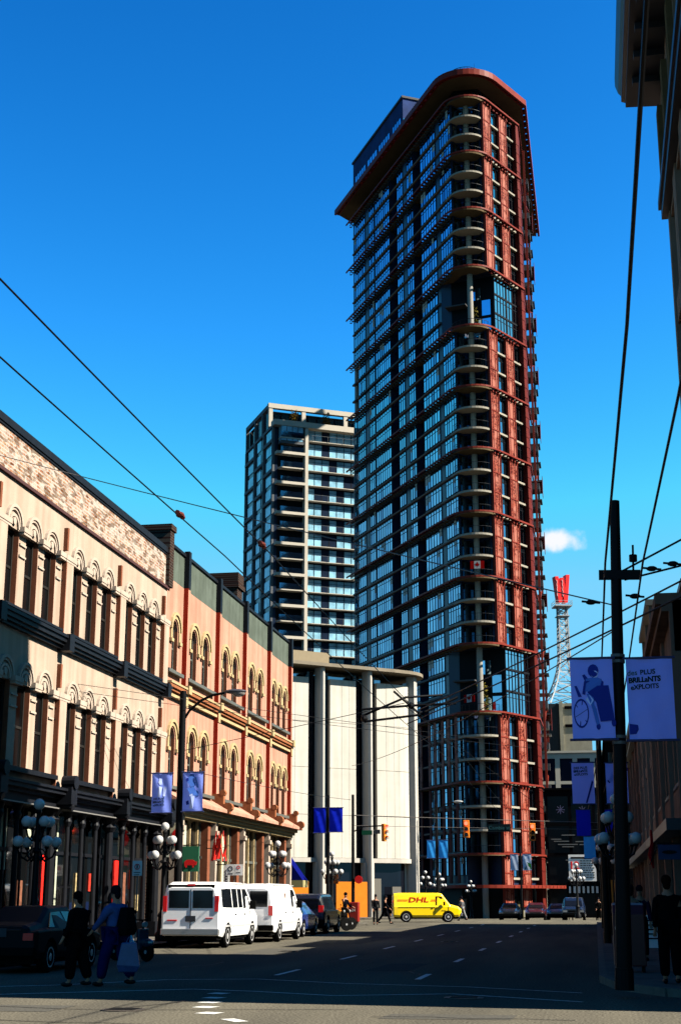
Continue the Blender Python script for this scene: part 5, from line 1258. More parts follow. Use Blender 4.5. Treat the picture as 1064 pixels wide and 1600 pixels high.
vs, fs = text_mesh('Cambie st', 0.30, 0.004); m = MB(lambda x,y,z:(x,y-0.036,z)); m.add(vs,fs); m.build('lettering', mat('sign_teal',(0.10,0.35,0.40),0.5), t)
p4 = pole('street_light_pole', 'slim pole with a lamp arm and bright blue banners right of the bank', -12.25, 116, 9.0, 0.12, 0.08)
m = MB(); m.tube([(0,0,8.3),(0.5,0,8.75),(1.4,0,8.95)],0.05,6); m.build('lamp_arm', M_POLE, p4); m = MB(); m.ball((1.75,0,8.98),0.4,10,6,sq=(1,0.4,0.3)); m.build('lamp_head', mat('lamp_head_pale',(0.7,0.7,0.68),0.4), p4, smooth=True)
hang_banner('bright blue banner left of the slim pole right of the bank', -12.25, 115.85, 4.6, 6.0, -13.05, -12.38, F_SKY, None); hang_banner('bright blue banner right of the slim pole right of the bank', -12.25, 115.85, 4.6, 6.0, -12.12, -11.4, F_SKY, None)
p5 = pole('street_light_pole', 'dark pole before the tower foot with white and green banners', -8.35, 170, 8.2, 0.13, 0.1)
def art_green(t,T,w,h): poly_art(t,T,[(mat('banner_green',(0.05,0.45,0.08),0.8),[[(-w*0.3,-h*0.45),(w*0.48,-h*0.42),(w*0.45,-h*0.1),(0,0)]])],1.0)
hang_banner('white banner left of the pole at the tower foot', -8.35, 169.8, 4.6, 6.4, -9.5, -8.6, F_WHT, None); hang_banner('white banner with a green hill, right of the pole at the tower foot', -8.35, 169.8, 4.6, 6.4, -8.1, -7.1, F_WHT, art_green)
# more plain posts whose tops reach above the near crossing, right kerb
# ---- small signs
def post_sign(name, label, x, y, zt, w, h, col, art=None, n=1, pole_m=None):
    t = thing(name, label, 'sign', (x,y,0.13)); m = MB(); m.cyl((0,0,0),(0,0,zt-0.13),0.025,n=6); m.build('post', pole_m or mat('galvanised_post',(0.5,0.48,0.42),0.5), t)
    for k in range(n):
        m = MB(); m.box(-w/2+k*(w+0.02)-(n-1)*w/2,w/2+k*(w+0.02)-(n-1)*w/2,-0.045,-0.03,zt-h-0.13,zt-0.13); m.build('plate', col, t)
    if art: art(t)
    return t
W_P = mat('sign_white', (2.0,1.95,1.85), 0.5); R_P = mat('sign_red_ink', (1.8,0.05,0.05), 0.5); K_P = mat('sign_black_ink', (0.02,0.02,0.02), 0.5)
def ringobj(t, cx, y, cz, r, w, m_, name='symbol'):
    m = MB(); n = 16
    for i in range(n):
        a,b = 2*pi*i/n,2*pi*(i+1)/n; m.plate([(cx+(r-w)*cos(a),cz+(r-w)*sin(a)),(cx+r*cos(a),cz+r*sin(a)),(cx+r*cos(b),cz+r*sin(b)),(cx+(r-w)*cos(b),cz+(r-w)*sin(b))], lambda u,v,d:(u,d,v), y-0.006, y)
    m.build(name, m_, t)
def art_np(t):
    ringobj(t,0,-0.046,2.32,0.085,0.025,R_P); m = MB(); m.box(-0.02,0.02,-0.05,-0.046,2.27,2.37)
    for k in range(3): m.box(-0.10,0.10-0.03*k,-0.05,-0.046,2.15-k*0.06,2.17-k*0.06)
    m.build('lettering', K_P, t)
post_sign('parking_sign', 'white no parking sign with a red ring by the black shop front', -13.0, 40.8, 2.62, 0.28, 0.42, W_P, art_np)
def art_two(t):
    ringobj(t,-0.15,-0.046,2.55,0.10,0.03,K_P); ringobj(t,0.17,-0.046,2.6,0.07,0.025,R_P); m = MB(); m.box(-0.25,-0.05,-0.05,-0.046,2.35,2.38); m.box(0.08,0.26,-0.05,-0.046,2.4,2.42); m.build('lettering', K_P, t)
post_sign('parking_sign', 'pair of white parking plates on one post above the first white van', -13.9, 56, 2.85, 0.32, 0.42, W_P, art_two, n=2)
def wall_sign(name, label, x, y, z, parts):
    t = thing(name, label, 'sign', (x,y,z))
    for nm, mm, fn in parts: m = MB(); fn(m); m.build(nm, mm, t)
    return t
def blob(cx,cz,rx,rz): return lambda m: m.plate([(cx+rx*cos(2*pi*i/14),cz+rz*sin(2*pi*i/14)) for i in range(14)], lambda u,v,d:(u,d,v), -0.045,-0.026)
def pig(m):
    m.plate([(-0.24,-0.17),(-0.25,-0.02),(-0.16,0.06),(0.10,0.07),(0.2,0.0),(0.28,-0.02),(0.25,-0.14),(0.16,-0.16),(0.14,-0.24),(0.09,-0.24),(0.08,-0.15),(-0.12,-0.15),(-0.14,-0.24),(-0.19,-0.24)], lambda u,v,d:(u,d,v-0.1), -0.045,-0.026)
wall_sign('hanging_sign', 'green hanging shop sign with a red pig silhouette', -16.05, 57.3, 3.1, [('plate', mat('sign_dark_green',(0.08,0.4,0.2),0.6), lambda m: m.box(-0.34,0.34,-0.025,0.025,-0.5,0.5)), ('symbol', R_P, pig), ('bracket', M_POLE, lambda m: m.box(-0.95,0.4,-0.02,0.02,0.52,0.56))])
wall_sign('hanging_sign', 'long cream hanging sign with a red oval and green top', -16.35, 56.2, 4.0, [('plate', mat('sign_cream2',(1.4,1.3,0.9),0.6), lambda m: m.box(-0.26,0.26,-0.025,0.025,-0.75,0.5)), ('plate_top', mat('sign_pale_green',(0.25,0.5,0.3),0.6), lambda m: m.box(-0.26,0.26,-0.025,0.025,0.51,0.75)), ('symbol', R_P, blob(0.0,-0.1,0.19,0.33)), ('bracket', M_POLE, lambda m: m.box(-0.62,0.3,-0.02,0.02,0.76,0.8))])
def splash(m):
    rnd = random.Random(4)
    for i in range(13):
        x = rnd.uniform(-0.28,0.28); a = rnd.uniform(-0.35,0.35); h = rnd.uniform(0.35,0.75); z = rnd.uniform(-0.25,0.1); y = rnd.uniform(-0.1,0.1)
        m.add([(x-0.07,y-0.02,z-h*0.6),(x+0.07,y+0.02,z-h*0.6),(x+0.05+a*0.3,y,z),(x+a*h*0.6,y,z+h),(x-0.08+a*0.3,y+0.03,z)],[(0,1,2,4),(4,2,3)])
    for i in range(7): m.cyl((rnd.uniform(-0.35,0.35),0,-0.55),(rnd.uniform(-0.35,0.35),0.05,rnd.uniform(-0.1,0.8)),0.035,0.01,n=5)
wall_sign('shop_sculpture', 'jagged red sculpture sign projecting over the pink shop front', -16.35, 63.0, 3.7, [('spikes', mat('red_sculpture',(2.4,0.08,0.05),0.4), splash), ('bracket', M_POLE, lambda m: m.box(-0.6,0.1,-0.02,0.02,-0.02,0.02))])
wall_sign('banner_sign', 'narrow white vertical sign right of the red sculpture', -16.3, 64.2, 2.5, [('plate', W_P, lambda m: m.box(-0.13,0.13,-0.02,0.02,-0.65,0.5)), ('lettering', K_P, lambda m: [m.box(-0.04,0.05,-0.03,-0.021,-0.5+k*0.12,-0.44+k*0.12) for k in range(7)]), ('bracket', M_POLE, lambda m: m.box(-0.6,0.15,-0.02,0.02,0.5,0.54))])
t = thing('awning', 'blue and cream awning past the corner of the pink building', 'awning', (-17.05,82.4,0)); 
m = MB(); m.add([(-0.6,0,4.2),(-0.6,1.5,4.2),(0.6,0,2.55),(0.6,1.5,2.55),(-0.6,0,2.55),(-0.6,1.5,2.55)],[(0,2,4),(1,5,3),(0,1,3,2),(2,3,5,4),(4,5,1,0)]); m.build('canvas', mat('awning_blue',(0.01,0.015,0.25),0.7), t)
m = MB(); m.box(-0.62,0.64,-0.02,1.52,2.15,2.54); m.build('valance', mat('awning_cream',(0.7,0.62,0.30),0.7), t)
wall_sign('hanging_sign', 'small rust brown sign before the first white fin of the bank', -15.4, 86.0, 2.65, [('plate', mat('sign_rust',(0.35,0.10,0.03),0.6), lambda m: m.box(-0.4,0.4,-0.03,0.03,-0.28,0.28)), ('symbol', mat('sign_rust_dark',(0.08,0.02,0.01),0.6), blob(0,0,0.22,0.14)), ('post', M_POLE, lambda m: m.box(-0.03,0.03,0.035,0.08,-2.5,0.3))])
wall_sign('hanging_sign', 'blue shop sign with a dark lozenge on the shaded right side', 1.95, 39.5, 2.75, [('plate', mat('sign_slate_blue',(0.08,0.16,0.36),0.6), lambda m: m.box(-0.27,0.30,-0.03,0.03,-0.19,0.19)), ('symbol', K_P, blob(0.02,0,0.2,0.05)), ('bracket', M_POLE, lambda m: m.box(-0.3,1.35,-0.02,0.02,0.2,0.24))])
wall_sign('flag_pole', 'furled red flag on a short staff on the shaded right side', 1.85, 48, 2.7, [('staff', M_POLE, lambda m: m.cyl((0.5,0.1,1.2),(-0.1,-0.1,-0.1),0.02,n=5)), ('flag', mat('flag_red2',(0.55,0.02,0.03),0.7), lambda m: m.tube([(0.0,0,1.0),(0.03,0,0.6),(-0.04,0,0.2),(0.02,0,-0.2)],[0.03,0.07,0.09,0.03],7))])
t = thing('mailbox', 'dark red street mailbox with a round white bird emblem behind the big pole', 'mailbox', (0.68,31.0,0.13))
m = MB(); m.prism([(-0.36,-0.28),(0.28,-0.28),(0.28,0.28),(-0.36,0.28)],0.12,1.15); m.add([(-0.36,-0.28,1.15),(0.28,-0.28,1.15),(0.28,0.28,1.15),(-0.36,0.28,1.15),(-0.36,-0.15,1.32),(0.28,-0.15,1.32),(0.28,0.28,1.36),(-0.36,0.28,1.36)],[(0,1,5,4),(4,5,6,7),(1,2,6,5),(2,3,7,6),(3,0,4,7)])
m.build('body', mat('mailbox_red',(0.22,0.015,0.012),0.45), t, bevel=0.02)
ringobj(t,-0.17,-0.285,0.86,0.15,0.018,W_P,'emblem'); m = MB(); m.plate([(-0.28,0.90),(-0.18,0.86),(-0.08,0.92),(-0.12,0.84),(-0.05,0.80),(-0.18,0.80),(-0.24,0.83)], lambda u,v,d:(u,d,v), -0.292,-0.283); m.build('emblem', W_P, t)
for (x,y) in ((-0.3,-0.22),(0.22,-0.22),(-0.3,0.22),(0.22,0.22)): m = MB(); m.box(x-0.03,x+0.03,y-0.03,y+0.03,0,0.12); m.build('leg', M_POLE, t)
t = thing('newspaper_box', 'bright red box with a white number on the left kerb by the crossing', 'street box', (-13.75,84.2,0.13)); m = MB(); m.box(-0.28,0.28,-0.3,0.3,0.1,1.2); m.build('body', mat('box_red',(0.55,0.02,0.01),0.4), t, bevel=0.04); m = MB(); m.box(-0.2,0.2,-0.25,0.25,0,0.1); m.build('foot', M_POLE, t)
vs, fs = text_mesh('24', 0.22, 0.004); m = MB(lambda x,y,z:(x,y-0.306,z+0.75)); m.add(vs,fs); m.build('lettering', W_P, t)
t = thing('stop_sign', 'small round red sign on the pole at the crossing before the bank', 'sign', (-13.6,84.9,2.6)); m = MB(); m.cyl((0,-0.02,0),(0,0.02,0),0.24,n=8); m.build('plate', R_P, t); m = MB(); m.box(-0.3,0.0,0.021,0.06,-0.03,0.03); m.build('bracket', M_POLE, t)
def sandwich(label, x, y, rz, m1):
    t = thing('sandwich_board', label, 'sandwich board', (x,y,0.13), rz)
    for s in (-1,1): m = MB(); m.add([(-0.3,s*0.28,0),(0.3,s*0.28,0),(0.3,s*0.03,0.95),(-0.3,s*0.03,0.95),(-0.3,s*0.25,0),(0.3,s*0.25,0),(0.3,0,0.95),(-0.3,0,0.95)],[(0,1,2,3),(4,7,6,5),(0,4,5,1),(1,5,6,2),(2,6,7,3),(3,7,4,0)]); m.build('panel', m1, t)
    m = MB()
    for k in range(5): z = 0.25+k*0.13; m.box(-0.2,0.2-0.04*(k%3),-0.30+z*0.262,-0.27+z*0.262,z,z+0.04)
    m.build('lettering', K_P, t)
sandwich('pale sandwich board by the reader at the left edge', -14.0, 35.8, 0.7, mat('board_beige',(0.5,0.45,0.36),0.7)); sandwich('white sandwich board on the shaded right pavement', 1.6, 46, 0.0, W_P)
# ---- overhead wires
def wire(label, pts, r, m=None, knots=(), group='overhead trolley wires'):
    P = []
    for a,b in zip(pts[:-1],pts[1:]):
        L = (Vector(b)-Vector(a)).length; n = max(2,int(L/2.5)); sag = 0.0001*L*L
        for i in range(n): u = i/n; p = Vector(a).lerp(Vector(b),u); p.z -= sag*4*u*(1-u); P.append(tuple(p))
    P.append(tuple(pts[-1])); mb = MB(); mb.tube(P, r, 6)
    o0 = thing('overhead_wire', label, 'wire', pts[0], 0, group); mb.T = None; mb.v = [(x-pts[0][0],y-pts[0][1],z-pts[0][2]) for x,y,z in mb.v]
    mb.build('cable', m or M_WIRE, o0)
    for k in knots:
        q = Vector(k)-Vector(pts[0]); kb = MB(); kb.ball(tuple(q),0.045,8,6,sq=(1.3,1.3,0.9)); kb.cyl(tuple(q-Vector((0,0.14,0))),tuple(q+Vector((0,0.14,0))),0.035,n=6); kb.build('insulator', mat('insulator_rust',(0.25,0.05,0.03),0.5), o0)
    return o0
wire('long trolley wire above the left lane, outer of the pair', [(-5.3,2,6.5),(-5.2,20,6.5),(-5.1,52,6.5),(-5.2,88,6.4)], 0.009, knots=[(-5.2,17.6,6.5)])
wire('long trolley wire above the left lane, inner of the pair', [(-4.6,2,6.5),(-4.5,20,6.5),(-4.45,52,6.5),(-4.6,88,6.4)], 0.009, knots=[(-4.5,19.4,6.5)])
wire('thick black cable above the right kerb, left of the pair', [(0.52,2,6.5),(0.5,12,6.5),(0.37,21.4,6.5),(0.3,52,6.5),(-0.3,88,6.4)], 0.017)
wire('thick black cable above the right kerb, right of the pair', [(1.15,2,6.5),(1.05,14,6.5),(0.93,21.5,6.5),(0.9,45,6.5),(0.3,88,6.4)], 0.016)
wire('pale span wire crossing the whole street from the left wall to the big pole', [(-17,38.4,14.4),(0.55,25,6.55)], 0.012, M_WIREP, knots=[])
for (lab,a,b,r) in (('upper black cable running from the big pole out of the right edge',(0.6,25,7.1),(2.6,24,7.9),0.018),('lower black cable from the cross arm out of the right edge',(0.75,25,7.0),(2.8,24.5,7.35),0.018),
    ('thick trolley cable climbing to the right behind the big pole',(-5.5,47,7.6),(2.2,24,7.0),0.018),('second thick trolley cable just below it behind the big pole',(-5.5,44,6.8),(2.2,23,6.55),0.018),
    ('thin support wire from the tower side to the big pole',(-14.0,85,9.2),(0.5,25.1,6.1),0.012),
    ('upper thin wire across the street before the pink building',(-17,46,8.6),(-4.5,62,8.2),0.010),('lower thin wire across the street before the pink building',(-17,46,8.35),(-3,70,8.6),0.010),
    ('thin wire from the light pole along the pink building',(-14.4,50,6.05),(-14.1,85,7.2),0.012),('wire rising from the light pole to the switch above the bank',(-14.4,50,6.7),(-6.6,52,8.5),0.012),
    ('pale span wire carrying the two signals',(-13.95,85,6.3),(0.4,88,5.9),0.02),('lower pale span wire under the signals',(-13.95,85,5.7),(0.4,88,5.5),0.012),
    ('thin stay wire slanting down before the bank',(-6.6,52,8.4),(-2.0,62,5.2),0.012)):
    wire(lab, [a,b], r, M_WIREP if 'pale' in lab else None)
# trolley switch hardware above the street
t = thing('trolley_wire_switch', 'black trolley wire switch frame hanging before the roof of the bank', 'wire hardware', (-6.6,52,8.4))
for pts in ([(-1.6,0,-0.35),(0,0.3,0.35),(1.3,1.0,0.5)],[(-1.6,0,-0.1),(0.2,0,0),(1.9,0,0.05)],[(-0.4,0,0.55),(0.6,0.3,-0.35)],[(-1.5,0,-0.55),(0.5,0,-0.35),(1.9,0.6,0.35)]): m = MB(); m.tube(pts,0.045,5); m.build('rail', M_WIRE, t)
for p in ((0.25,0,0),(-1.5,0,-0.45),(0.55,0.2,-0.3)): m = MB(); m.ball(p,0.13,8,6); m.build('clamp', M_WIRE, t)
for (x,y,z) in ((0.9,24.6,6.62),(0.15,24.9,6.6),(1.2,24.4,7.05),(1.55,24.3,7.1)):
    t = thing('wire_clamp', ('black wire clamp %s the big pole' % {0.9:'on the main cable right of',0.15:'on the main cable left of',1.2:'on the upper cable just right of',1.55:'on the upper cable farthest right of'}[x]), 'wire hardware', (x,y,z), 0, 'clamps beside the big pole'); m = MB(); m.ball((0,0,0),0.06,8,6,sq=(1.6,1,0.8)); m.build('body', M_WIRE, t); m = MB(); m.cyl((-0.16,0,0.02),(0.16,0,-0.02),0.02,n=5); m.build('bolt', M_WIRE, t)
# ------------------------------------------------------------ vehicles
M_TYRE = mat('tyre_rubber', (0.02,0.02,0.02), 0.8); M_RIM = mat('wheel_rim', (1.5,1.5,1.5), 0.35, 0.4); M_CARGL = mat('car_glass', (0.012,0.014,0.018), 0.12, spec=0.25)
M_UNDER = mat('underbody', (0.015,0.015,0.015), 0.8); M_TAIL = mat('tail_light', (1.8,0.03,0.03), 0.2); M_CHR = mat('bumper_chrome', (1.1,1.1,1.1), 0.25, 0.6); M_PLATE = mat('number_plate', (0.10,0.11,0.13), 0.5)
M_HEAD = mat('headlight_glass', (0.7,0.7,0.68), 0.1)
def paint(name, col, rough=0.25):
    m = mat(name, col, rough, var=0.05, vs=1.5, spec=0.6); b = m.node_tree.nodes['Principled BSDF']
    try: b.inputs['Coat Weight'].default_value = 0.5; b.inputs['Coat Roughness'].default_value = 0.06
    except Exception: pass
    return m
def vehicle(name, label, cat, x, y, rz, st, wheels, wr, col, side_w=(), rear_w=(), front_w=None, rear_lights=(), bumper=None, extras=None, group=None, rim=None, heads=True, z=None):
    t = thing(name, label, cat, (x,y,gz(y) if z is None else z), rz, group)
    def prof(s):
        X,zb,zl,zt,wb,wt = s
        half = [(wb*0.94,zb),(wb,zb+0.14),(wb,zl-0.02),(wb-0.015,zl+0.02),(wt+0.02,zt-0.13),(wt-0.03,zt-0.045),(wt-0.13,zt)]
        return [(X,yy,zz) for yy,zz in half]+[(X,-yy,zz) for yy,zz in half[::-1]]
    P = [prof(s) for s in st]; n = len(P[0]); m = MB(); vs = [p for r in P for p in r]
    fs = [(i*n+j,i*n+(j+1)%n,(i+1)*n+(j+1)%n,(i+1)*n+j) for i in range(len(P)-1) for j in range(n)]+[tuple(range(n))[::-1], tuple((len(P)-1)*n+j for j in range(n))]
    m.add(vs,fs); body = m.build('body', col, t, smooth=False)
    c = MB()
    for wx in wheels:
        for s in (-1,1): c.cyl((wx,s*(st[2][4]-0.28),wr*0.98),(wx,s*(st[2][4]+0.3),wr*0.98),wr*1.22,n=24)
    cut = c.build('cutter', col); cut.parent = t
    bo = body.modifiers.new('b','BOOLEAN'); bo.object = cut; bo.operation = 'DIFFERENCE'; bo.solver = 'EXACT'
    dg = bpy.context.evaluated_depsgraph_get(); me = bpy.data.meshes.new_from_object(body.evaluated_get(dg)); body.modifiers.clear(); body.data = me; bpy.data.objects.remove(cut)
    if not me.materials: me.materials.append(col)
    bv = body.modifiers.new('v','BEVEL'); bv.width = 0.03; bv.segments = 2; bv.limit_method = 'ANGLE'; bv.angle_limit = radians(25)
    def ws(X,Z):
        for a,b in zip(st[:-1],st[1:]):
            if a[0] <= X <= b[0]:
                u = (X-a[0])/(b[0]-a[0]) if b[0] > a[0] else 0; q = [a[i]+(b[i]-a[i])*u for i in range(6)]
                if Z <= q[2]: return q[4]
                return q[4]-0.015+(q[5]+0.02-q[4]+0.015)*min(1,(Z-q[2])/(q[3]-0.13-q[2]))
        return st[0][4]
    for poly in side_w:
        for s in (-1,1):
            m = MB(); k = len(poly); m.add([(X,s*(ws(X,Z)-0.01),Z) for X,Z in poly]+[(X,s*(ws(X,Z)+0.008),Z) for X,Z in poly],[tuple(range(k)),tuple(range(k,2*k))]+[(i,(i+1)%k,(i+1)%k+k,i+k) for i in range(k)])
            m.build('side_window', M_CARGL, t)
    xr = st[0][0]
    for (y0,y1,z0,z1) in rear_w: m = MB(); m.box(xr-0.012,xr+0.04,y0,y1,z0,z1); m.build('rear_window', M_CARGL, t, bevel=0.01)
    for (y0,y1,z0,z1) in rear_lights: m = MB(); m.box(xr-0.02,xr+0.07,y0,y1,z0,z1); m.build('tail_light', M_TAIL, t)
    if front_w:
        (xa,za,wa),(xb,zb_,wb_) = front_w; m = MB(); m.add([(xa+0.01,-wa,za+0.012),(xa+0.01,wa,za+0.012),(xb+0.01,wb_,zb_+0.012),(xb+0.01,-wb_,zb_+0.012),(xa,-wa,za-0.02),(xa,wa,za-0.02),(xb,wb_,zb_-0.02),(xb,-wb_,zb_-0.02)],[(0,1,2,3),(4,7,6,5),(0,4,5,1),(1,5,6,2),(2,6,7,3),(3,7,4,0)]); m.build('windscreen', M_CARGL, t)
    if bumper: m = MB(); m.box(xr-0.12,xr+0.03,-st[1][4]*0.98,st[1][4]*0.98,bumper[0],bumper[1]); m.build('rear_bumper', bumper[2], t, bevel=0.02)
    xf = st[-1][0]; m = MB(); m.box(xf-0.05,xf+0.08,-st[-2][4]*0.97,st[-2][4]*0.97,st[-1][1]-0.04,st[-1][1]+0.16); m.build('front_bumper', M_UNDER if not bumper else bumper[2], t, bevel=0.02)
    m = MB(); m.box(xf-0.02,xf+0.015,-st[-1][4]*0.5,st[-1][4]*0.5,st[-1][1]+0.19,st[-1][3]-0.1); m.build('grille', M_UNDER, t)
    for s in (-1,1):
        m = MB(); m.box(xf-0.06,xf+0.02,min(s*st[-1][4]*0.6,s*st[-1][4]*0.97),max(s*st[-1][4]*0.6,s*st[-1][4]*0.97),st[-1][1]+0.2,st[-1][3]-0.1); m.build('headlight', M_HEAD, t)
    m = MB(); m.box(xr-0.02,xr+0.01,-0.17,0.17,bumper[1]+0.22 if bumper else 0.7,bumper[1]+0.40 if bumper else 0.84); m.build('number_plate', M_PLATE, t)
    m = MB(); m.box(st[1][0]+0.05,st[-2][0]-0.05,-st[2][4]*0.86,st[2][4]*0.86,st[2][1]-0.1,st[2][1]+0.1); m.build('underbody', M_UNDER, t)
    for wx in wheels:
        for s in (-1,1):
            w = MB(); yy = s*(st[2][4]-0.12); h = 0.11
            w.lathe([(wr*0.60,-h),(wr*0.93,-h),(wr,-h*0.6),(wr,h*0.6),(wr*0.93,h),(wr*0.60,h)],(wx,yy,wr),20,axis='y'); tw = w.build('wheel', M_TYRE, t)
            w = MB(); w.lathe([(wr*0.62,-h*0.7),(wr*0.62,h*0.7)],(wx,yy,wr),18,axis='y')
            w.lathe([(wr*0.64,h*0.7),(wr*0.66,h*1.02),(wr*0.56,h*1.0),(wr*0.5,h*0.75),(wr*0.2,h*1.05),(0.02,h*1.1)],(wx,yy,wr),18,axis='y') if s > 0 else w.lathe([(wr*0.64,-h*0.7),(wr*0.66,-h*1.02),(wr*0.56,-h*1.0),(wr*0.5,-h*0.75),(wr*0.2,-h*1.05),(0.02,-h*1.1)],(wx,yy,wr),18,axis='y')
            w.build('rim', rim or M_RIM, tw)
            w = MB()
            for k in range(6): a = 2*pi*k/6; w.cyl((wx+wr*0.38*cos(a),yy+s*h*0.9,wr+wr*0.38*sin(a)),(wx+wr*0.38*cos(a),yy+s*h*1.06,wr+wr*0.38*sin(a)),wr*0.07,n=6)
            w.build('rim_holes', M_UNDER, tw)
    if extras: extras(t, ws)
    return t
VAN = [(-2.80,.50,1.18,1.90,.92,.78),(-2.73,.40,1.18,2.03,.99,.84),(-2.4,.36,1.18,2.09,1.0,.86),(0.95,.36,1.18,2.09,1.0,.86),(1.30,.36,1.17,2.02,1.0,.84),(2.02,.36,1.15,1.32,.99,.80),(2.60,.40,.98,1.10,.95,.80),(2.80,.48,.86,.98,.88,.72)]
def van_extras(dark_roof_edge=False, mirror=True, doors=(-2.8,), belt=True):
    def f(t, ws):
        for s in (-1,1):
            m = MB(); m.box(1.22,1.32,min(s*1.0,s*1.22),max(s*1.0,s*1.22),1.2,1.48); m.build('wing_mirror', M_UNDER, t, bevel=0.02)
            m = MB()
            for X in (0.35,1.28,-1.0): m.box(X-0.008,X+0.008,min(s*0.99,s*1.003),max(s*0.99,s*1.003),0.5,1.15)
            m.build('door_gap', M_UNDER, t)
            m = MB(); m.box(0.48,0.62,min(s*0.98,s*1.02),max(s*0.98,s*1.02),1.02,1.07); m.box(-0.85,-0.7,min(s*0.98,s*1.02),max(s*0.98,s*1.02),1.02,1.07); m.build('door_handle', M_UNDER, t)
        for s in (-1,1):
            m = MB(); m.box(-2.2,2.1,min(s*0.995,s*1.012),max(s*0.995,s*1.012),0.66,0.72); m.build('side_moulding', mat('grey_moulding',(0.9,0.9,0.9),0.6), t)
            m = MB(); m.box(-2.4,1.25,min(s*0.83,s*0.87),max(s*0.83,s*0.87),2.02,2.05); m.build('roof_gutter', mat('grey_moulding',(0,0,0)), t)
        m = MB(); m.box(-2.815,-2.79,-0.012,0.012,0.6,1.85); m.build('door_gap', M_UNDER, t)
        if dark_roof_edge:
            m = MB(); m.box(-2.79,-2.70,-0.78,0.78,1.90,2.0); m.build('brake_strip', M_UNDER, t); m = MB(); m.box(-2.80,-2.74,-0.12,0.12,1.96,2.02); m.build('tail_light', M_TAIL, t)
            m = MB(); m.box(-2.815,-2.79,-0.75,-0.5,0.93,0.96); m.box(-2.815,-2.79,0.45,0.78,0.86,0.90); m.build('badge', M_TAIL, t)
    return f
P_WH = paint('white_vehicle_paint', (2.8,2.8,2.8))
WN = -pi/2
vehicle('white_van', 'white passenger van with dark rear windows, nearest parked vehicle seen from behind', 'van', -12.95, 49.2, pi/2, VAN, (-1.75,1.75), 0.37, P_WH,
    side_w=[[(-2.45,1.28),(-2.40,1.86),(-1.15,1.88),(-1.15,1.26)],[(-1.05,1.26),(-1.05,1.88),(-0.35,1.88),(-0.35,1.26)],[(-0.25,1.26),(-0.25,1.88),(0.30,1.88),(0.30,1.26)],[(0.42,1.24),(0.42,1.88),(0.98,1.88),(1.30,1.7),(1.55,1.24)]],
    rear_w=[(0.06,0.74,1.26,1.82),(-0.74,-0.06,1.26,1.82)], rear_lights=[(0.80,0.93,1.15,1.65),(-0.93,-0.80,1.15,1.65)], bumper=(0.42,0.62,M_CHR), front_w=((1.30,1.98,.72),(2.0,1.35,.80)), extras=van_extras(True), group='white vans parked on the left')
def rust_patch(t, ws):
    van_extras()(t, ws); m = MB(); yy = -(ws(-1.0,1.6)+0.004); m.plate([(-0.62,1.78),(-0.5,1.72),(-0.45,1.5),(-0.55,1.38),(-0.66,1.5),(-0.7,1.7)], lambda u,v,d:(u,yy-d,v), 0.0,0.004); m.build('sticker', mat('tan_sticker',(0.5,0.22,0.08),0.6,var=0.4,vs=8), t)
vehicle('white_van', 'white panel van with a tan sticker on its blank side, second in the parked row', 'van', -12.6, 55.7, pi/2, VAN, (-1.75,1.75), 0.37, P_WH,
    side_w=[[(0.42,1.24),(0.42,1.88),(0.98,1.88),(1.30,1.7),(1.55,1.24)]], rear_w=[(0.06,0.74,1.26,1.82),(-0.74,-0.06,1.26,1.82)], rear_lights=[(0.78,0.94,0.95,1.3),(-0.94,-0.78,0.95,1.3)], bumper=(0.42,0.62,M_UNDER), front_w=((1.30,1.98,.72),(2.0,1.35,.80)), extras=rust_patch, group='white vans parked on the left')
SUV = [(-2.3,.45,1.0,1.55,.86,.68),(-2.22,.36,1.02,1.70,.91,.72),(-1.9,.34,1.02,1.76,.92,.74),(0.15,.34,1.02,1.76,.92,.74),(0.45,.34,1.02,1.70,.92,.72),(1.10,.34,1.02,1.12,.92,.74),(2.05,.38,.92,1.0,.88,.74),(2.25,.44,.8,.88,.82,.68)]
CAR = [(-2.2,.42,.85,.98,.80,.62),(-2.1,.32,.88,1.02,.86,.66),(-1.45,.30,.90,1.08,.88,.68),(-0.85,.30,.90,1.40,.88,.60),(0.35,.30,.90,1.42,.88,.60),(1.10,.30,.88,1.0,.88,.68),(1.95,.34,.74,.84,.85,.66),(2.2,.40,.66,.72,.78,.58)]
sw_suv = [[(-2.05,1.08),(-1.95,1.56),(-1.05,1.58),(-1.05,1.08)],[(-0.95,1.08),(-0.95,1.58),(-0.15,1.58),(-0.15,1.08)],[(-0.05,1.08),(-0.05,1.58),(0.3,1.56),(0.95,1.08)]]
sw_car = [[(-1.30,0.96),(-0.85,1.27),(-0.30,1.29),(-0.30,0.96)],[(-0.22,0.96),(-0.22,1.29),(0.30,1.28),(0.90,0.96)]]
vehicle('parked_suv', 'black sport utility vehicle with red tail lights beyond the two white vans', 'car', -12.95, 67.8, pi/2, SUV, (-1.45,1.4), 0.38, paint('black_vehicle_paint',(0.015,0.015,0.02)), side_w=sw_suv, rear_w=[(-0.62,0.62,1.1,1.52)], rear_lights=[(0.62,0.84,0.95,1.25),(-0.84,-0.62,0.95,1.25)], bumper=(0.42,0.62,M_UNDER), front_w=((0.45,1.66,.6),(1.1,1.14,.7)))
vehicle('parked_car', 'blue compact car squeezed between the second white van and the black utility vehicle', 'car', -12.9, 62.0, pi/2, CAR, (-1.35,1.35), 0.33, paint('blue_vehicle_paint',(0.02,0.06,0.35)), side_w=sw_car, rear_w=[(-0.5,0.5,0.9,0.93)], rear_lights=[(0.55,0.78,0.7,0.85),(-0.78,-0.55,0.7,0.85)], bumper=(0.38,0.55,M_UNDER), front_w=((0.35,1.38,.5),(1.1,1.02,.62)))
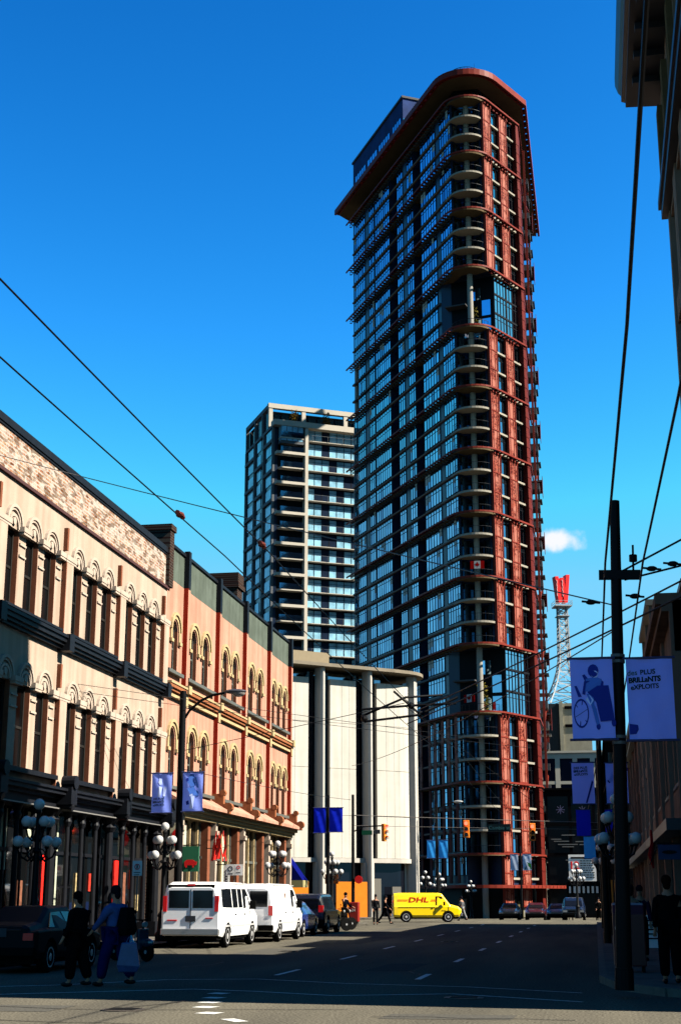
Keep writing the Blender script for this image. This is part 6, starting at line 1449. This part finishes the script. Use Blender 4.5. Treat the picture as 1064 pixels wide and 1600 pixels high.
vehicle('parked_car', 'black sedan in deep shade behind the two foreground pedestrians', 'car', -12.75, 32.6, pi/2, CAR, (-1.35,1.35), 0.33, mat('matt_black_car',(0.012,0.012,0.016),0.5), side_w=sw_car, rear_w=[(-0.5,0.5,0.9,0.93)], rear_lights=[(0.55,0.78,0.7,0.85),(-0.78,-0.55,0.7,0.85)], bumper=(0.38,0.55,M_UNDER), front_w=((0.35,1.38,.5),(1.1,1.02,.62)))
# the yellow courier van
Y_P = paint('yellow_vehicle_paint', (2.9,1.95,0.0)); R_L = mat('courier_red', (2.2,0.05,0.03), 0.5)
DV = [(-2.25,.42,1.02,1.72,.88,.74),(-2.18,.34,1.02,1.84,.94,.80),(-1.9,.32,1.02,1.88,.95,.81),(0.75,.32,1.02,1.88,.95,.81),(1.0,.32,1.02,1.83,.95,.80),(1.55,.32,1.0,1.15,.94,.76),(2.1,.36,.88,1.0,.91,.76),(2.28,.44,.78,.86,.84,.68)]
def courier(t, ws):
    vs, fs = text_mesh('DHL', 0.44, 0.004, bold=0.012, sx=1.55)
    for s in (-1,1):
        yy = ws(-0.6,1.5)+0.02; sl = (ws(-0.6,1.3)-ws(-0.6,1.7))/0.4
        m = MB(lambda x,y,z:(s*-1*(x+z*0.25)-0.55, s*(ws(-0.5,1.42+z)+0.010+abs(y)), 1.42+z)); m.add(vs,fs); m.build('lettering', R_L, t)
        m = MB()
        for k,z in enumerate((1.33,1.38,1.43)):
            m.box(-1.95,-1.30+0.04*k,min(s*(ws(-1,z)-0.01),s*(ws(-1,z)+0.008)),max(s*(ws(-1,z)-0.01),s*(ws(-1,z)+0.008)),z,z+0.02); m.box(0.22+0.04*k,0.62,min(s*(ws(-1,z)-0.01),s*(ws(-1,z)+0.008)),max(s*(ws(-1,z)-0.01),s*(ws(-1,z)+0.008)),z,z+0.02)
        m.build('stripe', R_L, t)
        m = MB(); m.box(-1.9,0.5,min(s*0.95,s*0.962),max(s*0.95,s*0.962),0.93,0.96); m.build('stripe', M_UNDER, t)
        m = MB(); m.box(0.5,0.52,min(s*0.94,s*0.955),max(s*0.94,s*0.955),0.45,1.0); m.box(1.42,1.44,min(s*0.94,s*0.955),max(s*0.94,s*0.955),0.6,1.0); m.build('door_gap', M_UNDER, t)
        m = MB(); m.box(0.58,0.72,min(s*0.94,s*0.98),max(s*0.94,s*0.98),0.90,0.95); m.box(0.32,0.44,min(s*0.94,s*0.98),max(s*0.94,s*0.98),0.90,0.95); m.build('door_handle', M_UNDER, t)
        m = MB(); m.box(1.08,1.2,min(s*0.98,s*1.16),max(s*0.98,s*1.16),1.08,1.32); m.build('wing_mirror', M_UNDER, t, bevel=0.02)
        m = MB(); m.box(0.95,1.25,min(s*0.95,s*0.958),max(s*0.95,s*0.958),0.72,0.76); m.build('lettering', M_UNDER, t)
vehicle('delivery_van', 'yellow courier van with red slanted lettering crossing the street before the bank', 'van', -11.2, 98.4, 0.17, DV, (-1.38,1.40), 0.34, Y_P,
    side_w=[[(0.58,1.08),(0.58,1.66),(0.85,1.66),(1.0,1.62),(1.38,1.10)]], rear_w=[(0.08,0.66,1.15,1.62),(-0.66,-0.08,1.15,1.62)], rear_lights=[(0.72,0.86,0.95,1.4),(-0.86,-0.72,0.95,1.4)], bumper=(0.36,0.54,M_CHR), front_w=((1.0,1.79,.68),(1.54,1.18,.74)), extras=courier)
vehicle('parked_suv', 'big dark blue utility vehicle facing the camera beyond the crossing', 'car', -1.75, 119, -pi/2, SUV, (-1.45,1.4), 0.38, paint('navy_vehicle_paint',(0.015,0.03,0.07)), side_w=sw_suv, rear_w=[(-0.62,0.62,1.1,1.52)], front_w=((0.45,1.66,.6),(1.1,1.14,.7)))
vehicle('parked_car', 'dark red car beyond the crossing, left of the big dark utility vehicle', 'car', -5.0, 126, -pi/2, CAR, (-1.35,1.35), 0.33, paint('maroon_vehicle_paint',(0.12,0.01,0.01)), side_w=sw_car, front_w=((0.35,1.38,.5),(1.1,1.02,.62)))
vehicle('parked_car', 'black car beyond the crossing at the tower foot, leftmost of the three there', 'car', -7.3, 128, -pi/2, CAR, (-1.35,1.35), 0.33, paint('black_vehicle_paint',(0,0,0)), side_w=sw_car, front_w=((0.35,1.38,.5),(1.1,1.02,.62)))
vehicle('parked_car', 'blue grey car beyond the crossing between the red car and the big utility vehicle', 'car', -3.4, 132, -pi/2, CAR, (-1.35,1.35), 0.33, paint('slate_vehicle_paint',(0.05,0.08,0.16)), side_w=sw_car, front_w=((0.35,1.38,.5),(1.1,1.02,.62)))
def two_wheeler(name, label, x, y, rz, wr, col, scooter):
    t = thing(name, label, 'scooter' if scooter else 'motorcycle', (x,y,0), rz)
    for wx in (-0.62,0.62):
        w = MB(); w.lathe([(wr*0.62,-0.055),(wr*0.92,-0.055),(wr,0),(wr*0.92,0.055),(wr*0.62,0.055)],(wx,0,wr),20,axis='y'); tw = w.build('wheel', M_TYRE, t)
        w = MB(); w.lathe([(wr*0.66,-0.03),(wr*0.66,0.03)],(wx,0,wr),5 if False else 18,axis='y'); w.cyl((wx,-0.06,wr),(wx,0.06,wr),0.05,n=8); w.build('rim', M_RIM, tw)
        w = MB()
        for k in range(5): a = 2*pi*k/5+0.5; w.cyl((wx+wr*0.4*cos(a),-0.036,wr+wr*0.4*sin(a)),(wx+wr*0.4*cos(a),0.036,wr+wr*0.4*sin(a)),wr*0.16,n=8)
        w.build('rim_holes', M_UNDER, tw)
    m = MB()
    if scooter:
        m.plate([(-0.75,0.45),(-0.80,0.72),(-0.30,0.78),(-0.05,0.45),(0.20,0.24),(0.34,0.24),(0.40,0.80),(0.48,0.82),(0.50,0.30),(0.30,0.16),(-0.20,0.16),(-0.5,0.28)], lambda u,v,d:(u,d,v), -0.17, 0.17)
        m.ball((0.62,0,wr+0.22),0.2,12,8,sq=(1.2,0.45,0.6))
    else:
        m.ball((0.05,0,0.75),0.3,12,8,sq=(1.0,0.5,0.55)); m.box(-0.3,0.35,-0.12,0.12,0.3,0.62); m.tube([(0.62,0,wr),(0.38,0,0.95)],0.03,6)
    m.build('body', col, t, bevel=0.02)
    m = MB(); m.plate([(-0.78,0.74),(-0.78,0.82),(-0.25,0.86),(-0.1,0.78),(-0.3,0.74)], lambda u,v,d:(u,d,v), -0.14,0.14); m.build('seat', M_UNDER, t, bevel=0.03)
    m = MB(); m.tube([(0.46,0,0.78),(0.40,0,1.02)],0.025,6); m.tube([(0.30,0.33,1.05),(0.40,0.12,1.03),(0.40,-0.12,1.03),(0.30,-0.33,1.05)],0.018,6); m.build('handlebar', M_UNDER, t)
    for s in (-1,1): m = MB(); m.tube([(0.38,s*0.2,1.04),(0.42,s*0.26,1.2)],0.008,4); m.ball((0.42,s*0.27,1.24),0.06,8,6,sq=(0.3,1,0.8)); m.build('mirror', M_UNDER, t)
    m = MB(); m.cyl((0.47,0,0.92),(0.54,0,0.92),0.075,0.07,n=12); m.build('headlight', M_HEAD, t)
    return t
two_wheeler('parked_scooter', 'dark blue scooter with its bright front wheel in the sun by the left kerb', -11.95, 37.2, -0.55, 0.24, paint('scooter_blue',(0.03,0.06,0.12)), True)
two_wheeler('motorcycle', 'black motorcycle in front of the utility vehicle, nearer to it', -12.7, 71.7, 0.5, 0.31, M_UNDER, False)
two_wheeler('motorcycle', 'black motorcycle at the end of the parked row, by the standing person in a cap', -12.8, 74.2, 0.7, 0.31, M_UNDER, False)
# ------------------------------------------------------------ people
def skinned(name, verts, edges, mat_, parent, sub=1, root=0):
    me = bpy.data.meshes.new(name); me.from_pydata([v[:3] for v in verts], edges, []); o = bpy.data.objects.new(name, me); COL.objects.link(o)
    sk = o.modifiers.new('s','SKIN'); o.data.skin_vertices[0].data
    for i,v in enumerate(verts): r = v[3]; o.data.skin_vertices[0].data[i].radius = (r, v[4] if len(v) > 4 else r)
    o.data.skin_vertices[0].data[root].use_root = True
    sb = o.modifiers.new('u','SUBSURF'); sb.levels = sub; sb.render_levels = sub
    dg = bpy.context.evaluated_depsgraph_get(); m2 = bpy.data.meshes.new_from_object(o.evaluated_get(dg)); o.modifiers.clear(); o.data = m2; bpy.data.meshes.remove(me)
    m2.materials.clear(); m2.materials.append(mat_); m2.polygons.foreach_set('use_smooth',[True]*len(m2.polygons)); o.parent = parent; return o
M_SKIN = mat('skin', (0.9,0.45,0.28), 0.6)
def person(label, x, y, rz, H_=1.75, legs=((0.35,0.1),(-0.3,-0.7)), arms=((0.4,0.6,0.12),(-0.4,0.1,0.12)), lean=0.05, jacket=(0.02,0.02,0.02), trous=(0.02,0.02,0.02), hair=(0.02,0.015,0.01), coat=False, cap=None, fat=1.0, z=0.0, fingers=True, group=None, held=None, head_turn=0.0):
    """faces local +x; legs: (thigh, shin) angles from vertical, arms: (upper, fore, outward)"""
    t = thing('person', label, 'person', (x,y,z), rz, group); k = H_/1.75
    hip = Vector((0,0,0.0)); V = []; E = []
    def A(p,r,r2=None): V.append((p[0],p[1],p[2],r,r2 or r)); return len(V)-1
    L1, L2 = 0.44*k, 0.43*k; feet = []; legpts = []
    for i,(th,sh) in enumerate(legs):
        s = (1,-1)[i]; h0 = Vector((0,s*0.095*k,0)); kn = h0+Vector((sin(th),0,-cos(th)))*L1; an = kn+Vector((sin(sh),0,-cos(sh)))*L2; feet.append(an.z); legpts.append((h0,kn,an))
    zh = -min(feet)+0.08*k; up = Vector((sin(lean),0,cos(lean))); P = Vector((0,0,zh))
    chest = P+up*0.36*k; neck = P+up*0.56*k; head = neck+Vector((0.03,0,0.14*k)); sho = P+up*0.49*k
    ip = A(P,0.125*k*fat,0.10*k*fat); ic = A(chest,0.135*k*fat,0.11*k*fat); isx = A(sho,0.10*k,0.09*k); ine = A(neck+up*0.02,0.052*k); ih0 = A(head-Vector((0,0,0.035*k)),0.072*k,0.078*k); ih = A(head+Vector((0,0,0.05*k)),0.078*k,0.09*k); E += [(ip,ic),(ic,isx),(isx,ine),(ine,ih0),(ih0,ih)]
    body = (list(V), list(E)); jV = [(*(P-up*0.03),0.15*k*fat,0.125*k*fat),(*(P+up*0.18*k),0.145*k*fat,0.12*k*fat),(*chest,0.155*k*fat,0.125*k*fat),(*sho,0.12*k*fat,0.10*k*fat)]; jE = [(0,1),(1,2),(2,3)]
    tV = [(*(P+Vector((0,0,0.02))),0.14*k*fat,0.115*k*fat)]; tE = []; hands = []
    for i,(h0,kn,an) in enumerate(legpts):
        h0, kn, an = [q+P for q in (h0,kn,an)]; a = A(h0,0.085*k); b = A(kn,0.055*k); c = A(an,0.04*k); d = A(an+Vector((0.15*k,0,-0.045*k)),0.032*k); E += [(ip,a),(a,b),(b,c),(c,d)]
        n = len(tV); tV += [(*h0,0.10*k*fat),(*kn,0.082*k*fat),(*(an+Vector((0,0,0.03))),0.068*k*fat)]; tE += [(0,n),(n,n+1),(n+1,n+2)]
        sm = MB(); sm.ball((an[0]+0.06*k,an[1],an[2]-0.035*k),0.075*k,10,6,sq=(1.9,0.62,0.6)); sm.build('shoe', mat('shoe_black',(0.015,0.015,0.015),0.5), t, smooth=True)
    for i,(ua,fa,outw) in enumerate(arms):
        s = (1,-1)[i]; s0 = sho+Vector((0,s*0.17*k,-0.01)); el = s0+Vector((sin(ua)*cos(outw),s*sin(outw),-cos(ua)*cos(outw)))*0.29*k; wr_ = el+Vector((sin(fa),s*sin(outw)*0.3,-cos(fa)))*0.25*k; dr = (wr_-el).normalized()
        a = A(s0,0.055*k); b = A(el,0.04*k); c = A(wr_,0.026*k,0.03*k); pm = A(wr_+dr*0.06*k,0.022*k,0.036*k); E += [(isx,a),(a,b),(b,c),(c,pm)]
        if fingers:
            lat = Vector((0,1,0)); 
            for q,(off,ln) in enumerate(((-0.028,0.062),(-0.010,0.074),(0.010,0.070),(0.027,0.056))):
                f1 = A(wr_+dr*(0.085*k+ln*0.45)+lat*off,0.009); f2 = A(wr_+dr*(0.085*k+ln*0.85)+lat*off+Vector((0.014,0,0)),0.008); E += [(pm,f1),(f1,f2)]
            f1 = A(wr_+dr*0.055*k+lat*(-s*0.045)+Vector((0.02,0,0)),0.010); f2 = A(wr_+dr*0.09*k+lat*(-s*0.055)+Vector((0.03,0,0)),0.009); E += [(c,f1),(f1,f2)]
        n = len(jV); jV += [(*s0,0.078*k*fat),(*el,0.062*k),(*(wr_-dr*0.02),0.05*k)]; jE += [(3,n),(n,n+1),(n+1,n+2)]; hands.append(wr_+dr*0.1)
    skinned('body', V, E, M_SKIN, t, 1); J = mat('cloth_%d_%d_%d'%tuple(int(c*999) for c in jacket), jacket, 0.85, var=0.25, vs=5); T_ = mat('cloth_%d_%d_%d'%tuple(int(c*999) for c in trous), trous, 0.85, var=0.25, vs=5)
    skinned('trousers', tV, tE, T_, t, 1)
    if coat: jV[0] = (*(P-Vector((0,0,0.32*k))),0.17*k*fat,0.14*k*fat)
    skinned('jacket', jV, jE, J, t, 1)
    hm = MB(); hc = head+Vector((-0.012*k,0,0.075*k)); hm.ball(tuple(hc),0.10*k,12,8,sq=(1.05,0.88,0.98)); hm.ball(tuple(hc+Vector((-0.05*k,0,-0.08*k))),0.075*k,10,6,sq=(0.7,0.95,1.1)) if cap is None else None
    hm.build('hair' if cap is None else 'cap', mat('hair_%d'%int(hair[0]*999),hair,0.9) if cap is None else mat('cap_%d'%int(cap[0]*999),cap,0.8), t, smooth=True)
    fm = MB(); fx = head.x+0.088*k; fz = head.z+0.0; fm.ball((fx,0,fz-0.01),0.016*k,6,5); fm.box(fx-0.02,fx-0.006,-0.022,0.022,fz-0.055,fz-0.045)
    for s in (-1,1): fm.ball((fx-0.014,s*0.03*k,fz+0.028),0.010*k,6,5); fm.ball((head.x,s*0.082*k,fz),0.02*k,6,5,sq=(0.6,0.4,1))
    fm.build('face', mat('face_features',(0.30,0.13,0.09),0.6), t, smooth=True)  # one brown for nose, mouth, eyes and ears
    t['_z'] = 0; del t['_z']
    return t, hands, P, sho
def bag(label, x, y, z, col, w=0.34, h=0.45, d=0.16, rz=0.0, kind='bag'):
    t = thing('carrier_bag' if kind == 'bag' else 'backpack', label, kind, (x,y,z), rz); m = MB()
    m.add([(-w*0.32,-d*0.3,0),(w*0.32,-d*0.3,0),(w*0.32,d*0.3,0),(-w*0.32,d*0.3,0),(-w*0.5,-d*0.5,-h*0.75),(w*0.5,-d*0.5,-h*0.8),(w*0.5,d*0.5,-h*0.75),(-w*0.5,d*0.5,-h*0.8),(-w*0.4,-d*0.35,-h),(w*0.38,-d*0.35,-h),(w*0.38,d*0.35,-h),(-w*0.4,d*0.35,-h)],
          [(0,1,2,3),(8,11,10,9)]+[(i,(i+1)%4,(i+1)%4+4,i+4) for i in range(4)]+[(i+4,(i+1)%4+4,(i+1)%4+8,i+8) for i in range(4)])
    m.build('sack', col, t, bevel=0.02); m = MB(); m.tube([(-0.06,0,-0.02),(0,0,0.11),(0.06,0,-0.02)],0.009,5); m.build('strap', col, t); return t
# the couple crossing in the shade, facing away to the left
p1 = person('walking person in a blue jacket with a dark backpack, crossing at the left in shade', -8.85, 26.6, 2.75, 1.80, legs=((0.42,0.15),(-0.22,-0.62)), arms=((0.55,0.75,0.25),(0.15,0.35,0.18)), jacket=(0.10,0.20,0.55), trous=(0.02,0.03,0.20), hair=(0.02,0.02,0.03), fat=1.4)
bag('dark backpack on the back of the person in the blue jacket', -8.62, 26.50, 1.42, mat('bag_black',(0.012,0.012,0.015),0.8), 0.34, 0.5, 0.26, 2.75+pi/2, 'backpack')
bag('blue plastic carrier bag hanging from the blue jacketed walker', -8.46, 26.2, 0.80, mat('bag_blue',(0.06,0.15,0.42),0.4,var=0.3,vs=6), 0.42, 0.52, 0.2, 0.3)
p2_ = person('person in a long black coat crossing at the left in shade, beside the blue jacket', -9.55, 26.5, 2.9, 1.66, legs=((0.18,0.05),(-0.16,-0.35)), arms=((0.2,0.5,0.12),(-0.1,0.3,0.15)), jacket=(0.010,0.010,0.012), trous=(0.01,0.01,0.012), hair=(0.012,0.01,0.01), coat=True, fat=1.5)
person('person in a brown coat reading by the black shop front at the left edge', -15.0, 38.2, -2.6, 1.68, legs=((0.25,-0.1),(0.0,0.0)), arms=((0.4,1.5,0.1),(0.4,1.5,0.1)), jacket=(0.12,0.05,0.04), trous=(0.02,0.02,0.02), hair=(0.30,0.10,0.04), z=0.13)
t = thing('newspaper', 'white paper held by the reader at the left edge', 'newspaper', (-15.28,37.98,1.22), -2.6); m = MB(); m.box(-0.01,0.01,-0.16,0.16,-0.1,0.12); m.build('sheet', W_P, t)
person('person in dark clothes and cap standing before the orange hoarding', -13.35, 78.6, -0.4, 1.80, legs=((0.05,0.0),(-0.05,0.0)), arms=((0.3,1.2,0.2),(0.2,1.0,0.2)), jacket=(0.012,0.012,0.02), trous=(0.012,0.012,0.015), cap=(0.01,0.01,0.012), z=0.0)
person('dark clothed person waiting beside the red street box', -13.2, 88.8, -1.2, 1.72, legs=((0.04,0.0),(-0.06,0.0)), arms=((0.2,0.6,0.1),(0.1,0.4,0.1)), jacket=(0.02,0.02,0.025), trous=(0.015,0.015,0.02), z=0.0)
person('dark clothed person striding left of the yellow van', -13.0, 91.5, 0.0, 1.72, legs=((0.5,0.3),(-0.45,-0.6)), arms=((-0.4,-0.1,0.1),(0.5,0.8,0.1)), jacket=(0.015,0.015,0.02), trous=(0.015,0.015,0.02))
person('person in striped pale clothes walking just right of the yellow van', -9.35, 104.5, 2.6, 1.66, legs=((0.35,0.15),(-0.35,-0.5)), arms=((0.4,0.8,0.1),(-0.3,0.0,0.1)), jacket=(0.25,0.25,0.26), trous=(0.5,0.5,0.5))
person('large dark silhouetted person on the shaded pavement at the right edge', 1.25, 26.8, 1.6, 1.80, legs=((0.2,0.05),(-0.15,-0.35)), arms=((0.2,0.3,0.15),(-0.15,0.1,0.15)), jacket=(0.010,0.010,0.012), trous=(0.008,0.008,0.01), hair=(0.05,0.02,0.012), z=0.13, fat=1.25, coat=True)
person('dark silhouetted person farther along the right pavement beside the big pole', 1.05, 36.5, -1.5, 1.70, legs=((0.15,0.0),(-0.15,-0.3)), arms=((0.2,0.3,0.15),(-0.15,0.1,0.15)), jacket=(0.02,0.025,0.08), trous=(0.01,0.01,0.01), z=0.13)
person('dark silhouetted person close behind the mailbox on the right', 0.75, 33.0, 1.6, 1.68, legs=((0.15,0.0),(-0.15,-0.3)), arms=((0.2,0.3,0.15),(-0.15,0.1,0.15)), jacket=(0.012,0.012,0.014), trous=(0.01,0.01,0.01), z=0.13, coat=True)
person('distant dark person waiting at the crossing under the price board', 0.2, 121, -1.6, 1.7, legs=((0.05,0.0),(-0.05,0.0)), arms=((0.1,0.3,0.1),(0.1,0.3,0.1)), jacket=(0.015,0.015,0.015), trous=(0.01,0.01,0.01), z=gz(121))
